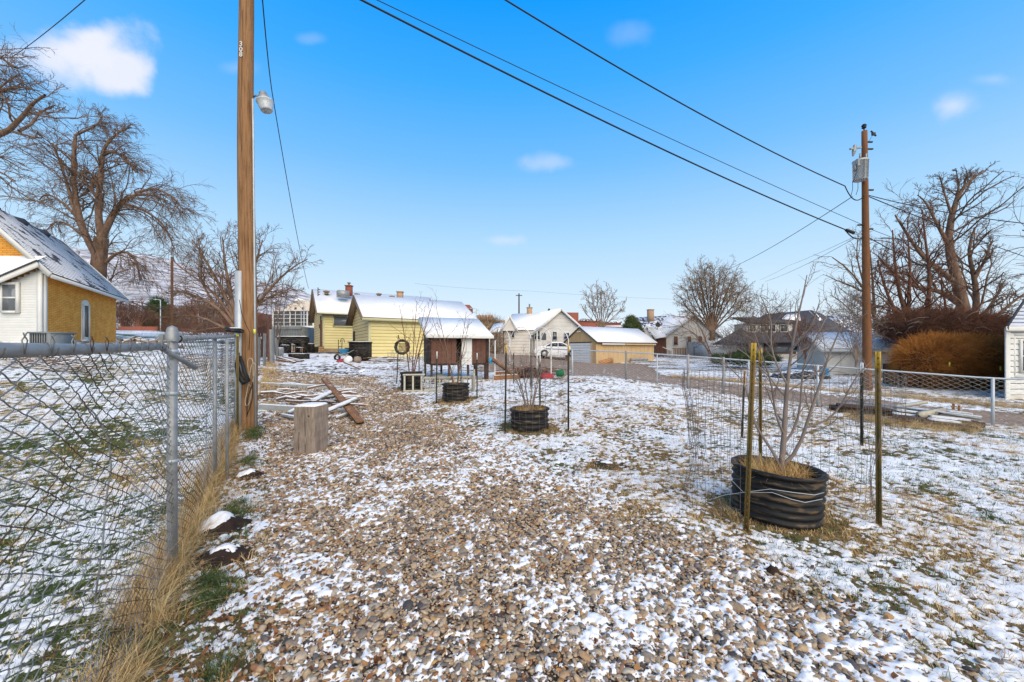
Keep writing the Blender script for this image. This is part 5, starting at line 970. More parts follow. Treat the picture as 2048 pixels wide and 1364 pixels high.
c_ = PX(1301, 632, Yb + 3.5); chim(w2, (c_.x, c_.y), .7, CZ + 3.4, PX(0, 620, Yb + 3.5).z, 'tanbrick')
dc = PX(1316, 650, Yb - .3); M = Mb(); M.lathe(dc, [(0, 0), (.15, .012), (.30, .06)], 16, np.array(Matrix.Rotation(1.25, 3, 'X'))); M.tube([dc, dc + Vector((-.15, .1, -.9))], .025, 5); tag(M.obj('satellite_dish', 'tpostd', None, True), 'round dark satellite dish on the snowy porch roof of the white cottage', 'satellite dish')
# ---- large grey house behind the saplings ------------------------
Yc = 38.0; KD = np.array([PX(1690, 700, Yc).x, Yc]); gr = thing('grey_house', 'large grey-shingled house with white dormer windows seen through the bare saplings', 'house', V3(KD, CZ - .8))
def pxp(px, py, Y_): return np.array(PX(px, py, Y_))
M = Mb(); M.box(((PX(1445, 0, Yc).x + PX(1655, 0, Yc).x) / 2, Yc + 4, CZ - .0), (PX(1655, 0, Yc).x - PX(1445, 0, Yc).x, 7, 1.9)); M.obj('wall', 'siding_w2', gr)
M = Mb(); slab(M, pxp(1425, 690, Yc - 1), pxp(1665, 683, Yc - 1), pxp(1622, 622, Yc + 4), pxp(1530, 630, Yc + 4), .12); slab(M, pxp(1665, 683, Yc - 1), pxp(1712, 672, Yc + 6), pxp(1640, 628, Yc + 6), pxp(1622, 622, Yc + 4), .12, .0); M.obj('roof', 'shingle', gr)
M = Mb(); slab(M, pxp(1562, 641, Yc + 1.4), pxp(1600, 644, Yc + 1.4), pxp(1598, 630, Yc + 3), pxp(1572, 631, Yc + 3), .04, .13); M.add([pxp(1618, 622, Yc + 3.7), pxp(1640, 642, Yc + 2.0), pxp(1645, 640, Yc + 3.0), pxp(1628, 622, Yc + 4.2)], [(0, 1, 2, 3)]); M.obj('snow_patch', 'snowroof', gr, kind='stuff')
dm = Mb(); x0, x1 = PX(1500, 0, Yc).x, PX(1592, 0, Yc).x; dm.box(((x0 + x1) / 2, Yc + 1.6, CZ + (HY - 657) / F * Yc), (x1 - x0, 2.2, 23 / F * Yc)); dm.obj('dormer', 'siding_w2', gr)
M = Mb(); slab(M, (x0 - .3, Yc + .2, CZ + (HY - 646) / F * Yc), (x1 + .3, Yc + .2, CZ + (HY - 646) / F * Yc), (x1, Yc + 3.2, CZ + (HY - 636) / F * (Yc + 3)), (x0, Yc + 3.2, CZ + (HY - 636) / F * (Yc + 3)), .1); M.obj('dormer_roof', 'shingle', gr)
fdm = Fr((x0, Yc + .5, CZ + (HY - 668) / F * Yc), (1, 0), 1)
for u0, w_ in ((.25, .55), (1.3, .6), (2.2, .55), (3.3, .6)): window(fdm, gr, u0, .25, w_, .68, 'siding_w', 'glass', .08)
fdn = Fr((PX(1445, 0, Yc).x, Yc + .5, CZ - .9), (1, 0), 1)
for u0, w_, m_ in ((1.6, 1.2, 'siding_w'), (4.4, 3.0, 'rust'), (8.2, .9, 'siding_w')): window(fdn, gr, u0, .6, w_, 1.0, m_, 'glass_b', .08)
M = Mb(); c0 = pxp(1700, 660, Yc + 10); slab(M, pxp(1640, 670, Yc + 8), pxp(1760, 664, Yc + 8), pxp(1730, 636, Yc + 12), pxp(1655, 632, Yc + 12), .1); tag(M.obj('neighbour_roof', 'shingle_snow', None), 'snow-flecked dark roof just right of the large grey house', 'roof')
# ---- small white outbuilding left of and behind the far pole -----
Yd = 23.0; KE = np.array([PX(1650, 700, Yd).x, Yd]); zE = g1(KE[0] + 3, Yd)
ob, qe = house('outbuilding', 'low white plank outbuilding with thin snow on its roof behind the far utility pole', 'outbuilding', KE, np.array([.25, .968]), np.array([.985, -.17]), 3.6, 8.0, zE, CZ + .15, CZ + 1.0, 'siding_w2', 'shingle_snow', None, .3)
fe_ = Fr(V3(KE, zE), (.985, -.17), 1)
for i in range(10): fe_.piece('wall_panel', ob, 'siding_w2', i * .8 + .02, i * .8 + .76, .003, .03, .0, CZ + .1 - zE)
M = Mb(); slab(M, V3(KE, CZ + .0) + fe_.ey * .33 - fe_.ex * .25, V3(KE, CZ + .0) + fe_.ey * .33 + fe_.ex * 8.25, V3(KE, CZ + 1.02) + fe_.ex * 8.25 - fe_.ey * 1.8, V3(KE, CZ + 1.02) - fe_.ex * .25 - fe_.ey * 1.8, .03, .09); M.obj('snow_layer', 'snowroof', ob)
# ---- white shed at the right edge --------------------------------
KS = np.array([PX(2010, 700, 13.7).x, 13.7]); zS = g1(KS[0], 13.7) ; zSt = CZ + (HY - 655) / F * 13.7
ws = thing('white_shed', 'cream-white lap-sided shed with a snowy shingle roof cut off by the right edge', 'shed', V3(KS, zS)); fs = Fr(V3(KS, zS), (1, .03), 1)
M = Mb(); M.extrude([fs.p(0, 0, -.4), fs.p(6, 0, -.4), fs.p(6, 0, zSt - zS), fs.p(0, 0, zSt - zS)], np.array([6.2, 4.4, 0.])); M.obj('wall', 'brownfascia', ws)  # brown behind cream boards stands in for lap shadow
siding(fs, ws, 'siding_w', .12, 6, .15, zSt - zS, .198); fs.piece('corner_board', ws, 'siding_w', -.02, .13, 0, .05, 0, zSt - zS); fs.piece('sill_board', ws, 'siding_w2', .13, 6, 0, .03, -.1, .15)
window(fs, ws, .52, PX(0, 741, 13.7).z - zS, .9, 1.02, 'siding_w', 'glass_b', .07, (), (.5,)); M = Mb(); fs.box(M, .28, .33, 0, .045, PX(0, 752, 13.7).z - zS, PX(0, 668, 13.7).z - zS); fs.box(M, .28, 1.6, 0, .047, PX(0, 672, 13.7).z - zS, PX(0, 666, 13.7).z - zS); fs.box(M, .28, 1.6, 0, .049, PX(0, 756, 13.7).z - zS, PX(0, 750, 13.7).z - zS); M.obj('window_trim', 'siding_w', ws, kind='stuff')
a0, a1 = fs.p(-.12, .12, zSt - zS - .02), fs.p(6.2, .12, zSt - zS - .02); b0, b1 = np.array([21.9, 16.0, CZ + 3.35]), np.array([27.5, 16.0, CZ + 3.35])
M = Mb(); courses(M, a0, a1, b0, b1, 18, .03); M.obj('roof', 'shingle', ws); M = Mb()
for i in range(18):
    t0, t1 = (i + .12) / 18, (i + .92) / 18; p = [a0 + (b0 - a0) * t0, a1 + (b1 - a1) * t0, a1 + (b1 - a1) * t1, a0 + (b0 - a0) * t1]; slab(M, p[0], p[1], p[2], p[3], .012, .05)
M.obj('snow_layer', 'snowroof', ws); M = Mb(); M.beam(a0 + (0, -.02, -.03), b0 + (0, -.02, -.03), .08, .14); M.obj('rake_board', 'shingle', ws); fs.piece('fascia', ws, 'siding_w', -.15, 6.2, .12, .16, zSt - zS - .12, zSt - zS + .03)
# ---- brick house at the left edge --------------------------------
KL = np.array([-21.4, 17.8]); KR = np.array([-26.4, 26.0]); dL = (KR - KL) / np.linalg.norm(KR - KL); LL = np.linalg.norm(KR - KL); zL = CZ - .05; zLt = CZ + 3.62; WL_ = 8.1; pkL = CZ + 7.45
bh = thing('brick_house', 'ochre brick house with a steep snow-streaked shingle roof at the left edge', 'house', V3(KL, zL)); dW = np.array([-1., 0.])
ql = lambda a, b, z: V3(KL + dW * a + dL * b, z)
M = Mb(); M.extrude([ql(0, 0, zL - .5), ql(WL_, 0, zL - .5), ql(WL_, 0, zLt), ql(WL_ / 2, 0, pkL - .1), ql(0, 0, zLt)], V3(dL * LL, 0)); wl = M.obj('wall', 'brick', bh)
bm_ = MT['brick']; t = bm_.node_tree; B = t.nodes['Principled BSDF']     # running-bond relief on the far brickwork
bt = nn('ShaderNodeTexBrick'); bt.inputs['Scale'].default_value = 1; bt.inputs['Brick Width'].default_value = .22; bt.inputs['Row Height'].default_value = .085; bt.inputs['Mortar Size'].default_value = .012; bt.inputs['Color1'].default_value = (1, 1, 1, 1); bt.inputs['Color2'].default_value = (.82, .8, .78, 1); bt.inputs['Mortar'].default_value = (.62, .6, .58, 1)
gg = nn('ShaderNodeNewGeometry'); sp_ = nn('ShaderNodeSeparateXYZ'); t.links.new(gg.outputs['Position'], sp_.inputs[0]); ad = ma('ADD', ma('MULTIPLY', sp_.outputs[0], .6), sp_.outputs[1]); cb = nn('ShaderNodeCombineXYZ'); t.links.new(ad, cb.inputs[0]); t.links.new(sp_.outputs[2], cb.inputs[1]); t.links.new(cb.outputs[0], bt.inputs['Vector'])
old = B.inputs['Base Color'].links[0].from_socket; mm = nn('ShaderNodeMix', data_type='RGBA', blend_type='MULTIPLY'); mm.inputs[0].default_value = 1; t.links.new(old, mm.inputs[6]); t.links.new(bt.outputs['Color'], mm.inputs[7]); t.links.new(mm.outputs[2], B.inputs['Base Color'])
bb = nn('ShaderNodeBump'); bb.inputs['Strength'].default_value = .6; bb.inputs['Distance'].default_value = .02; t.links.new(bt.outputs['Fac'], bb.inputs['Height']); bb.invert = True; t.links.new(bb.outputs[0], B.inputs['Normal'])
ovL = .55; sL = (pkL - zLt) / (WL_ / 2); e0_, e1_ = ql(-ovL, -.35, zLt - ovL * sL + .3), ql(-ovL, LL + .9, zLt - ovL * sL + .3); r0_, r1_ = ql(WL_ / 2, -.35, pkL), ql(WL_ / 2, LL + .9, pkL)
M = Mb(); courses(M, e0_, e1_, r0_, r1_, 34, .028); M.obj('roof', 'shingle', bh)
sm_ = mat('roof_snow_streaks', [(.78, .79, .83), (.82, .83, .86)], 3, .9, stretch=(1, 1, 1), stain=((.07, .07, .09), 1.3, .53)); MT['streak'] = sm_
M = Mb()
for i in range(34):
    t0, t1 = (i + .42) / 34, (i + .97) / 34; p = [e0_ + (r0_ - e0_) * t0, e1_ + (r1_ - e1_) * t0, e1_ + (r1_ - e1_) * t1, e0_ + (r0_ - e0_) * t1]; slab(M, p[0], p[1], p[2], p[3], .012, .046)
M.obj('snow_layer', 'streak', bh)
M = Mb(); slab(M, ql(WL_ + ovL, -.35, zLt - ovL * sL + .3), ql(WL_ + ovL, LL + .9, zLt - ovL * sL + .3), r1_, r0_, .06); M.obj('roof', 'shingle', bh)
M = Mb(); M.beam(e0_ - (0, 0, .08), e1_ - (0, 0, .08), .05, .17); M.obj('gutter', 'siding_w', bh); M = Mb(); slab(M, e0_ - (0, 0, .17), e1_ - (0, 0, .17), ql(0, LL + .3, zLt - .08), ql(0, -.3, zLt - .08), .03); M.obj('soffit', 'siding_w', bh)
M = Mb(); M.beam(e0_ + (0, -.05, -.04), r0_ + (0, -.05, -.04), .05, .22); M.obj('rake_board', 'siding_w', bh); M = Mb(); M.beam(e1_ + (0, .05, -.04), r1_ + (0, .05, -.04), .05, .22); M.obj('rake_board', 'siding_w', bh)
fl_ = Fr(ql(0, 0, zL), dL, 1)
xw = 4.1; M = Mb(); a = np.linspace(0, math.pi, 9)
M.extrude([fl_.p(xw, .0, .62), fl_.p(xw + 1.02, .0, .62)] + [fl_.p(xw + .51 + .51 * math.cos(t_), .0, 2.62 + .22 * math.sin(t_)) for t_ in a], fl_.ey * .03); wf = M.obj('window', 'siding_w', bh); fl_.piece('pane', wf, 'glass', xw + .20, xw + .82, .031, .036, .78, 2.5) if False else None
G = Mb(); fl_.box(G, xw + .18, xw + .84, .031, .038, .78, 2.52); G.obj('pane', 'glass', wf); G = Mb(); fl_.box(G, xw - .05, xw + 1.07, .0, .10, .52, .62); fl_.box(G, xw + .10, xw + .17, .031, .09, .66, 2.6); fl_.box(G, xw + .85, xw + .93, .031, .09, .66, 2.6); G.obj('frame', 'siding_w', wf)
M = Mb(); fl_.box(M, -.12, .06, .01, .12, -.3, zLt - zL - .1); M.obj('downspout', 'siding_w', bh)
# attic vents near the ridge
for t_ in (.22, .47, .70): c_ = r0_ + (r1_ - r0_) * t_ + (e0_ - r0_) * .075; M = Mb(); M.box(c_ + (0, 0, .08), (.4, .55, .22), np.array(Matrix.Rotation(.7, 3, 'Y'))); M.obj('roof_vent', 'shingle', bh)
# white-sided lean-to
ad_ = thing('lean_to', 'white lap-sided lean-to with a snow-covered roof built against the brick house', 'building', V3(KL, zL)); fa_ = Fr(V3(KL + np.array([.0, -.12]), zL), (-1, 0), -1); sl2 = .42
M = Mb(); M.extrude([fa_.p(0, 0, -.5), fa_.p(5, 0, -.5), fa_.p(5, 0, 3.66 - 5 * sl2), fa_.p(0, 0, 3.66)], -fa_.ey * .1); M.obj('wall', 'siding_w', ad_)
for i in range(34): z_ = -.2 + i * .115; x1 = min(5, max(.1, (3.66 - z_) / sl2)); piece('siding_board', ad_, 'siding_w', fa_.p(x1 / 2 + .06, .012, z_ + .055), (x1 - .12, .02, .12), fa_.R @ np.array([[1, 0, 0], [0, math.cos(.1), -math.sin(.1)], [0, math.sin(.1), math.cos(.1)]]))
window(fa_, ad_, .95, PX(0, 622, 17.7).z - zL, .62, 1.18, 'siding_w', 'glass_b', .11, (), (.5,), dep=.1)
M = Mb(); M.beam(fa_.p(-.3, .32, 3.88), fa_.p(5.2, .32, 3.88 - 5.5 * sl2), .05, .24); M.obj('rake_board', 'siding_w', ad_); M = Mb(); M.beam(fa_.p(-.31, .34, 4.03), fa_.p(5.2, .34, 4.03 - 5.5 * sl2), .1, .06); M.obj('drip_edge', 'shingle', ad_)
M = Mb(); M.add([fa_.p(-.3, .34, 4.05), fa_.p(5.2, .34, 4.05 - 5.5 * sl2), fa_.p(5.2, -.1, 4.34), fa_.p(-.2, -.1, 4.34)], [(0, 1, 2, 3)]); M.obj('roof', 'snowroof', ad_)
M = Mb(); fa_.box(M, -.14, .04, 0, .09, -.3, 3.65); M.obj('corner_board', 'siding_w', ad_)
# AC condenser and meter box at the house foot
ac = PX(105, 678, 16.6); at_ = thing('air_conditioner', 'grey louvred air-conditioning condenser at the corner of the brick house', 'air conditioner', (ac.x, ac.y, CZ - .15)); M = Mb(); M.box((ac.x, ac.y, CZ + .28), (.86, .86, .84)); M.obj('core', 'tpostd', at_)
for i in range(9): M = Mb(); M.box((ac.x - .4 + i * .1, ac.y - .45, CZ + .28), (.028, .03, .8)); M.obj('fin', 'grey_metal', at_)
M = Mb(); M.box((ac.x, ac.y, CZ + .72), (.98, .98, .07)); M.obj('top', 'grey_metal', at_); M = Mb(); M.box((ac.x + .44, ac.y - .1, CZ + .28), (.06, .9, .82)); M.obj('side_panel', 'grey_metal', at_)
ac = PX(146, 682, 19.0); M = Mb(); M.box((ac.x, ac.y, CZ + .22), (.45, .3, .5)); M.box((ac.x + .3, ac.y, CZ + .2), (.25, .3, .4)); tag(M.obj('utility_box', 'grey_metal', None), 'small grey utility box at the foot of the ochre brick wall', 'utility box')
# ---- distant buildings -------------------------------------------
def farbox(name, label, cat, px0, px1, py0, py1, Y_, dep, m, roof=None, group=None):
    x0, x1 = PX(px0, 0, Y_).x, PX(px1, 0, Y_).x; z0, z1 = PX(0, py1, Y_).z, PX(0, py0, Y_).z; t_ = thing(name, label, cat, ((x0 + x1) / 2, Y_, z0), group); M = Mb(); M.box(((x0 + x1) / 2, Y_ + dep / 2, (z0 + z1) / 2 - 1), (x1 - x0, dep, z1 - z0 + 2)); M.obj('wall', m, t_)
    if roof: M = Mb(); M.box(((x0 + x1) / 2, Y_ + dep / 2, z1 + .15), (x1 - x0 + .4, dep + .4, .3)); M.obj('roof', roof, t_)
    return t_
# hospital-like cream building with window grid
Ye = 75.0; cb_ = farbox('cream_building', 'distant cream building with a large gridded window wall and gable top', 'building', 546, 640, 618, 700, Ye, 20, 'cream'); se = F / Ye
M = Mb(); x0, x1 = PX(576, 0, Ye).x, PX(640, 0, Ye).x; zz = PX(0, 622, Ye).z; M.extrude([(x0, Ye - .3, zz), (x1, Ye - .3, zz), (x1, Ye - .3, PX(0, 605, Ye).z), (PX(600, 0, Ye).x, Ye - .3, PX(0, 600, Ye).z), (PX(588, 0, Ye).x, Ye - .3, PX(0, 606, Ye).z), (x0, Ye - .3, PX(0, 610, Ye).z)], (0, 15, 0)); M.obj('gable', 'cream', cb_)
M = Mb(); slab(M, (PX(590, 0, Ye).x, Ye - .5, PX(0, 606, Ye).z), (PX(600, 0, Ye).x, Ye - .5, PX(0, 599, Ye).z), (PX(600, 0, Ye).x, Ye + 15, PX(0, 599, Ye).z), (PX(590, 0, Ye).x, Ye + 15, PX(0, 606, Ye).z), .3); M.obj('snow_layer', 'snowroof', cb_)
fz = Fr((PX(546, 0, Ye).x, Ye, PX(0, 652, Ye).z), (1, 0), 1); gw = PX(626, 0, Ye).x - PX(546, 0, Ye).x; gh = 30 / se
fz.piece('glazing', cb_, 'glass', 0, gw, .0, .05, 0, gh)
for i in range(8): fz.piece('mullion', cb_, 'siding_w2', gw * i / 7 - .07, gw * i / 7 + (.16 if i % 3 == 0 else .03), .05, .15, 0, gh)
for i in range(5): fz.piece('transom', cb_, 'siding_w2', 0, gw, .05, .13, gh * i / 4 - .045, gh * i / 4 + .045)
for px in (593, 608): fz.piece('small_window', cb_, 'glass', PX(px - 2, 0, Ye).x - PX(546, 0, Ye).x, PX(px + 2, 0, Ye).x - PX(546, 0, Ye).x, .3, .38, (652 - 619) / se, (652 - 615) / se)
sg_ = farbox('canopy_sign', 'white canopy band with dark lettering below the gridded window wall', 'sign', 606, 627, 651.5, 659.5, 70, .4, 'siding_w2')
fz2 = Fr((PX(610, 0, 70).x, 70, PX(0, 657, 70).z), (1, 0), 1)
for i, w_ in enumerate((.14, .14, .14, .14, .14, .14, .14, 0, .2, .2)): 
    if w_: fz2.piece('letter', sg_, 'dark', i * .145, i * .145 + w_ * .75, .0, .02, 0, .16)
gd = farbox('grey_dumpster', 'blue-grey corrugated metal container wall behind the barbecue clutter', 'container', 547, 603, 653, 682, 36, 2.5, 'grey_metal'); fz3 = Fr((PX(547, 0, 36).x, 36, PX(0, 682, 36).z), (1, 0), 1)
for i in range(17): fz3.piece('rib', gd, 'grey_metal', i * .152, i * .152 + .07, .0, .05, 0, 1.05)
fz3.piece('top_beam', gd, 'grey_metal', -.05, 2.62, .0, .09, 1.06, 1.34)
for a in [('brick_building', 'distant red-brown windowless brick block behind the near utility pole', 450, 480, 620, 690, 90, 12, 'redbrick', None), ('brick_wall', 'long low red-brown wall beyond the left lawn', 236, 312, 653, 668, 62, .4, 'redbrick', None), ('brick_wall', 'second reddish wall seen through fence and shrubs right of the far timber pole', 350, 470, 657, 680, 64, .4, 'redbrick', None),
  ('low_building', 'distant low grey shed with snowy roof left of the evergreen', 236, 296, 644, 655, 95, 9, 'siding_w2', 'snowroof'), ('low_building', 'distant low building with snow roof behind the dark evergreen', 300, 345, 645, 658, 110, 9, 'concrete', 'snowroof'), ('low_building', 'distant pale low building right of the evergreen', 352, 402, 644, 658, 118, 9, 'siding_w2', 'snowroof'),
  ('brick_building', 'flat-topped tan commercial building beyond the yellow shed', 953, 985, 630, 700, 85, 15, 'tanbrick', None), ('brick_building', 'lower tan commercial block right behind the coop roof', 980, 1010, 641, 700, 88, 15, 'tanbrick', None), ('brick_building', 'red brick tower showing above the yellow shed roof', 922, 939, 609.5, 680, 70, 6, 'redbrick', None),
  ('brick_building', 'red brick chimney block behind the white gabled house', 1133, 1157, 625, 700, 70, 6, 'redbrick', None), ('brick_building', 'reddish flat building behind the small bare tree', 1150, 1200, 642, 700, 80, 10, 'redbrick', 'shingle_snow'), ('brick_building', 'reddish low building between bare tree and green shrub', 1195, 1242, 646, 700, 84, 10, 'redbrick', 'shingle_snow'), ('long_snowy_roof', 'low snowy roof behind the beige garage', 1205, 1282, 655, 700, 58, 6, 'siding_w2', 'snowroof')]: farbox(a[0], a[1], 'wall' if a[0] == 'brick_wall' else 'building', *a[2:])
def streetpole(px, py0, py1, Y_, r, m, label, arm=0, lamp=False):
    b = PX(px, py1, Y_); t_ = PX(px, py0, Y_); o = thing('street_lamp' if lamp else 'utility_pole', label, 'street lamp' if lamp else 'utility pole', (b.x, b.y, b.z)); M = Mb(); M.tube([b - Vector((0, 0, 2)), t_], [r, r * .75], 10); M.obj('shaft', m, o, True)
    if lamp: M = Mb(); M.beam(t_, t_ + Vector((-arm, 0, .15)), r, r); M.obj('arm', m, o); M = Mb(); M.box(t_ + Vector((-arm, 0, .1)), (arm * .5, .3, .16)); M.obj('lamp_head', 'galvl', o)
    elif arm: M = Mb(); M.box(t_ - Vector((0, 0, .3)), (arm, .1, .1)); M.obj('crossarm', m, o)
streetpole(344, 514, 690, 38, .14, 'pole2', 'slender weathered timber pole standing left of the spreading bare tree'); streetpole(321, 600, 690, 70, .10, 'galvl', 'pale street lamp pole beside the dark evergreen', .9, True); streetpole(258, 617, 690, 80, .09, 'galvl', 'small pale street lamp near the corner of the brick house', .8, True)
streetpole(397, 622, 690, 70, .12, 'galvl', 'short pale pole among the reddish scrub', 0); streetpole(1038, 587, 700, 60, .14, 'darkwood', 'dark far pole with crossarm behind the white gabled house', 1.0); streetpole(953, 618, 690, 70, .08, 'galvl', 'small parking lot lamp right of the red brick tower', 1.0, True); streetpole(608, 605, 700, 62, .09, 'galvl', 'pale lamp post in front of the cream building', .9, True)
# ================================================================ TREES AND SHRUBS
def PT(l, Y_): return [np.array(PX(a[0], a[1], Y_ + (a[2] if len(a) > 2 else 0))) for a in l]
def roots_px(lst, Y_): return [(PT(l, Y_), r0, r1) for l, r0, r1 in lst]
# 1 big tree entering from the left edge
tree('bare_tree', 'large bare tree reaching in over the brick roof from the left edge', 'tree', roots_px([
 ([(-330, 700), (-300, 500), (-240, 380), (-180, 320)], .55, .40), ([(-240, 380), (-120, 310), (-40, 282), (0, 273), (38, 262), (44, 235), (60, 205, -.5), (90, 190, -1)], .26, .05),
 ([(38, 262), (62, 250, .5), (80, 225, .8), (110, 210, 1)], .08, .03), ([(-200, 350), (-130, 200), (-60, 120), (0, 100), (30, 135)], .22, .04), ([(-120, 310), (-60, 200), (0, 180), (45, 170), (70, 180)], .12, .03),
 ([(-180, 330), (-90, 320), (-30, 330), (5, 345), (30, 362)], .12, .03), ([(-100, 300), (-40, 230), (10, 160), (40, 150)], .10, .03), ([(-200, 330), (-120, 240), (-50, 150), (-10, 90)], .14, .04)], 20.0),
 [dict(k=14, n=8, len=.40, ang=50, rr=.45, trop=(.02, 0, -.02), wig=.26, t0=.35, rmin=.016), dict(k=8, n=6, len=.45, ang=46, rr=.55, trop=(0, 0, -.04), wig=.28, t0=.2, rmin=.011), dict(k=4, n=4, len=.5, ang=45, rr=.6, wig=.3, rmin=.007)], 'bark', 'twig', 11, split=1)
# 2 pollarded willow-like tree
tree('bare_tree', 'big thick-trunked bare tree with drooping twigs behind the brick house', 'tree', roots_px([
 ([(193, 700), (194, 600), (197, 530), (203, 475)], .62, .44), ([(192, 510), (172, 478), (160, 440), (149, 390), (146, 330), (151, 270)], .24, .11), ([(203, 475), (196, 430), (198, 380), (203, 330), (206, 305)], .26, .12), ([(204, 478), (222, 440), (240, 405), (268, 386), (300, 388), (335, 402)], .22, .06),
 ([(203, 475), (215, 440), (230, 420), (255, 400)], .16, .06), ([(170, 475), (150, 430), (135, 370), (112, 300), (105, 286)], .14, .06), ([(212, 525), (232, 505), (255, 502), (272, 515), (280, 560)], .13, .04), ([(198, 400), (175, 370), (150, 345)], .13, .06), ([(206, 305), (215, 285), (240, 262), (262, 255)], .12, .04), ([(151, 270), (170, 262), (195, 250), (205, 230)], .10, .03), ([(206, 310), (225, 300), (255, 320), (272, 345)], .14, .05), ([(160, 440), (120, 400), (90, 385), (78, 400)], .12, .04),
 ([(240, 405), (290, 420), (330, 450), (350, 500)], .12, .03), ([(270, 386), (310, 375), (350, 395), (372, 430)], .10, .03), ([(172, 478), (140, 450), (110, 440), (90, 465)], .10, .03)], 31.0),
 [dict(k=20, n=9, len=.58, ang=52, rr=.35, trop=(.02, 0, -.09), wig=.18, t0=.25, rmin=.018, lift=.35), dict(k=9, n=7, len=.55, ang=40, rr=.5, trop=(.01, 0, -.14), wig=.16, t0=.15, rmin=.012), dict(k=5, n=4, len=.55, ang=32, rr=.6, trop=(0, 0, -.10), wig=.2, rmin=.009)], 'bark', 'twig', 12, split=1)
# 3 spreading tree behind the near pole
tree('bare_tree', 'wide spreading dark bare tree directly behind the near utility pole', 'tree', roots_px([
 ([(487, 712), (482, 680), (474, 650)], .17, .14), ([(478, 668), (455, 635), (430, 610), (400, 594), (372, 590), (351, 573), (348, 590)], .10, .03), ([(474, 650), (450, 590), (425, 545), (400, 500), (385, 480)], .09, .025), ([(475, 650), (462, 590), (450, 530), (445, 475)], .09, .025), ([(477, 650), (490, 590), (510, 530), (525, 480)], .09, .025),
 ([(480, 655), (520, 600), (555, 560), (590, 530), (615, 518)], .09, .02), ([(480, 665), (455, 660), (420, 640), (385, 630), (355, 632)], .07, .02), ([(476, 655), (500, 620), (545, 590), (585, 575)], .07, .02), ([(474, 650), (440, 600), (400, 560), (365, 540), (345, 520)], .07, .02), ([(476, 650), (475, 580), (480, 510), (490, 465)], .08, .02), ([(430, 610), (400, 560), (405, 510), (395, 480)], .05, .015)], 17.5),
 [dict(k=18, n=8, len=.40, ang=44, rr=.42, trop=(0, 0, .02), wig=.2, t0=.25, rmin=.012), dict(k=8, n=6, len=.48, ang=42, rr=.5, trop=(0, 0, -.03), wig=.2, t0=.15, rmin=.0075), dict(k=4, n=4, len=.5, ang=40, rr=.6, wig=.22, rmin=.0055)], 'bark', 'twig', 13, split=1)
tree('bare_shrub', 'slender multi-stemmed bare shrub between the grey container and the near pole', 'shrub', roots_px([([(548 + d, 712), (548 + d * 2, 660), (552 + d * 3.2, 600), (555 + d * 4, 560)], .03, .012) for d in (-6, -3, 0, 3, 6)], 22), [dict(k=8, n=6, len=.4, ang=35, rr=.5, wig=.16, t0=.15, rmin=.009), dict(k=4, n=4, len=.45, ang=38, rr=.6, wig=.2, rmin=.007)], 'twig', 'twig', 14, split=1)
# 4 small tree behind garage, 5 taller tree right of it
def fan(px, py0, pyf, Y_, w, top, n, r, seed):
    q = rs(seed); L0 = [([(px, py0), (px + 1, pyf)], r, r * .8)]
    for i in range(n):
        f = (i + .5) / n * 2 - 1; x1 = px + f * w * q.uniform(.7, 1); y1 = top + (abs(f) ** 2) * (pyf - top) * .55 + q.uniform(-4, 6); L0.append(([(px, pyf + 3), (px + f * w * .35, pyf + (y1 - pyf) * .35), (px + f * w * .72, pyf + (y1 - pyf) * .7, q.uniform(-2, 2) * w / 60), (x1, y1, q.uniform(-3, 3) * w / 60)], r * .30, r * .09))
    return roots_px(L0, Y_)
tree('bare_tree', 'small rounded tan bare tree above the red roofs behind the beige garage', 'tree', fan(1203, 705, 657, 56, 52, 574, 9, .26, 1), [dict(k=9, n=6, len=.42, ang=40, rr=.5, trop=(0, 0, .04), wig=.18, t0=.25, rmin=.035), dict(k=5, n=5, len=.45, ang=42, rr=.55, wig=.2, rmin=.022), dict(k=3, n=3, len=.5, ang=40, rr=.7, wig=.2, rmin=.016)], 'twig_tan', 'twig_tan', 15, split=1)
tree('bare_tree', 'upright fan-shaped tan bare tree in front of the white cottage', 'tree', fan(1424, 718, 662, 41, 80, 538, 14, .30, 2), [dict(k=14, n=7, len=.36, ang=40, rr=.5, trop=(0, 0, .05), wig=.2, t0=.18, rmin=.020), dict(k=8, n=5, len=.45, ang=40, rr=.55, wig=.24, rmin=.013), dict(k=4, n=3, len=.5, ang=40, rr=.7, wig=.2, rmin=.012)], 'bark', 'twig_tan', 16, split=1)
tree('bare_shrub', 'spreading low bare branches arching left below the fan-shaped tree', 'shrub', roots_px([([(1420, 708), (1395, 670), (1360, 650), (1335, 655)], .05, .02), ([(1422, 708), (1400, 650), (1370, 630), (1345, 635)], .05, .02), ([(1418, 708), (1405, 680), (1390, 690)], .04, .02), ([(1424, 708), (1380, 660), (1350, 670)], .04, .02)], 38), [dict(k=10, n=6, len=.45, ang=42, rr=.5, wig=.2, t0=.15, rmin=.018), dict(k=5, n=4, len=.5, ang=42, rr=.6, wig=.2, rmin=.011)], 'twig_red', 'twig', 17, split=1)
for i, (px, w_, tp_y, Y_, lb, m_) in enumerate([(1500, 42, 585, 30, 'thin tan bare shrub rising before the grey house, left of the white dormer', 'twig_tan'), (1545, 40, 592, 26, 'second thin bare shrub before the dormer windows of the grey house', 'twig'), (1610, 40, 640, 24, 'dense low brown bare shrub right of the big sapling', 'twig_red'), (1460, 40, 665, 27, 'low grey bare shrub at the left end of the grey house', 'twig_grey')]):
    tree('bare_shrub', lb, 'shrub', fan(px, 722, 705, Y_, w_, tp_y, 9, .05, 20 + i), [dict(k=9, n=6, len=.4, ang=38, rr=.55, wig=.18, t0=.12, rmin=.014), dict(k=5, n=4, len=.45, ang=40, rr=.6, wig=.2, rmin=.009)], m_, m_, 30 + i, split=1)
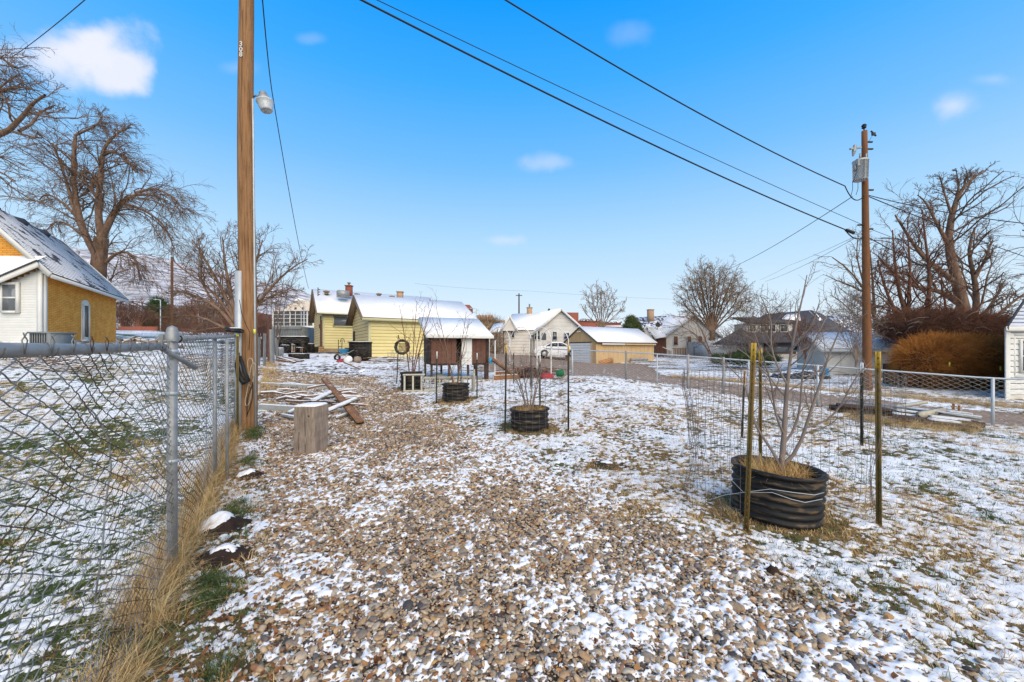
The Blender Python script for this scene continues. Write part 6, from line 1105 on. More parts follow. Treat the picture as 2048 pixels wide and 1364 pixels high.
# tree group on the right
tree('bare_tree', 'tallest bare tree on the right, its dark trunk leaning left above the orange hedge', 'tree', roots_px([
 ([(1952, 745), (1940, 680), (1928, 620), (1915, 565), (1897, 500), (1893, 470), (1903, 430), (1915, 395)], .42, .12), ([(1915, 395), (1930, 370), (1955, 350), (1975, 338)], .11, .03), ([(1903, 430), (1890, 390), (1878, 350)], .08, .02), ([(1910, 410), (1918, 370), (1912, 340)], .08, .02), ([(1897, 490), (1870, 440), (1850, 400), (1835, 390)], .12, .03),
 ([(1915, 570), (1880, 540), (1845, 515), (1815, 470), (1790, 430)], .17, .04), ([(1922, 610), (1880, 580), (1830, 575), (1785, 545), (1760, 520)], .16, .04), ([(1945, 660), (1955, 600), (1948, 550), (1935, 500), (1950, 455)], .20, .05), ([(1948, 560), (1970, 520), (1985, 480)], .10, .03), ([(1945, 650), (1975, 620), (2000, 580), (2010, 560)], .10, .03), ([(1950, 660), (1990, 635), (2030, 600), (2060, 580)], .12, .04)], 24.0),
 [dict(k=16, n=8, len=.40, ang=46, rr=.42, trop=(0, 0, .03), wig=.22, t0=.2, rmin=.017), dict(k=8, n=6, len=.46, ang=42, rr=.5, wig=.22, t0=.15, rmin=.013), dict(k=4, n=4, len=.5, ang=42, rr=.6, wig=.24, rmin=.009)], 'bark', 'twig', 18, split=1)
tree('bare_tree', 'reddish multi-stemmed bare tree just right of the far utility pole', 'tree', roots_px([([(1830, 745), (1825, 660), (1800, 600), (1790, 530), (1785, 460)], .16, .03), ([(1832, 745), (1850, 650), (1862, 560), (1850, 480), (1845, 420)], .16, .03), ([(1828, 720), (1800, 640), (1770, 580), (1755, 520)], .13, .03), ([(1832, 720), (1815, 620), (1822, 540), (1815, 470)], .13, .03), ([(1835, 730), (1790, 670), (1750, 640), (1730, 600)], .10, .03), ([(1840, 740), (1870, 680), (1895, 620), (1880, 560)], .12, .03)], 22),
 [dict(k=16, n=8, len=.4, ang=44, rr=.45, trop=(0, 0, .02), wig=.22, t0=.2, rmin=.014), dict(k=8, n=6, len=.46, ang=42, rr=.5, wig=.22, t0=.15, rmin=.011), dict(k=3, n=4, len=.5, ang=42, rr=.6, wig=.24, rmin=.008)], 'twig_red', 'twig_red', 19, split=1)
tree('bare_tree', 'pale tan bare tree behind the far utility pole, leaning left', 'tree', roots_px([([(1765, 740), (1755, 660), (1738, 590), (1715, 560), (1690, 530), (1665, 515)], .13, .03), ([(1750, 640), (1725, 560), (1712, 510), (1715, 480)], .09, .02), ([(1750, 630), (1745, 560), (1740, 500), (1735, 470)], .09, .02), ([(1738, 590), (1700, 570), (1670, 560)], .07, .02), ([(1755, 660), (1710, 630), (1680, 600), (1660, 590)], .07, .02)], 26),
 [dict(k=12, n=7, len=.4, ang=40, rr=.45, trop=(0, 0, .03), wig=.2, t0=.2, rmin=.018), dict(k=6, n=5, len=.46, ang=42, rr=.5, wig=.22, t0=.15, rmin=.011)], 'twig_tan', 'twig_tan', 21, split=1)
tree('bare_shrub', 'dense grey twiggy shrub directly in front of the far utility pole foot', 'shrub', fan(1712, 735, 720, 17, 46, 585, 12, .05, 41), [dict(k=11, n=6, len=.36, ang=42, rr=.5, wig=.22, t0=.1, rmin=.008), dict(k=6, n=4, len=.45, ang=45, rr=.6, wig=.24, rmin=.006)], 'twig_grey', 'twig_grey', 22, split=1)
tree('bare_tree', 'bare branch tips poking in at the right edge of the sky', 'tree', roots_px([([(2160, 720), (2150, 560), (2120, 500), (2080, 470), (2045, 460)], .16, .03), ([(2150, 560), (2100, 530), (2055, 515)], .08, .02)], 22), [dict(k=9, n=7, len=.4, ang=42, rr=.45, wig=.2, t0=.3, rmin=.016), dict(k=5, n=5, len=.46, ang=42, rr=.5, wig=.22, rmin=.010)], 'twig', 'twig', 23, split=1)
# fuzzy masses of fine twigs
def fuzz(name, label, cat, lobes, n, ln, rad, m, core, seed, up=.2, part='crown', ground=None, droop=0., twigs=True):
    q = rs(seed); P = []
    for (c, s, w_) in lobes:
        k = int(n * w_); d = q.randn(k, 3); d /= np.linalg.norm(d, axis=1, keepdims=True); r_ = q.uniform(.70, 1.03, k)[:, None]; b = np.array(c) + d * np.array(s) * r_
        dr = d * .7 + q.randn(k, 3) * .55; dr[:, 2] += up; dr /= np.linalg.norm(dr, axis=1, keepdims=True); l_ = ln * q.uniform(.5, 1.3, k)[:, None]
        p1 = b + dr * l_ * .5; d2 = dr + q.randn(k, 3) * .25; d2[:, 2] -= droop; p2 = p1 + d2 * l_ * .5; P.append(np.stack([b, p1, p2], 1))
    P = np.concatenate(P); base = np.array([lobes[0][0][0], lobes[0][0][1], ground if ground is not None else lobes[0][0][2] - lobes[0][1][2]]); t_ = thing(name, label, cat, base)
    Rd = np.tile(np.array([rad, rad * .8, rad * .4]), (len(P), 1)); V, Fc = tubes(P, Rd, 3); link(part, new_mesh(part, V - base, Fc, MT[m]), t_)
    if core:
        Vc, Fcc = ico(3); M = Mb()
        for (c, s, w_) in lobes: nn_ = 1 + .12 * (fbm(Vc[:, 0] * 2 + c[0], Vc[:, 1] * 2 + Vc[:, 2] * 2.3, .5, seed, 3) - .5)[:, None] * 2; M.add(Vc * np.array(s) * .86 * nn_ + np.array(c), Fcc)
        V = np.concatenate(M.v) - base; link('dark_core', new_mesh('dark_core', V, M.f, MT[core], True), t_, kind='stuff')  # solid core, coloured darker in hedge and thicket for their inner shade
    return t_
def el(px, py, Y_, wpx, hpx, d): s = F / Y_; p = PX(px, py, Y_); return (tuple(p), (wpx / 2 / s, d, hpx / 2 / s), 1)
def norm(l): t_ = sum(a[1][0] * a[1][2] for a in l); return [(a, b, b[0] * b[2] / t_) for a, b, _ in l]
lob = norm([el(1838, 722, 16.6, 60, 62, .8), el(1868, 714, 16.8, 100, 72, 1.0), el(1910, 716, 17.0, 120, 72, 1.1), el(1958, 722, 17.2, 120, 76, 1.1), el(1998, 730, 17.4, 80, 76, 1.1), el(1935, 698, 17.6, 120, 36, .9), el(1872, 692, 17.4, 56, 30, .7)])
lob = lob + [(c_, s_, w_ * .35) for c_, s_, w_ in [(lambda e_: (e_[0], e_[1], .12))(el(px, 752, 16.9, 90, 52, .8)) for px in (1840, 1865, 1895, 1930, 1970, 2000)]]
hd = fuzz('hedge', 'dense rust-orange twiggy hedge beside the cream-white shed', 'hedge', lob, 38000, .46, .0065, 'hedge', 'hedge_dark', 51, .25, 'crown', g1(18, 17), .25)
M = Mb(); q = rs(9)
for i in range(60): p = PX(1800 + i * 3.6, 740, 17.2 + q.uniform(-.6, .8)); z0 = g1(p.x, p.y); M.tube([(p.x, p.y, z0 - .1), (p.x + q.uniform(-.1, .1), p.y, z0 + .45), (p.x + q.uniform(-.3, .3), p.y, z0 + 1.0)], .018, 4)
M.obj('stems', 'dark', hd, kind='stuff')
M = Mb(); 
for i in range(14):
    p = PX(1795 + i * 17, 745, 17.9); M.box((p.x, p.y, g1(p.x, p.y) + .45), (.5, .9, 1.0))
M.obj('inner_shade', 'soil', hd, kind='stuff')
lob = norm([el(1808, 655, 21, 70, 46, 1.2), el(1850, 649, 21.3, 100, 50, 1.3), el(1910, 656, 21.6, 110, 50, 1.3), el(1965, 666, 21.5, 110, 60, 1.3), el(2005, 680, 21.2, 70, 66, 1.2)])
fuzz('thicket', 'dark red-brown tangled thicket above and behind the orange hedge', 'thicket', lob, 17000, .6, .0095, 'twig_red', 'hedge_dark', 52, .2, 'crown', CZ - 1.2)
q = rs(61); M = Mb()
for i in range(16): a = PX(q.uniform(1790, 1960), q.uniform(630, 672), 19.2); b = a + Vector((q.uniform(-.9, .9), q.uniform(-.3, .3), q.uniform(-.15, .4))); M.tube([a, (a + b) / 2 + Vector((0, 0, .1)), b], .012, 4)
tag(M.obj('fallen_branches', 'twig_grey', None, kind='stuff'), 'pale dead branches lying across the dark thicket', 'branches')
for px, py in ((1899, 729), (2001, 737)): M = Mb(); p = PX(px, py, 15.6); M.box(p, (.05, .02, .17)); tag(M.obj('marker_tag', 'ytag', None), 'small yellow marker in front of the orange hedge, %s one' % ('left' if px < 1950 else 'right'), 'marker')
fuzz('evergreen_tree', 'distant dark green conifer left of the timber pole', 'tree', norm([el(322, 648, 84, 56, 34, 3), el(320, 633, 84, 46, 34, 2.5), el(318, 618, 84, 30, 32, 2), el(316, 606, 84, 14, 20, 1.2)]), 5200, .9, .06, 'needle', 'needle', 53, -.1, 'crown', PX(0, 662, 84).z)
fuzz('evergreen_shrub', 'rounded green conical shrub behind the beige garage roof', 'shrub', norm([el(1266, 668, 43, 44, 40, 1.0), el(1264, 654, 43, 34, 36, .9), el(1262, 643, 43, 18, 24, .6)]), 4200, .28, .022, 'shrubgreen', 'needle', 54, .2, 'crown', CZ - .7)
fuzz('evergreen_shrub', 'low dark green shrubs in front of the grey house', 'shrub', norm([el(1480, 716, 28, 50, 28, .8), el(1530, 718, 28, 60, 24, .8), el(1440, 718, 29, 40, 20, .7)]), 3500, .2, .012, 'shrubgreen', 'needle', 55, .2, 'crown', CZ - 1.2)
fuzz('scrub_band', 'reddish winter scrub filling the distance left of the near pole', 'scrub', norm([el(250, 645, 70, 40, 60, 2), el(285, 648, 72, 60, 40, 2), el(365, 640, 75, 60, 44, 2), (el(410, 640, 80, 90, 60, 3)), el(440, 660, 60, 80, 30, 2), el(500, 655, 60, 60, 50, 2), el(375, 668, 50, 90, 26, 1.5), el(430, 672, 45, 90, 22, 1.5)]), 9000, 1.5, .02, 'twig_red', None, 56, .6, 'crown', PX(0, 690, 70).z)['kind'] = 'stuff'
fuzz('scrub_band', 'brown bare scrub behind the coop and the tan commercial block', 'scrub', norm([el(975, 655, 60, 60, 34, 2), el(1000, 675, 50, 40, 40, 1.5), el(990, 690, 42, 30, 40, 1)]), 2600, 1.1, .018, 'twig_tan', None, 57, .6, 'crown', PX(0, 700, 60).z)['kind'] = 'stuff'
for i, (px, Y_, w_, tpy, lb) in enumerate([(276, 66, 32, 600, 'bare tree in the distance just right of the brick house corner'), (245, 70, 18, 605, 'thin bare tree hugging the corner of the brick house'), (395, 60, 45, 590, 'distant bare tree behind the spreading branches'), (440, 64, 40, 585, 'distant bare tree left of the windowless brick block')]):
    tree('bare_tree', lb, 'tree', fan(px, 690, 655, Y_, w_, tpy, 8, .22, 60 + i), [dict(k=8, n=6, len=.42, ang=38, rr=.5, wig=.18, t0=.25, rmin=.04), dict(k=4, n=4, len=.45, ang=42, rr=.55, wig=.2, rmin=.025)], 'twig_red', 'twig_red', 70 + i, split=1)
# ================================================================ YARD OBJECTS
def gpt(px, Y_, dz=0): X_ = (px - 1024) / F * Y_; return np.array([X_, Y_, g1(X_, Y_) + dz])
# squared timber stump
b = gpt(623, 5.62); Rz = np.array(Matrix.Rotation(-.22, 3, 'Z')); st_ = thing('timber_stump', 'squared weathered timber standing upright on the gravel with snow on its top', 'timber block', b)
M = Mb(); n_ = 9
ring = [(-.165, -.14), (-.15, -.16), (.145, -.17), (.172, -.145), (.165, .13), (.145, .15), (-.15, .145), (-.17, .125)]
q = rs(4); V = []; zs = np.linspace(-.03, .66, n_)
for z_ in zs:
    for (x_, y_) in ring: V.append((np.array([x_, y_, 0]) * (1 + .025 * q.randn()) @ Rz.T) + b + (0, 0, z_ + (.03 * x_ if z_ > .6 else 0)))
Fc = [(i * 8 + j, i * 8 + (j + 1) % 8, (i + 1) * 8 + (j + 1) % 8, (i + 1) * 8 + j) for i in range(n_ - 1) for j in range(8)] + [tuple(range((n_ - 1) * 8, n_ * 8)), tuple(range(8))[::-1]]
M.add(V, Fc); M.obj('block', 'timber', st_)
M = Mb(); M.tube([b + (.0, -.172, .64), b + (-.005, -.174, .4), b + (.005, -.173, .2), b + (.0, -.173, .02)], .004, 4); M.tube([b + (-.10, -.150, .3), b + (-.105, -.150, .05)], .003, 4); M.obj('crack', 'darkwood', st_, kind='stuff'); M = Mb(); M.lathe(b + (.06, -.186, .53), [(0, .006), (.012, .006), (.017, 0)], 10, np.array(Matrix.Rotation(R(90), 3, 'X'))); M.obj('knot', 'darkwood', st_)
M = Mb(); V = [(np.array([x_, y_, 0]) * s_ @ Rz.T) + b + (0, 0, h_ + .03 * x_) for h_, s_ in ((.655, 1.0), (.675, .98), (.685, .8)) for (x_, y_) in ring]; M.add(V, [(i * 8 + j, i * 8 + (j + 1) % 8, (i + 1) * 8 + (j + 1) % 8, (i + 1) * 8 + j) for i in range(2) for j in range(8)] + [tuple(range(16, 24))]); M.obj('snow_cap', 'snow', st_, True)
def plank(name, label, a, b_, w_, h_, m, cat='plank', group=None, snow=True):
    a = np.array(a, float); b_ = np.array(b_, float); t_ = thing(name, label, cat, (a + b_) / 2, group); bpiece('board', t_, m, a, b_, w_, h_)
    if snow: d = (b_ - a) * .01; up = np.cross(np.cross(b_ - a, (0, 0, 1)), b_ - a); up /= np.linalg.norm(up) + 1e-9; up = up if up[2] > 0 else -up; bpiece('snow_cap', t_, 'snow', a + d + up * (h_ / 2 + .009), b_ - d + up * (h_ / 2 + .009), w_ * .92, .018)
    return t_
def pp(px, py, Y_): return np.array(PX(px, py, Y_))
gp = 'timbers of the collapsed bed frame'
plank('timber_beam', 'rear grey painted beam of the timber bed frame on the gravel', pp(522, 771, 11.3), pp(682, 779, 11.2), .10, .16, 'greyboard', 'beam', gp)
plank('timber_beam', 'front thick grey beam of the bed frame beside the stump', pp(518, 818, 8.5), pp(700, 829, 8.5), .10, .20, 'greyboard', 'beam', gp)
plank('timber_beam', 'low brown beam end right of the stump under the leaning board', pp(650, 842, 7.9), pp(706, 832, 8.1), .12, .12, 'brownboard', 'beam', gp)
plank('leaning_board', 'long reddish-brown board leaning diagonally across the bed frame', pp(648, 757, 10.2), pp(721, 845, 7.1), .13, .05, 'brownboard', 'plank', gp, False)
plank('leaning_board', 'second brown batten lying beside the long leaning board', pp(668, 776, 9.6), pp(716, 829, 7.6), .05, .05, 'brownboard', 'plank', gp, False)
plank('snowy_board', 'snow-topped board propped up behind the stump, pointing up right', pp(626, 802, 8.3), pp(672, 780, 9.3), .12, .04, 'greyboard', 'plank', gp)
plank('snowy_board', 'snow-topped board sticking out right of the stump across the brown board', pp(640, 828, 7.4), pp(712, 798, 8.2), .11, .04, 'greyboard', 'plank', gp)
plank('snowy_board', 'snowy pole lying on the ground left of the stump', pp(565, 831, 7.9), pp(602, 838, 7.5), .06, .05, 'greyboard', 'plank', gp)
plank('snowy_board', 'short snowy stick right of the stump on the gravel', pp(673, 836, 7.6), pp(695, 828, 7.9), .05, .04, 'greyboard', 'plank', gp)
plank('snowy_board', 'snowy board crossing below the stump shoulder on the left', pp(578, 826, 8.1), pp(606, 812, 8.4), .09, .04, 'greyboard', 'plank', gp)
plank('snowy_board', 'thin snowy board behind the rear beam', pp(575, 766, 11.9), pp(618, 772, 11.6), .09, .04, 'greyboard', 'plank', gp)
q = rs(33)
for i in range(26):
    px, Y_ = q.uniform(520, 690), q.uniform(8.8, 10.3); a = gpt(px, Y_, .05 + q.uniform(0, .10)); an = q.uniform(-.5, .5); l_ = q.uniform(.3, .9); d = np.array([math.cos(an), math.sin(an), q.uniform(-.06, .14)]); n3 = a + d * l_ * .5 + (0, 0, q.uniform(-.02, .05)); e3 = a + d * l_
    t_ = thing('stick', 'snow-dusted branch, %s, lying %s inside the timber bed frame' % (('thin' if i % 3 == 0 else 'thick' if i % 3 == 1 else 'crooked'), 'at the left' if px < 580 else 'in the middle' if px < 640 else 'at the right'), 'branch', a, 'branches inside the bed frame'); r_ = q.uniform(.014, .035); M = Mb(); M.tube([a, n3, e3], [r_, r_ * .9, r_ * .5], 6); M.obj('wood', 'bark', t_); M = Mb(); M.tube([a + (0, 0, r_ * .75), n3 + (0, 0, r_ * .7), e3 + (0, 0, r_ * .4)], [r_ * .75, r_ * .7, r_ * .3], 5); M.obj('snow_cap', 'snow', t_)
# pale curved sheet and pole on the lane
M = Mb(); P_ = [pp(670, 747, 15.9), pp(700, 746.5, 15.8), pp(716, 744, 15.9), pp(728, 738.5, 16.1)]
for a, b_ in zip(P_[:-1], P_[1:]): M.beam(a, b_, .42, .03)
tag(M.obj('snowy_sheet', 'snowroof', None), 'flat snow-covered sheet with an upturned end lying on the lane', 'sheet'); M = Mb(); M.tube([pp(684, 723, 18.5), pp(721, 739, 16.2)], .025, 6); tag(M.obj('pole', 'brownboard', None), 'thin brown pole leading to the upturned end of the snowy sheet', 'pole')
# wheelbarrow
b = gpt(689, 21.0); wb = thing('wheelbarrow', 'blue wheelbarrow in front of the black bin by the yellow house', 'wheelbarrow', b); M = Mb()
M.lathe(b + (0, 0, .36), [(.16, 0), (.33, .24), (.345, .25), (.345, .262), (.325, .262), (.30, .20), (.14, .03), (0, .03)], 14); tr_ = M.obj('tray', 'blue', wb, True); M = Mb(); M.lathe(b + (-.04, 0, .58), [(0, .05), (.18, .04), (.26, 0)], 12); M.obj('snow_cap', 'snow', tr_, True)
M = Mb(); M.lathe(b + (-.38, -.02, .17), [(.10, -.05), (.17, -.05), (.185, 0), (.17, .05), (.10, .05)], 16, np.array(Matrix.Rotation(R(90), 3, 'X'))); M.obj('wheel', 'tyre', wb, True)
for s_ in (-.2, .2): M = Mb(); M.tube([b + (-.38, s_ * .2, .17), b + (-.1, s_, .34), b + (.3, s_, .42), b + (.62, s_, .58)], .018, 6); M.obj('handle', 'greyboard', wb)
for s_ in (-.17, .17): M = Mb(); M.tube([b + (.12, s_, .36), b + (.20, s_, 0), b + (.32, s_, .38)], .014, 5); M.obj('leg', 'rust', wb)
b = gpt(720, 21.2); cb2 = thing('compost_bin', 'large black square bin with snow on its lid at the shed corner', 'bin', b); M = Mb(); M.extrude([b + (-.44, -.4, 0), b + (.46, -.4, 0), b + (.50, .4, 0), b + (-.40, .4, 0)], (0, 0, .96)); M.obj('body', 'plastic', cb2); M = Mb(); M.box(b + (.02, 0, .985), (1.0, .9, .05)); l_ = M.obj('lid', 'plastic', cb2); M = Mb(); M.box(b + (.02, 0, 1.02), (.96, .86, .03)); M.obj('snow_cap', 'snow', l_)
for i in range(4): M = Mb(); M.box(b + (.02, -.415, .2 + i * .2), (.86, .03, .03)); M.obj('rib', 'plastic', cb2)
b = gpt(698, 20.0); bk = thing('bucket', 'white plastic bucket lying on its side beside the black bin', 'bucket', b); M = Mb(); M.lathe(b + (.0, 0, .17), [(0, .32), (.14, .32), (.17, 0), (.185, -.01), (.16, .0), (.13, .29)], 18, np.array(Matrix.Rotation(R(100), 3, 'X'))); M.obj('shell', 'whitep', bk, True)
b = gpt(715, 20.2); M = Mb(); M.lathe(b + (0, 0, .12), [(0, .2), (.15, .18), (.2, .05), (.18, -.1), (0, -.12)], 14); tag(M.obj('rolled_hose', 'timber', None, True), 'grey-brown rounded bundle beside the white bucket', 'bundle')
M = Mb(); b = gpt(684, 20.2); M.lathe(b + (0, 0, .05), [(0, .12), (.2, .08), (.3, -.03)], 9); tag(M.obj('cloth_heap', 'redcloth', None, True), 'faded pink-red cloth heap under the wheelbarrow', 'cloth')
b = gpt(680, 26.5); ht = thing('hand_truck', 'black hand truck leaning against the yellow house wall', 'hand truck', b)
for s_ in (-.12, .12): M = Mb(); M.tube([b + (s_, 0, .05), b + (s_, .05, .95)], .022, 6); M.obj('rail', 'plastic', ht)
M = Mb(); a = np.linspace(0, math.pi, 9); M.tube([b + (.14 + .14 * math.cos(t_), .05, .75 + .28 * math.sin(t_) + (.0)) for t_ in a], .022, 6); M.obj('handle', 'plastic', ht); M = Mb(); M.box(b + (0, .03, .45), (.24, .03, .04)); M.box(b + (0, -.1, .03), (.34, .2, .03)); M.obj('toe_plate', 'plastic', ht, kind='stuff')
b = gpt(697, 24.5)
for i in range(3): M = Mb(); M.box(b + (.05 * i, 0, .22 + i * .11), (.62 - .05 * i, .4, .10)); tag(M.obj('plank', 'darkwood', None), '%s dark plank of the pile behind the wheelbarrow' % ('lowest', 'middle', 'topmost')[i], 'plank', 'dark planks behind the wheelbarrow')
# clutter along the shed foot
q = rs(71)
for i in range(9): a = gpt(q.uniform(722, 790), q.uniform(20.5, 22), .07 + q.uniform(0, .1)); an = q.uniform(-.3, .5); bq = a + np.array([math.cos(an), math.sin(an) * .6, q.uniform(-.03, .08)]) * q.uniform(.5, 1.3); plank('scrap_board', '%s scrap board, number of boards from the black bin: %s' % (('snowy', 'brown')[i % 2], i) if False else ('snow-dusted', 'bare brown')[i % 2] + ' scrap board ' + ('nearest the black bin', 'beside the bucket end', 'leaning on the litter', 'under the rust stain', 'in the middle of the litter', 'crossing other scraps', 'below the garden tap', 'near the round coil', 'at the right end of the litter')[i] + ' by the yellow shed', a, bq, .12, .035, ['greyboard', 'brownboard'][i % 2], 'plank', 'scrap boards along the yellow shed', i % 2 == 0)
wf_ = thing('wire_fence', 'low pale picket-like wire fence in front of the yellow shed', 'fence', gpt(812, 21)); 
for i in range(13): a = gpt(776 + i * 6.3, 21.4); bpiece('picket', wf_, 'oldpaint', a, a + (0, 0, .48), .03, .03)
bpiece('rail', wf_, 'oldpaint', gpt(774, 21.4, .47), gpt(854, 21.4, .47), .02, .025); bpiece('rail', wf_, 'oldpaint', gpt(774, 21.4, .1), gpt(854, 21.4, .1), .02, .02)
# wreath-like hose coil on its post
M = Mb(); c = pp(805, 694, 12.5); a = np.linspace(0, 6.283 * 4, 90); M.tube(np.c_[c[0] + (.205 + .025 * np.sin(a * 3.3)) * np.cos(a), c[1] - .05 + .03 * np.sin(a * 2.2), c[2] + (.21 + .025 * np.sin(a * 2.7)) * np.sin(a)], .028, 6); tag(M.obj('hose_coil', 'tpostd', None, True), 'round dark coil hanging on a post in front of the yellow shed wall', 'coil')
M = Mb(); q = rs(3)
for i in range(10): x_ = c[0] - .12 + i * .027; M.tube([(x_, c[1] + .0, c[2] - .15 + q.uniform(-.03, .03)), (x_ + .01, c[1], c[2] + .13)], .008, 4)
tag(M.obj('dry_stalks', 'twig_tan', None, kind='stuff'), 'tan dry stalks caught inside the round coil', 'stalks')
# ladder lying on its side + frame
ld = thing('ladder', 'pale wooden ladder lying on its edge between the two rear planters', 'ladder', gpt(890, 10.6)); a0, a1 = gpt(848, 10.75, .38), gpt(950, 10.7, .40); c0, c1 = gpt(848, 10.75, .04), gpt(950, 10.7, .05)
bpiece('rail', ld, 'oldpaint', a0, a1, .03, .06); bpiece('rail', ld, 'oldpaint', c0, c1, .03, .05)
for i in range(11): f = (i + .4) / 11; bpiece('rung', ld, 'oldpaint', a0 + (a1 - a0) * f, c0 + (c1 - c0) * f, .028, .028)
fm = thing('window_frame', 'pale wooden two-light sash frame leaning against the farthest planter', 'frame', gpt(826, 10.6)); 
for px in (809, 826, 843): bpiece('stile', fm, 'oldpaint', gpt(px, 10.75, 0), gpt(px, 10.9, .46), .05, .04)
bpiece('bar', fm, 'oldpaint', gpt(806, 10.9, .46), gpt(850, 10.9, .46), .06, .05); bpiece('bar', fm, 'oldpaint', gpt(807, 10.75, .03), gpt(846, 10.75, .03), .05, .05)
bpiece('white_stake', None, 'oldpaint', gpt(948, 10.6, 0), gpt(948, 10.6, .62), .06, .06); o = bpy.context.scene.objects[-1] if False else [x for x in COL.objects if x.name.startswith('white_stake')][0]; tag(o, 'short white square stake at the right end of the pale ladder', 'stake')
for i, (px, dz, Y_) in enumerate(((885, .02, 12.6), (872, .10, 12.7), (880, .17, 12.7))): o = bpiece('flat_stone', None, 'timber', gpt(px - 12, Y_, dz), gpt(px + 14 - i * 3, Y_, dz), .3, .06); tag(o, ('lowest', 'middle', 'topmost')[i] + ' brown slab of the small pile under the coop', 'slab', 'slabs piled under the coop')
# picket remnant and posts by the lane
pf = thing('picket_fence', 'weathered grey picket fence remnant beside the near utility pole', 'fence', gpt(520, 16.5))
for px, h_, w_ in ((517, 1.22, .17), (529, 1.38, .17), (506, 1.1, .1)): bpiece('picket', pf, 'greywood', gpt(px, 16.3), gpt(px + .5, 16.3, h_), w_, .03)
bpiece('rail', pf, 'greywood', gpt(504, 16.4, 1.12), gpt(524, 16.4, 1.18), .03, .10)
for px, Y_, h_, w_, lb in ((544, 17.5, 1.55, .22, 'broad grey fence post standing right of the picket remnant'), (538, 18.5, 1.7, .08, 'thin leaning brown stake behind the picket remnant'), (556, 19.5, 1.1, .12, 'grey board leaning towards the metal drum')):
    o = bpiece('fence_post', None, 'greywood' if w_ > .1 else 'rust', gpt(px, Y_), gpt(px - (5 if w_ == .12 else 1), Y_, h_), w_, .1); tag(o, lb, 'post')
bf = thing('board_fence', 'dark red-brown board fence behind the picket remnant', 'fence', gpt(522, 19))
for i in range(8): bpiece('board', bf, 'rust', gpt(503 + i * 5.2, 19.5 + i * .2), gpt(503 + i * 5.2, 19.5 + i * .2, 1.55 + .05 * (i % 3)), .15, .03)
# barbecue corner
b = gpt(583, 25.5); gl = thing('barbecue_grill', 'long black covered barbecue grill with a strip of snow along its top', 'barbecue', b); M = Mb(); M.extrude([b + (-.9, -.3, .62), b + (-.9, .35, .62), b + (-.9, .35, .95), b + (-.9, .1, 1.05), b + (-.9, -.25, .95)], (1.9, 0, 0)); M.obj('hood', 'plastic', gl); M = Mb(); M.beam(b + (-.85, .02, 1.07), b + (.95, .02, 1.07), .4, .05); M.obj('snow_cap', 'snow', gl)
for x_ in (-.8, -.2, .4, .9): M = Mb(); M.box(b + (x_, 0, .31), (.07, .5, .62)); M.obj('leg', 'plastic', gl)
M = Mb(); M.box(b + (0, 0, .2), (1.8, .5, .04)); M.obj('shelf', 'plastic', gl)
items = [('metal_drum', 560, 21.8, .20, .46, 'galv', 'galvanised ribbed drum standing left of the barbecue', 'drum'), ('storage_tub', 570, 24.0, .28, .5, 'plastic', 'black tub with a snowy lid beside the galvanised drum', 'tub'), ('storage_tub', 622, 27.0, .22, .62, 'plastic', 'tall black planter tub on the deck beside the yellow house', 'tub'), ('plant_tub', 631, 27.5, .20, .45, 'tpostd', 'dark flower tub nearest the yellow house corner on the deck', 'tub'), ('garden_statue', 609, 26.5, .13, .60, 'siding_w2', 'small pale figure-like ornament on the deck edge', 'ornament'), ('storage_tub', 550, 23.5, .18, .8, 'greywood', 'grey upright bin beside the board fence', 'bin')]
for nm, px, Y_, r_, h_, m_, lb, ct in items:
    b = gpt(px, Y_); t_ = thing(nm, lb, ct, b); M = Mb(); M.lathe(b, [(r_ * .82, 0), (r_ * .9, h_ * .33), (r_ * .95, h_ * .36), (r_ * .95, h_ * .66), (r_, h_ * .7), (r_ * 1.02, h_), (r_ * .9, h_), (0, h_ - .02)] if nm != 'garden_statue' else [(r_, 0), (r_ * .9, .1), (r_ * .5, .2), (r_ * .85, .34), (r_ * .4, .44), (r_ * .6, .52), (0, .6)], 16); M.obj('body', m_, t_, True); M = Mb(); M.lathe(b + (0, 0, h_ - .01), [(0, .04), (r_ * .8, .03), (r_ * .95, 0)], 12); M.obj('snow_cap', 'snow', t_, True)
b = gpt(597, 20.8); t_ = thing('black_tray', 'shallow black tray with snow along its rim in front of the barbecue', 'tray', b); M = Mb(); M.extrude([b + (-.38, -.3, 0), b + (.38, -.3, 0), b + (.44, .3, 0), b + (-.42, .3, 0)], (0, 0, .26)); M.obj('body', 'plastic', t_); M = Mb(); M.box(b + (0, .02, .275), (.8, .56, .025)); M.obj('snow_cap', 'snow', t_)
for i, (px0, px1, Y0_, Y1_) in enumerate(((552, 585, 18.9, 18.4), (560, 600, 19.6, 18.9), (566, 606, 20.1, 19.3), (553, 575, 18.3, 18.6), (557, 590, 19.2, 18.2))): plank('scrap_board', 'snow-covered board in the loose pile before the barbecue, ' + ('nearest the lane', 'in the middle', 'farthest back', 'shortest and leftmost', 'crossing the others')[i], gpt(px0, Y0_, .06 + i * .03), gpt(px1, Y1_, .05), .13, .04, 'brownboard', 'plank', 'snowy boards before the barbecue')
for i, (px, Y_, s_) in enumerate(((590, 27.5, .4), (568, 26.5, .35), (600, 24.2, .3))): b = gpt(px, Y_); t_ = thing('patio_chair', ('dark patio chair with snow behind the barbecue', 'dark overturned chair left of the barbecue', 'small dark stool beside the deck')[i], 'chair', b); 
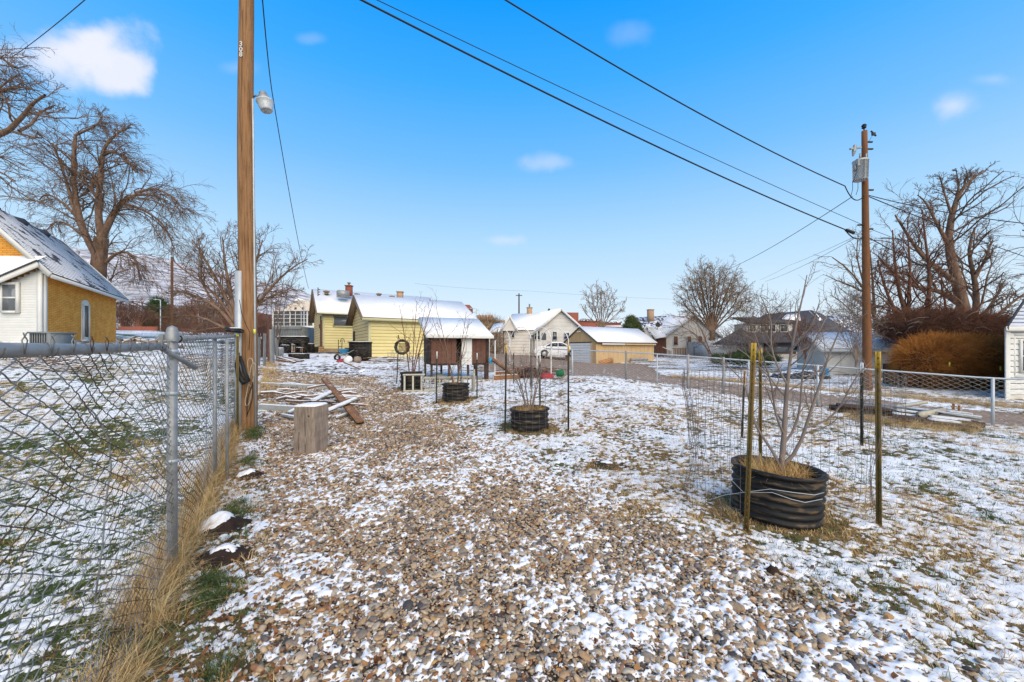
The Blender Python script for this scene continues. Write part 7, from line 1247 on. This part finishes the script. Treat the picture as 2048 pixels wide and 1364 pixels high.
# simple patio chairs: seat, backrest, legs
for o_, s_ in zip([x for x in COL.objects if x.name.startswith('patio_chair')], (.45, .42, .36)):
    b = np.array(o_.location); M = Mb(); M.box(b + (0, 0, s_), (s_, s_, .04)); M.obj('seat', 'plastic', o_); M = Mb(); M.box(b + (0, s_ * .5, s_ * 1.6), (s_, .04, s_ * 1.1)); M.obj('backrest', 'plastic', o_)
    for dx in (-1, 1):
        for dy in (-1, 1): M = Mb(); M.box(b + (dx * s_ * .45, dy * s_ * .45, s_ * .5), (.035, .035, s_)); M.obj('leg', 'plastic', o_)
    M = Mb(); M.box(b + (0, 0, s_ + .035), (s_ * .9, s_ * .9, .03)); M.obj('snow_cap', 'snow', o_)
# garden tunnel hoops
for i, (p0, p1, yt, Y_) in enumerate(((979, 1019, 654, 15.6), (1021, 1062, 654, 15.2), (1059, 1103, 655, 14.8), (1081, 1137, 655, 14.3))):
    A_ = gpt(p0, Y_ + .5); B_ = gpt(p1, Y_ - .4); zt_ = CZ + (HY - yt) / F * Y_; a = np.linspace(0, math.pi, 22); mid = (A_ + B_) / 2; pts = [A_] + [mid + (A_ - mid) * math.cos(t_) * np.array([1, 1, 0]) + np.array([0, 0, (zt_ - .55 - mid[2]) + .55 * math.sin(t_)]) for t_ in a] + [B_]
    M = Mb(); M.tube(pts, .014, 6); tag(M.obj('garden_hoop', 'whitep', None, True), ('leftmost, beside the brown coop', 'second from the left', 'third from the left', 'rightmost and widest')[i].join(('white garden tunnel hoop, ', '')), 'hoop', 'white hoops of the garden tunnel')
wp = bpiece('white_post', None, 'siding_w2', gpt(1074, 14.6), gpt(1074, 14.6, 1.72), .07, .05); tag(wp, 'pale square upright post inside the garden hoops', 'post'); wp = bpiece('white_post', None, 'siding_w2', gpt(1102, 14.2), gpt(1102, 14.2, 1.2), .05, .05); tag(wp, 'thin short pale post right inside the garden hoops', 'post')
# brush pile, cloth, green bucket
q = rs(81)
bp_ = thing('brush_pile', 'dark brush and soil heap among the garden hoops', 'brush pile', gpt(1060, 14.6)); M = Mb(); Vc, Fcc = ico(3); b = gpt(1062, 14.8); M.add(Vc * np.array([.75, .45, .36]) * (1 + .25 * (fbm(Vc[:, 0] * 3, Vc[:, 1] * 3 + Vc[:, 2], .6, 3, 3) - .5))[:, None] + b, Fcc); M.obj('mound', 'soil', bp_, True)
P_ = []
for i in range(170): a = gpt(q.uniform(1030, 1100), q.uniform(14.2, 15.2), q.uniform(.0, .35)); d = q.randn(3) * (.3, .2, .12); P_.append([a, a + d * .5 + (0, 0, .03), a + d])
V, Fc = tubes(np.array(P_), np.full((170, 3), .010), 4); link('branches', new_mesh('branches', V - np.array(bp_.location), Fc, MT['twig_red']), bp_, kind='stuff')
M = Mb(); b = gpt(1094, 13.9); M.add(Vc * np.array([.24, .16, .16]) * (1 + .5 * (fbm(Vc[:, 0] * 4, Vc[:, 2] * 4, .6, 8, 3) - .5))[:, None] + b + (0, 0, .05), Fcc); tag(M.obj('cloth_heap', 'redcloth', None, True), 'crumpled bright red cloth on the ground right of the second planter', 'cloth')
b = gpt(1119, 14.2); M = Mb(); M.lathe(b + (-.12, 0, .13), [(0, 0), (.10, 0), (.14, .26), (.15, .27), (.12, .25)], 16, np.array(Matrix.Rotation(R(80), 3, 'Y'))); tag(M.obj('bucket', 'greenplastic', None, True), 'green plastic bucket tipped on its side beside the red cloth', 'bucket')
M = Mb(); M.tube([gpt(1100, 13.5, .02), gpt(1120, 13.2, .05), gpt(1135, 13.8, .14)], .025, 6); tag(M.obj('pale_branch', 'twig_tan', None), 'pale bent pole lying before the green bucket', 'branch')
# garden bed edging right of the coop
plank('bed_board', 'reddish-brown raised bed board right of the coop', gpt(988, 14.0, .08), gpt(1036, 14.2, .08), .05, .18, 'brownboard', 'plank')
plank('bed_board', 'second raised bed board behind the right end of the coop', gpt(990, 15.6, .08), gpt(1030, 15.8, .08), .05, .18, 'brownboard', 'plank')
# ---- white car ---------------------------------------------------
Yv = 38.5; cx = PX(1068, 0, Yv).x; cz0 = CZ - .68; car = thing('parked_car', 'white sedan parked between the white gabled house and the beige garage', 'car', (cx + 2.2, Yv, cz0))
def cp(u_, v_, w_): return np.array([cx + u_, Yv + v_, cz0 + w_])
prof = [(0, .34), (-.02, .55), (.02, .88), (.35, .98), (.80, 1.03), (1.35, 1.28), (1.75, 1.42), (2.3, 1.46), (2.8, 1.40), (3.45, 1.04), (4.1, .92), (4.5, .74), (4.58, .5), (4.52, .3), (4.2, .2), (.3, .2)]
M = Mb(); secs = []
for v_, k_ in ((-.90, .93), (-.86, 1.0), (0, 1.02), (.86, 1.0), (.90, .93)):
    secs.append([cp(u_ * 1.0 + (2.25 - u_) * (1 - k_) * .3, v_ * (1 if w_ < .95 else (1 - (w_ - .95) * .42)), .2 + (w_ - .2) * (k_ if w_ > 1 else 1)) for u_, w_ in prof])
n_ = len(prof); V = [p for s_ in secs for p in s_]; Fc = [(i * n_ + j, i * n_ + (j + 1) % n_, (i + 1) * n_ + (j + 1) % n_, (i + 1) * n_ + j) for i in range(4) for j in range(n_)] + [tuple(range(n_))[::-1], tuple(range(4 * n_, 5 * n_))]
M.add(V, Fc); M.obj('body', 'carpaint', car)
gy = lambda w_: -.92 * (1 - (w_ - .95) * .42) if w_ > .95 else -.92
for pts_ in ([(1.10, 1.06), (1.50, 1.30), (1.62, 1.31), (1.62, 1.05)], [(1.68, 1.05), (1.68, 1.33), (2.25, 1.38), (2.25, 1.04)], [(2.32, 1.04), (2.32, 1.38), (2.75, 1.33), (3.20, 1.04)]):
    M = Mb(); M.extrude([cp(u_, gy(w_) - .005, w_) for u_, w_ in pts_], (0, .03, 0)); M.obj('window', 'glass', car)
M = Mb(); M.add([cp(.82, -.72, 1.05), cp(1.33, -.66, 1.29), cp(1.33, .66, 1.29), cp(.82, .72, 1.05)], [(0, 1, 2, 3)]); M.obj('rear_window', 'glass', car)
M = Mb(); M.beam(cp(1.4, 0, 1.44), cp(2.8, 0, 1.45), 1.2, .05); M.beam(cp(.1, 0, .97), cp(.8, 0, 1.03), 1.4, .03); M.obj('snow_cap', 'snow', car, kind='stuff')
for u_ in (.95, 3.65):
    for v_ in (-.84, .84): M = Mb(); M.lathe(cp(u_, v_, .33), [(.22, -.1), (.31, -.11), (.33, -.08), (.33, .08), (.31, .11), (.22, .1)], 22, np.array(Matrix.Rotation(R(90), 3, 'X'))); wlo = M.obj('wheel', 'tyre', car, True); M = Mb(); M.lathe(cp(u_, v_ - .07, .33), [(0, .045), (.05, .04), (.2, .02), (.225, 0)], 12, np.array(Matrix.Rotation(R(90), 3, 'X'))); M.obj('rim', 'galvl', wlo)
    M = Mb(); a = np.linspace(.1, math.pi - .1, 12); M.tube([cp(u_ + .38 * math.cos(t_), -.915, .33 + .38 * math.sin(t_)) for t_ in a], .03, 5); M.obj('wheel_arch', 'dark', car)
M = Mb(); M.box(cp(.03, -.70, .80), (.12, .3, .12)); M.obj('tail_light', 'redcloth', car); M = Mb(); M.beam(cp(1.65, -.925, .35), cp(1.65, -.925, 1.0), .01, .015); M.beam(cp(2.3, -.925, .35), cp(2.3, -.925, 1.0), .01, .015); M.obj('door_gap', 'dark', car, kind='stuff')
# ---- beyond the right fence --------------------------------------
b = gpt(1600, 20.5); M = Mb(); Vc2, Fc2 = ico(4); k = Vc2 * np.array([1.35, .8, .42]) * (1 + .5 * (fbm(Vc2[:, 0] * 3 + 2, Vc2[:, 1] * 3 + Vc2[:, 2] * 2, .8, 15, 4) - .5))[:, None]; tp_m = mat('black_tarp', [(.01, .011, .013), (.03, .032, .036)], 4, .5, .6, snow=1.22, bdist=.05); MT['tarp'] = tp_m; M.add(k + b, Fc2); tag(M.obj('tarpaulin', 'tarp', None, True), 'crumpled black tarpaulin heap with snow in its folds beyond the fence', 'tarpaulin')
b = gpt(1530, 21.5); M = Mb(); M.add(Vc2 * np.array([.9, .5, .16]) * (1 + .4 * (fbm(Vc2[:, 0] * 3, Vc2[:, 1] * 3, .8, 19, 3) - .5))[:, None] + b, Fc2); tag(M.obj('tarpaulin', 'tarp', None, True), 'low flat black tarpaulin left of the larger tarpaulin heap', 'tarpaulin')
M = Mb(); b = gpt(1652, 21.5); M.lathe(b, [(.13, 0), (.14, .45), (.15, .46), (0, .47)], 14); tag(M.obj('barrel', 'blue', None, True), 'blue barrel at the left end of the white plank outbuilding', 'barrel')
bn = thing('wooden_bin', 'orange-brown wooden slatted bin at the white cottage wall', 'bin', gpt(1360, 43.5))
for i in range(8): bpiece('board', bn, 'orangewood', gpt(1348 + i * 3.3, 43.3), gpt(1348 + i * 3.3, 43.3, .95), .17, .04)
bpiece('lid', bn, 'orangewood', gpt(1346, 43.6, .98), gpt(1373, 43.6, .98), .6, .06)
rl = thing('stair_railing', 'brown porch stairs and railing leading to the cottage door', 'stairs', gpt(1330, 43.8))
for i in range(12): bpiece('baluster', rl, 'rust', gpt(1311 + i * 2.8, 43.6, .0), gpt(1311 + i * 2.8, 43.6, 1.15 - max(0, i - 5) * .07), .05, .05)
bpiece('rail', rl, 'siding_w2', gpt(1325, 43.55, 1.15), gpt(1343, 43.55, .7), .06, .08); bpiece('rail', rl, 'rust', gpt(1309, 43.5, 1.15), gpt(1325, 43.5, 1.15), .06, .08)
sw = thing('swing_frame', 'small dark metal frame standing against the white cottage wall', 'frame', gpt(1392, 43))
for px in (1388, 1402): bpiece('leg', sw, 'tpostd', gpt(px, 43), gpt(px, 43, 1.1), .05, .05)
bpiece('bar', sw, 'tpostd', gpt(1388, 43, 1.08), gpt(1402, 43, 1.08), .05, .05); M = Mb(); M.box(gpt(1401, 42.8, .4), (.25, .25, .5)); M.obj('red_tank', 'redcloth', sw)
# lumber pile near the fence
pl_ = [((1655, 826, 10.0), (1770, 829, 9.6), .16, 'greyboard'), ((1690, 822, 9.9), (1790, 821, 9.9), .14, 'greyboard'), ((1797, 822, 9.3), (1840, 827, 9.2), .2, 'greyboard'), ((1790, 828, 9.0), (1835, 834, 8.9), .2, 'greyboard'), ((1820, 818, 9.5), (1880, 824, 9.4), .18, 'greyboard'), ((1860, 834, 8.8), (1935, 842, 8.6), .2, 'greyboard'), ((1880, 826, 9.1), (1955, 836, 8.9), .2, 'greyboard'), ((1862, 840, 8.5), (1915, 846, 8.4), .2, 'greyboard'), ((1895, 823, 9.4), (1940, 829, 9.3), .16, 'greyboard'), ((1780, 852, 8.2), (1850, 860, 7.9), .08, 'greyboard'), ((1800, 836, 8.6), (1872, 843, 8.5), .2, 'darkwood'), ((1780, 841, 8.5), (1930, 851, 8.3), .3, 'darkwood'), ((1700, 838, 9.2), (1800, 842, 9.1), .3, 'darkwood')]
lbs = ['leftmost long dark-edged board of the lumber pile', 'rear left board of the lumber pile', 'short snowy board left of the pale cross timber', 'front snowy board left of the pale cross timber', 'snowy board behind the pale cross timber', 'wide snowy board right of the pale cross timber', 'snowy board at the right tip of the lumber pile', 'front right snowy board of the lumber pile', 'rear right snowy board of the lumber pile', 'thin loose snowy lath lying in front of the lumber pile', 'dark board under the snowy boards', 'lowest long dark plank of the lumber pile', 'dark plank under the left half of the lumber pile']
for i, (px0, px1, Y_, z_, h_) in enumerate(((1668, 1795, 9.9, .06, .14), (1680, 1780, 9.7, .17, .07), (1790, 1935, 8.55, .04, .11), (1800, 1950, 9.0, .06, .12), (1785, 1850, 8.8, .08, .12))):
    o = bpiece('dark_plank', None, 'darkwood', gpt(px0, Y_, z_), gpt(px1, Y_ - .35, z_), .5, h_); tag(o, 'dark rotting plank stack, %s of the lumber pile' % ('lower left end', 'upper left end', 'front base', 'rear base', 'middle layer')[i], 'plank', 'dark base of the lumber pile')
for (a, b_, w_, m_), lb in zip(pl_, lbs): plank('lumber_board', lb, pp(*a), pp(*b_), w_, .05, m_, 'plank', 'boards of the lumber pile by the right fence', m_ != 'darkwood')
o = bpiece('cross_timber', None, 'oldpaint', pp(1838, 830, 8.7), pp(1886, 821, 9.4), .10, .13); tag(o, 'pale squared timber lying across the lumber pile', 'timber'); o = bpiece('cross_timber', None, 'oldpaint', pp(1790, 814, 9.8), pp(1852, 804, 10.6), .08, .07); tag(o, 'thinner pale timber reaching back over the lumber pile', 'timber')
M = Mb(); M.tube([pp(1680, 800, 10.9), pp(1963, 834, 8.35)], .022, 8); rl_ = tag(M.obj('loose_rail', 'galvl', None, True), 'long galvanised rail lying loose along the alley fence above the lumber pile', 'rail')
for px, py in ((1907, 812), (1918, 815)): M = Mb(); M.tube([pp(px, py - 4, 8.9), pp(px, py + 6, 8.9)], .022, 8); M.tube([pp(px - 5, py + 1, 8.9), pp(px + 6, py + 1, 8.9)], .014, 6); tag(M.obj('pipe_fitting', 'brownboard', None, kind='thing'), 'rusty pipe fitting poking up behind the loose rail, %s one' % ('left' if px < 1910 else 'right'), 'fitting')
q = rs(91); n = 420; pxs = q.uniform(1690, 1960, n); Ys = np.interp(pxs, [1690, 1800, 1960], [9.0, 8.1, 8.1]) + q.randn(n) * .25; xs = (pxs - 1024) / F * Ys
put('pile_grass', st, xs, Ys, .35, .9, 92, .7); put('pile_grass_green', sgt, xs[::3] + .05, Ys[::3] - .1, .5, 1.1, 93, .6)
# ---- molehills with snow on the left verge -----------------------
def mound(px, Y_, rx_, ry_, h_, label, snow_s, off, seed, rag=.5):
    b = gpt(px, Y_); t_ = thing('soil_mound', label, 'soil mound', b); n_ = 46; g_ = np.linspace(-1.5, 1.5, n_); GX_, GY_ = np.meshgrid(g_, g_, indexing='ij'); r2 = GX_ ** 2 + GY_ ** 2
    e_ = (fbm(GX_, GY_, .55, seed, 4, .6) - .5); r2 = r2 * (1 + 1.1 * e_); Z_ = h_ * (np.exp(-r2 * 1.5) * 1.25 - .13) + h_ * .55 * (fbm(GX_, GY_, .28, seed + 3, 4, .65) - .5) * np.exp(-r2) 
    P_ = np.stack([GX_ * rx_, GY_ * ry_, Z_ + (gz(b[0] + GX_ * rx_, b[1] + GY_ * ry_) - b[2])], -1); i = np.arange(n_ - 1)[:, None] * n_; j = np.arange(n_ - 1)[None, :]; Fq = np.stack([i + j, i + n_ + j, i + n_ + j + 1, i + j + 1], -1).reshape(-1, 4)
    link('soil', new_mesh('soil', P_, Fq, MT['soil'], True), t_); d_ = np.hypot(GX_ - off[0], GY_ - off[1]) + rag * (fbm(GX_, GY_, .3, seed + 1, 4, .7) - .5); lift = np.clip((snow_s - d_) * .12, -.01, .016); P2 = P_.copy(); P2[..., 2] += lift; k_ = lift.ravel()[Fq].max(1) > -.002
    link('snow_cap', new_mesh('snow_cap', P2, Fq[k_], MT['snow'], True), t_)
mound(441, 3.25, .175, .17, .10, 'rounded dark soil mound with a thick white snow cap beside the fence', .74, (-.30, .0), 5, .5); mound(452, 2.80, .19, .15, .07, 'flatter dark soil mound with ragged snow nearer the camera', .42, (-.1, .1), 9, 1.6); mound(500, 4.6, .16, .14, .06, 'small dark soil mound with some snow near the pole', .6, (-.3, 0), 12, 1.0)
mound(1546, 2.62, .05, .04, .06, 'small dark clod poking out of the snow at the gravel edge', .35, (0, 0), 15)
mound(1215, 4.9, .2, .16, .025, 'low brown bare patch of soil on the snowy yard', .3, (0, .3), 17)
# ---- brush and wood beyond the left fence ------------------------
q = rs(95)
for nm, lb, px0, px1, Y0_, Y1_, cnt, ln_, m_ in (('brush_pile', 'dark brush pile with snow on the lawn behind the near fence', 0, 175, 10.5, 12.0, 150, .5, 'twig'), ('log_pile', 'long heap of grey and brown logs along the far side of the left lawn', 235, 345, 22, 24, 70, 1.0, 'timber'), ('brush_pile', 'tangled brush behind the far half of the near fence', 350, 460, 13, 16, 190, .7, 'twig_grey')):
    P_ = []; b = gpt((px0 + px1) / 2, (Y0_ + Y1_) / 2); t_ = thing(nm, lb, 'brush pile' if nm[0] == 'b' else 'log pile', b)
    for i in range(cnt): a = gpt(q.uniform(px0, px1), q.uniform(Y0_, Y1_), q.uniform(.02, .32)); an = q.uniform(-.6, .6); d = np.array([math.cos(an), math.sin(an), q.uniform(-.2, .3)]) * ln_ * q.uniform(.4, 1.1); P_.append([a, a + d * .5 + q.randn(3) * .03, a + d])
    P_ = np.array(P_); r_ = (.012 if nm[0] == 'b' else .07); V, Fc = tubes(P_, np.tile([r_, r_ * .9, r_ * .5], (cnt, 1)), 5); link('wood', new_mesh('wood', V - b, Fc, MT[m_]), t_, kind='stuff'); V, Fc = tubes(P_[::2] + (0, 0, r_ * .8), np.tile([r_ * .8, r_ * .7, r_ * .4], (len(P_[::2]), 1)), 4); link('snow_cap', new_mesh('snow_cap', V - b, Fc, MT['snow']), t_, kind='stuff')
# fallen fence post row seen through mesh
for i, px in enumerate((418, 452)): o = bpiece('white_stake', None, 'siding_w2', gpt(px, 9.5), gpt(px, 9.5, .9 - .1 * i), .05, .05); tag(o, ('left', 'right')[i] + ' short pale stake behind the far half of the near fence', 'stake')
M = Mb(); M.tube([gpt(385, 9.0, .55), gpt(425, 9.4, .62), gpt(468, 9.8, .65)], .02, 6); tag(M.obj('pale_rail', 'whitep', None), 'thin snowy rail joining the pale stakes behind the near fence', 'rail')
for i, (px, Y_) in enumerate(((1203, 3.2), (1340, 2.4))): pass
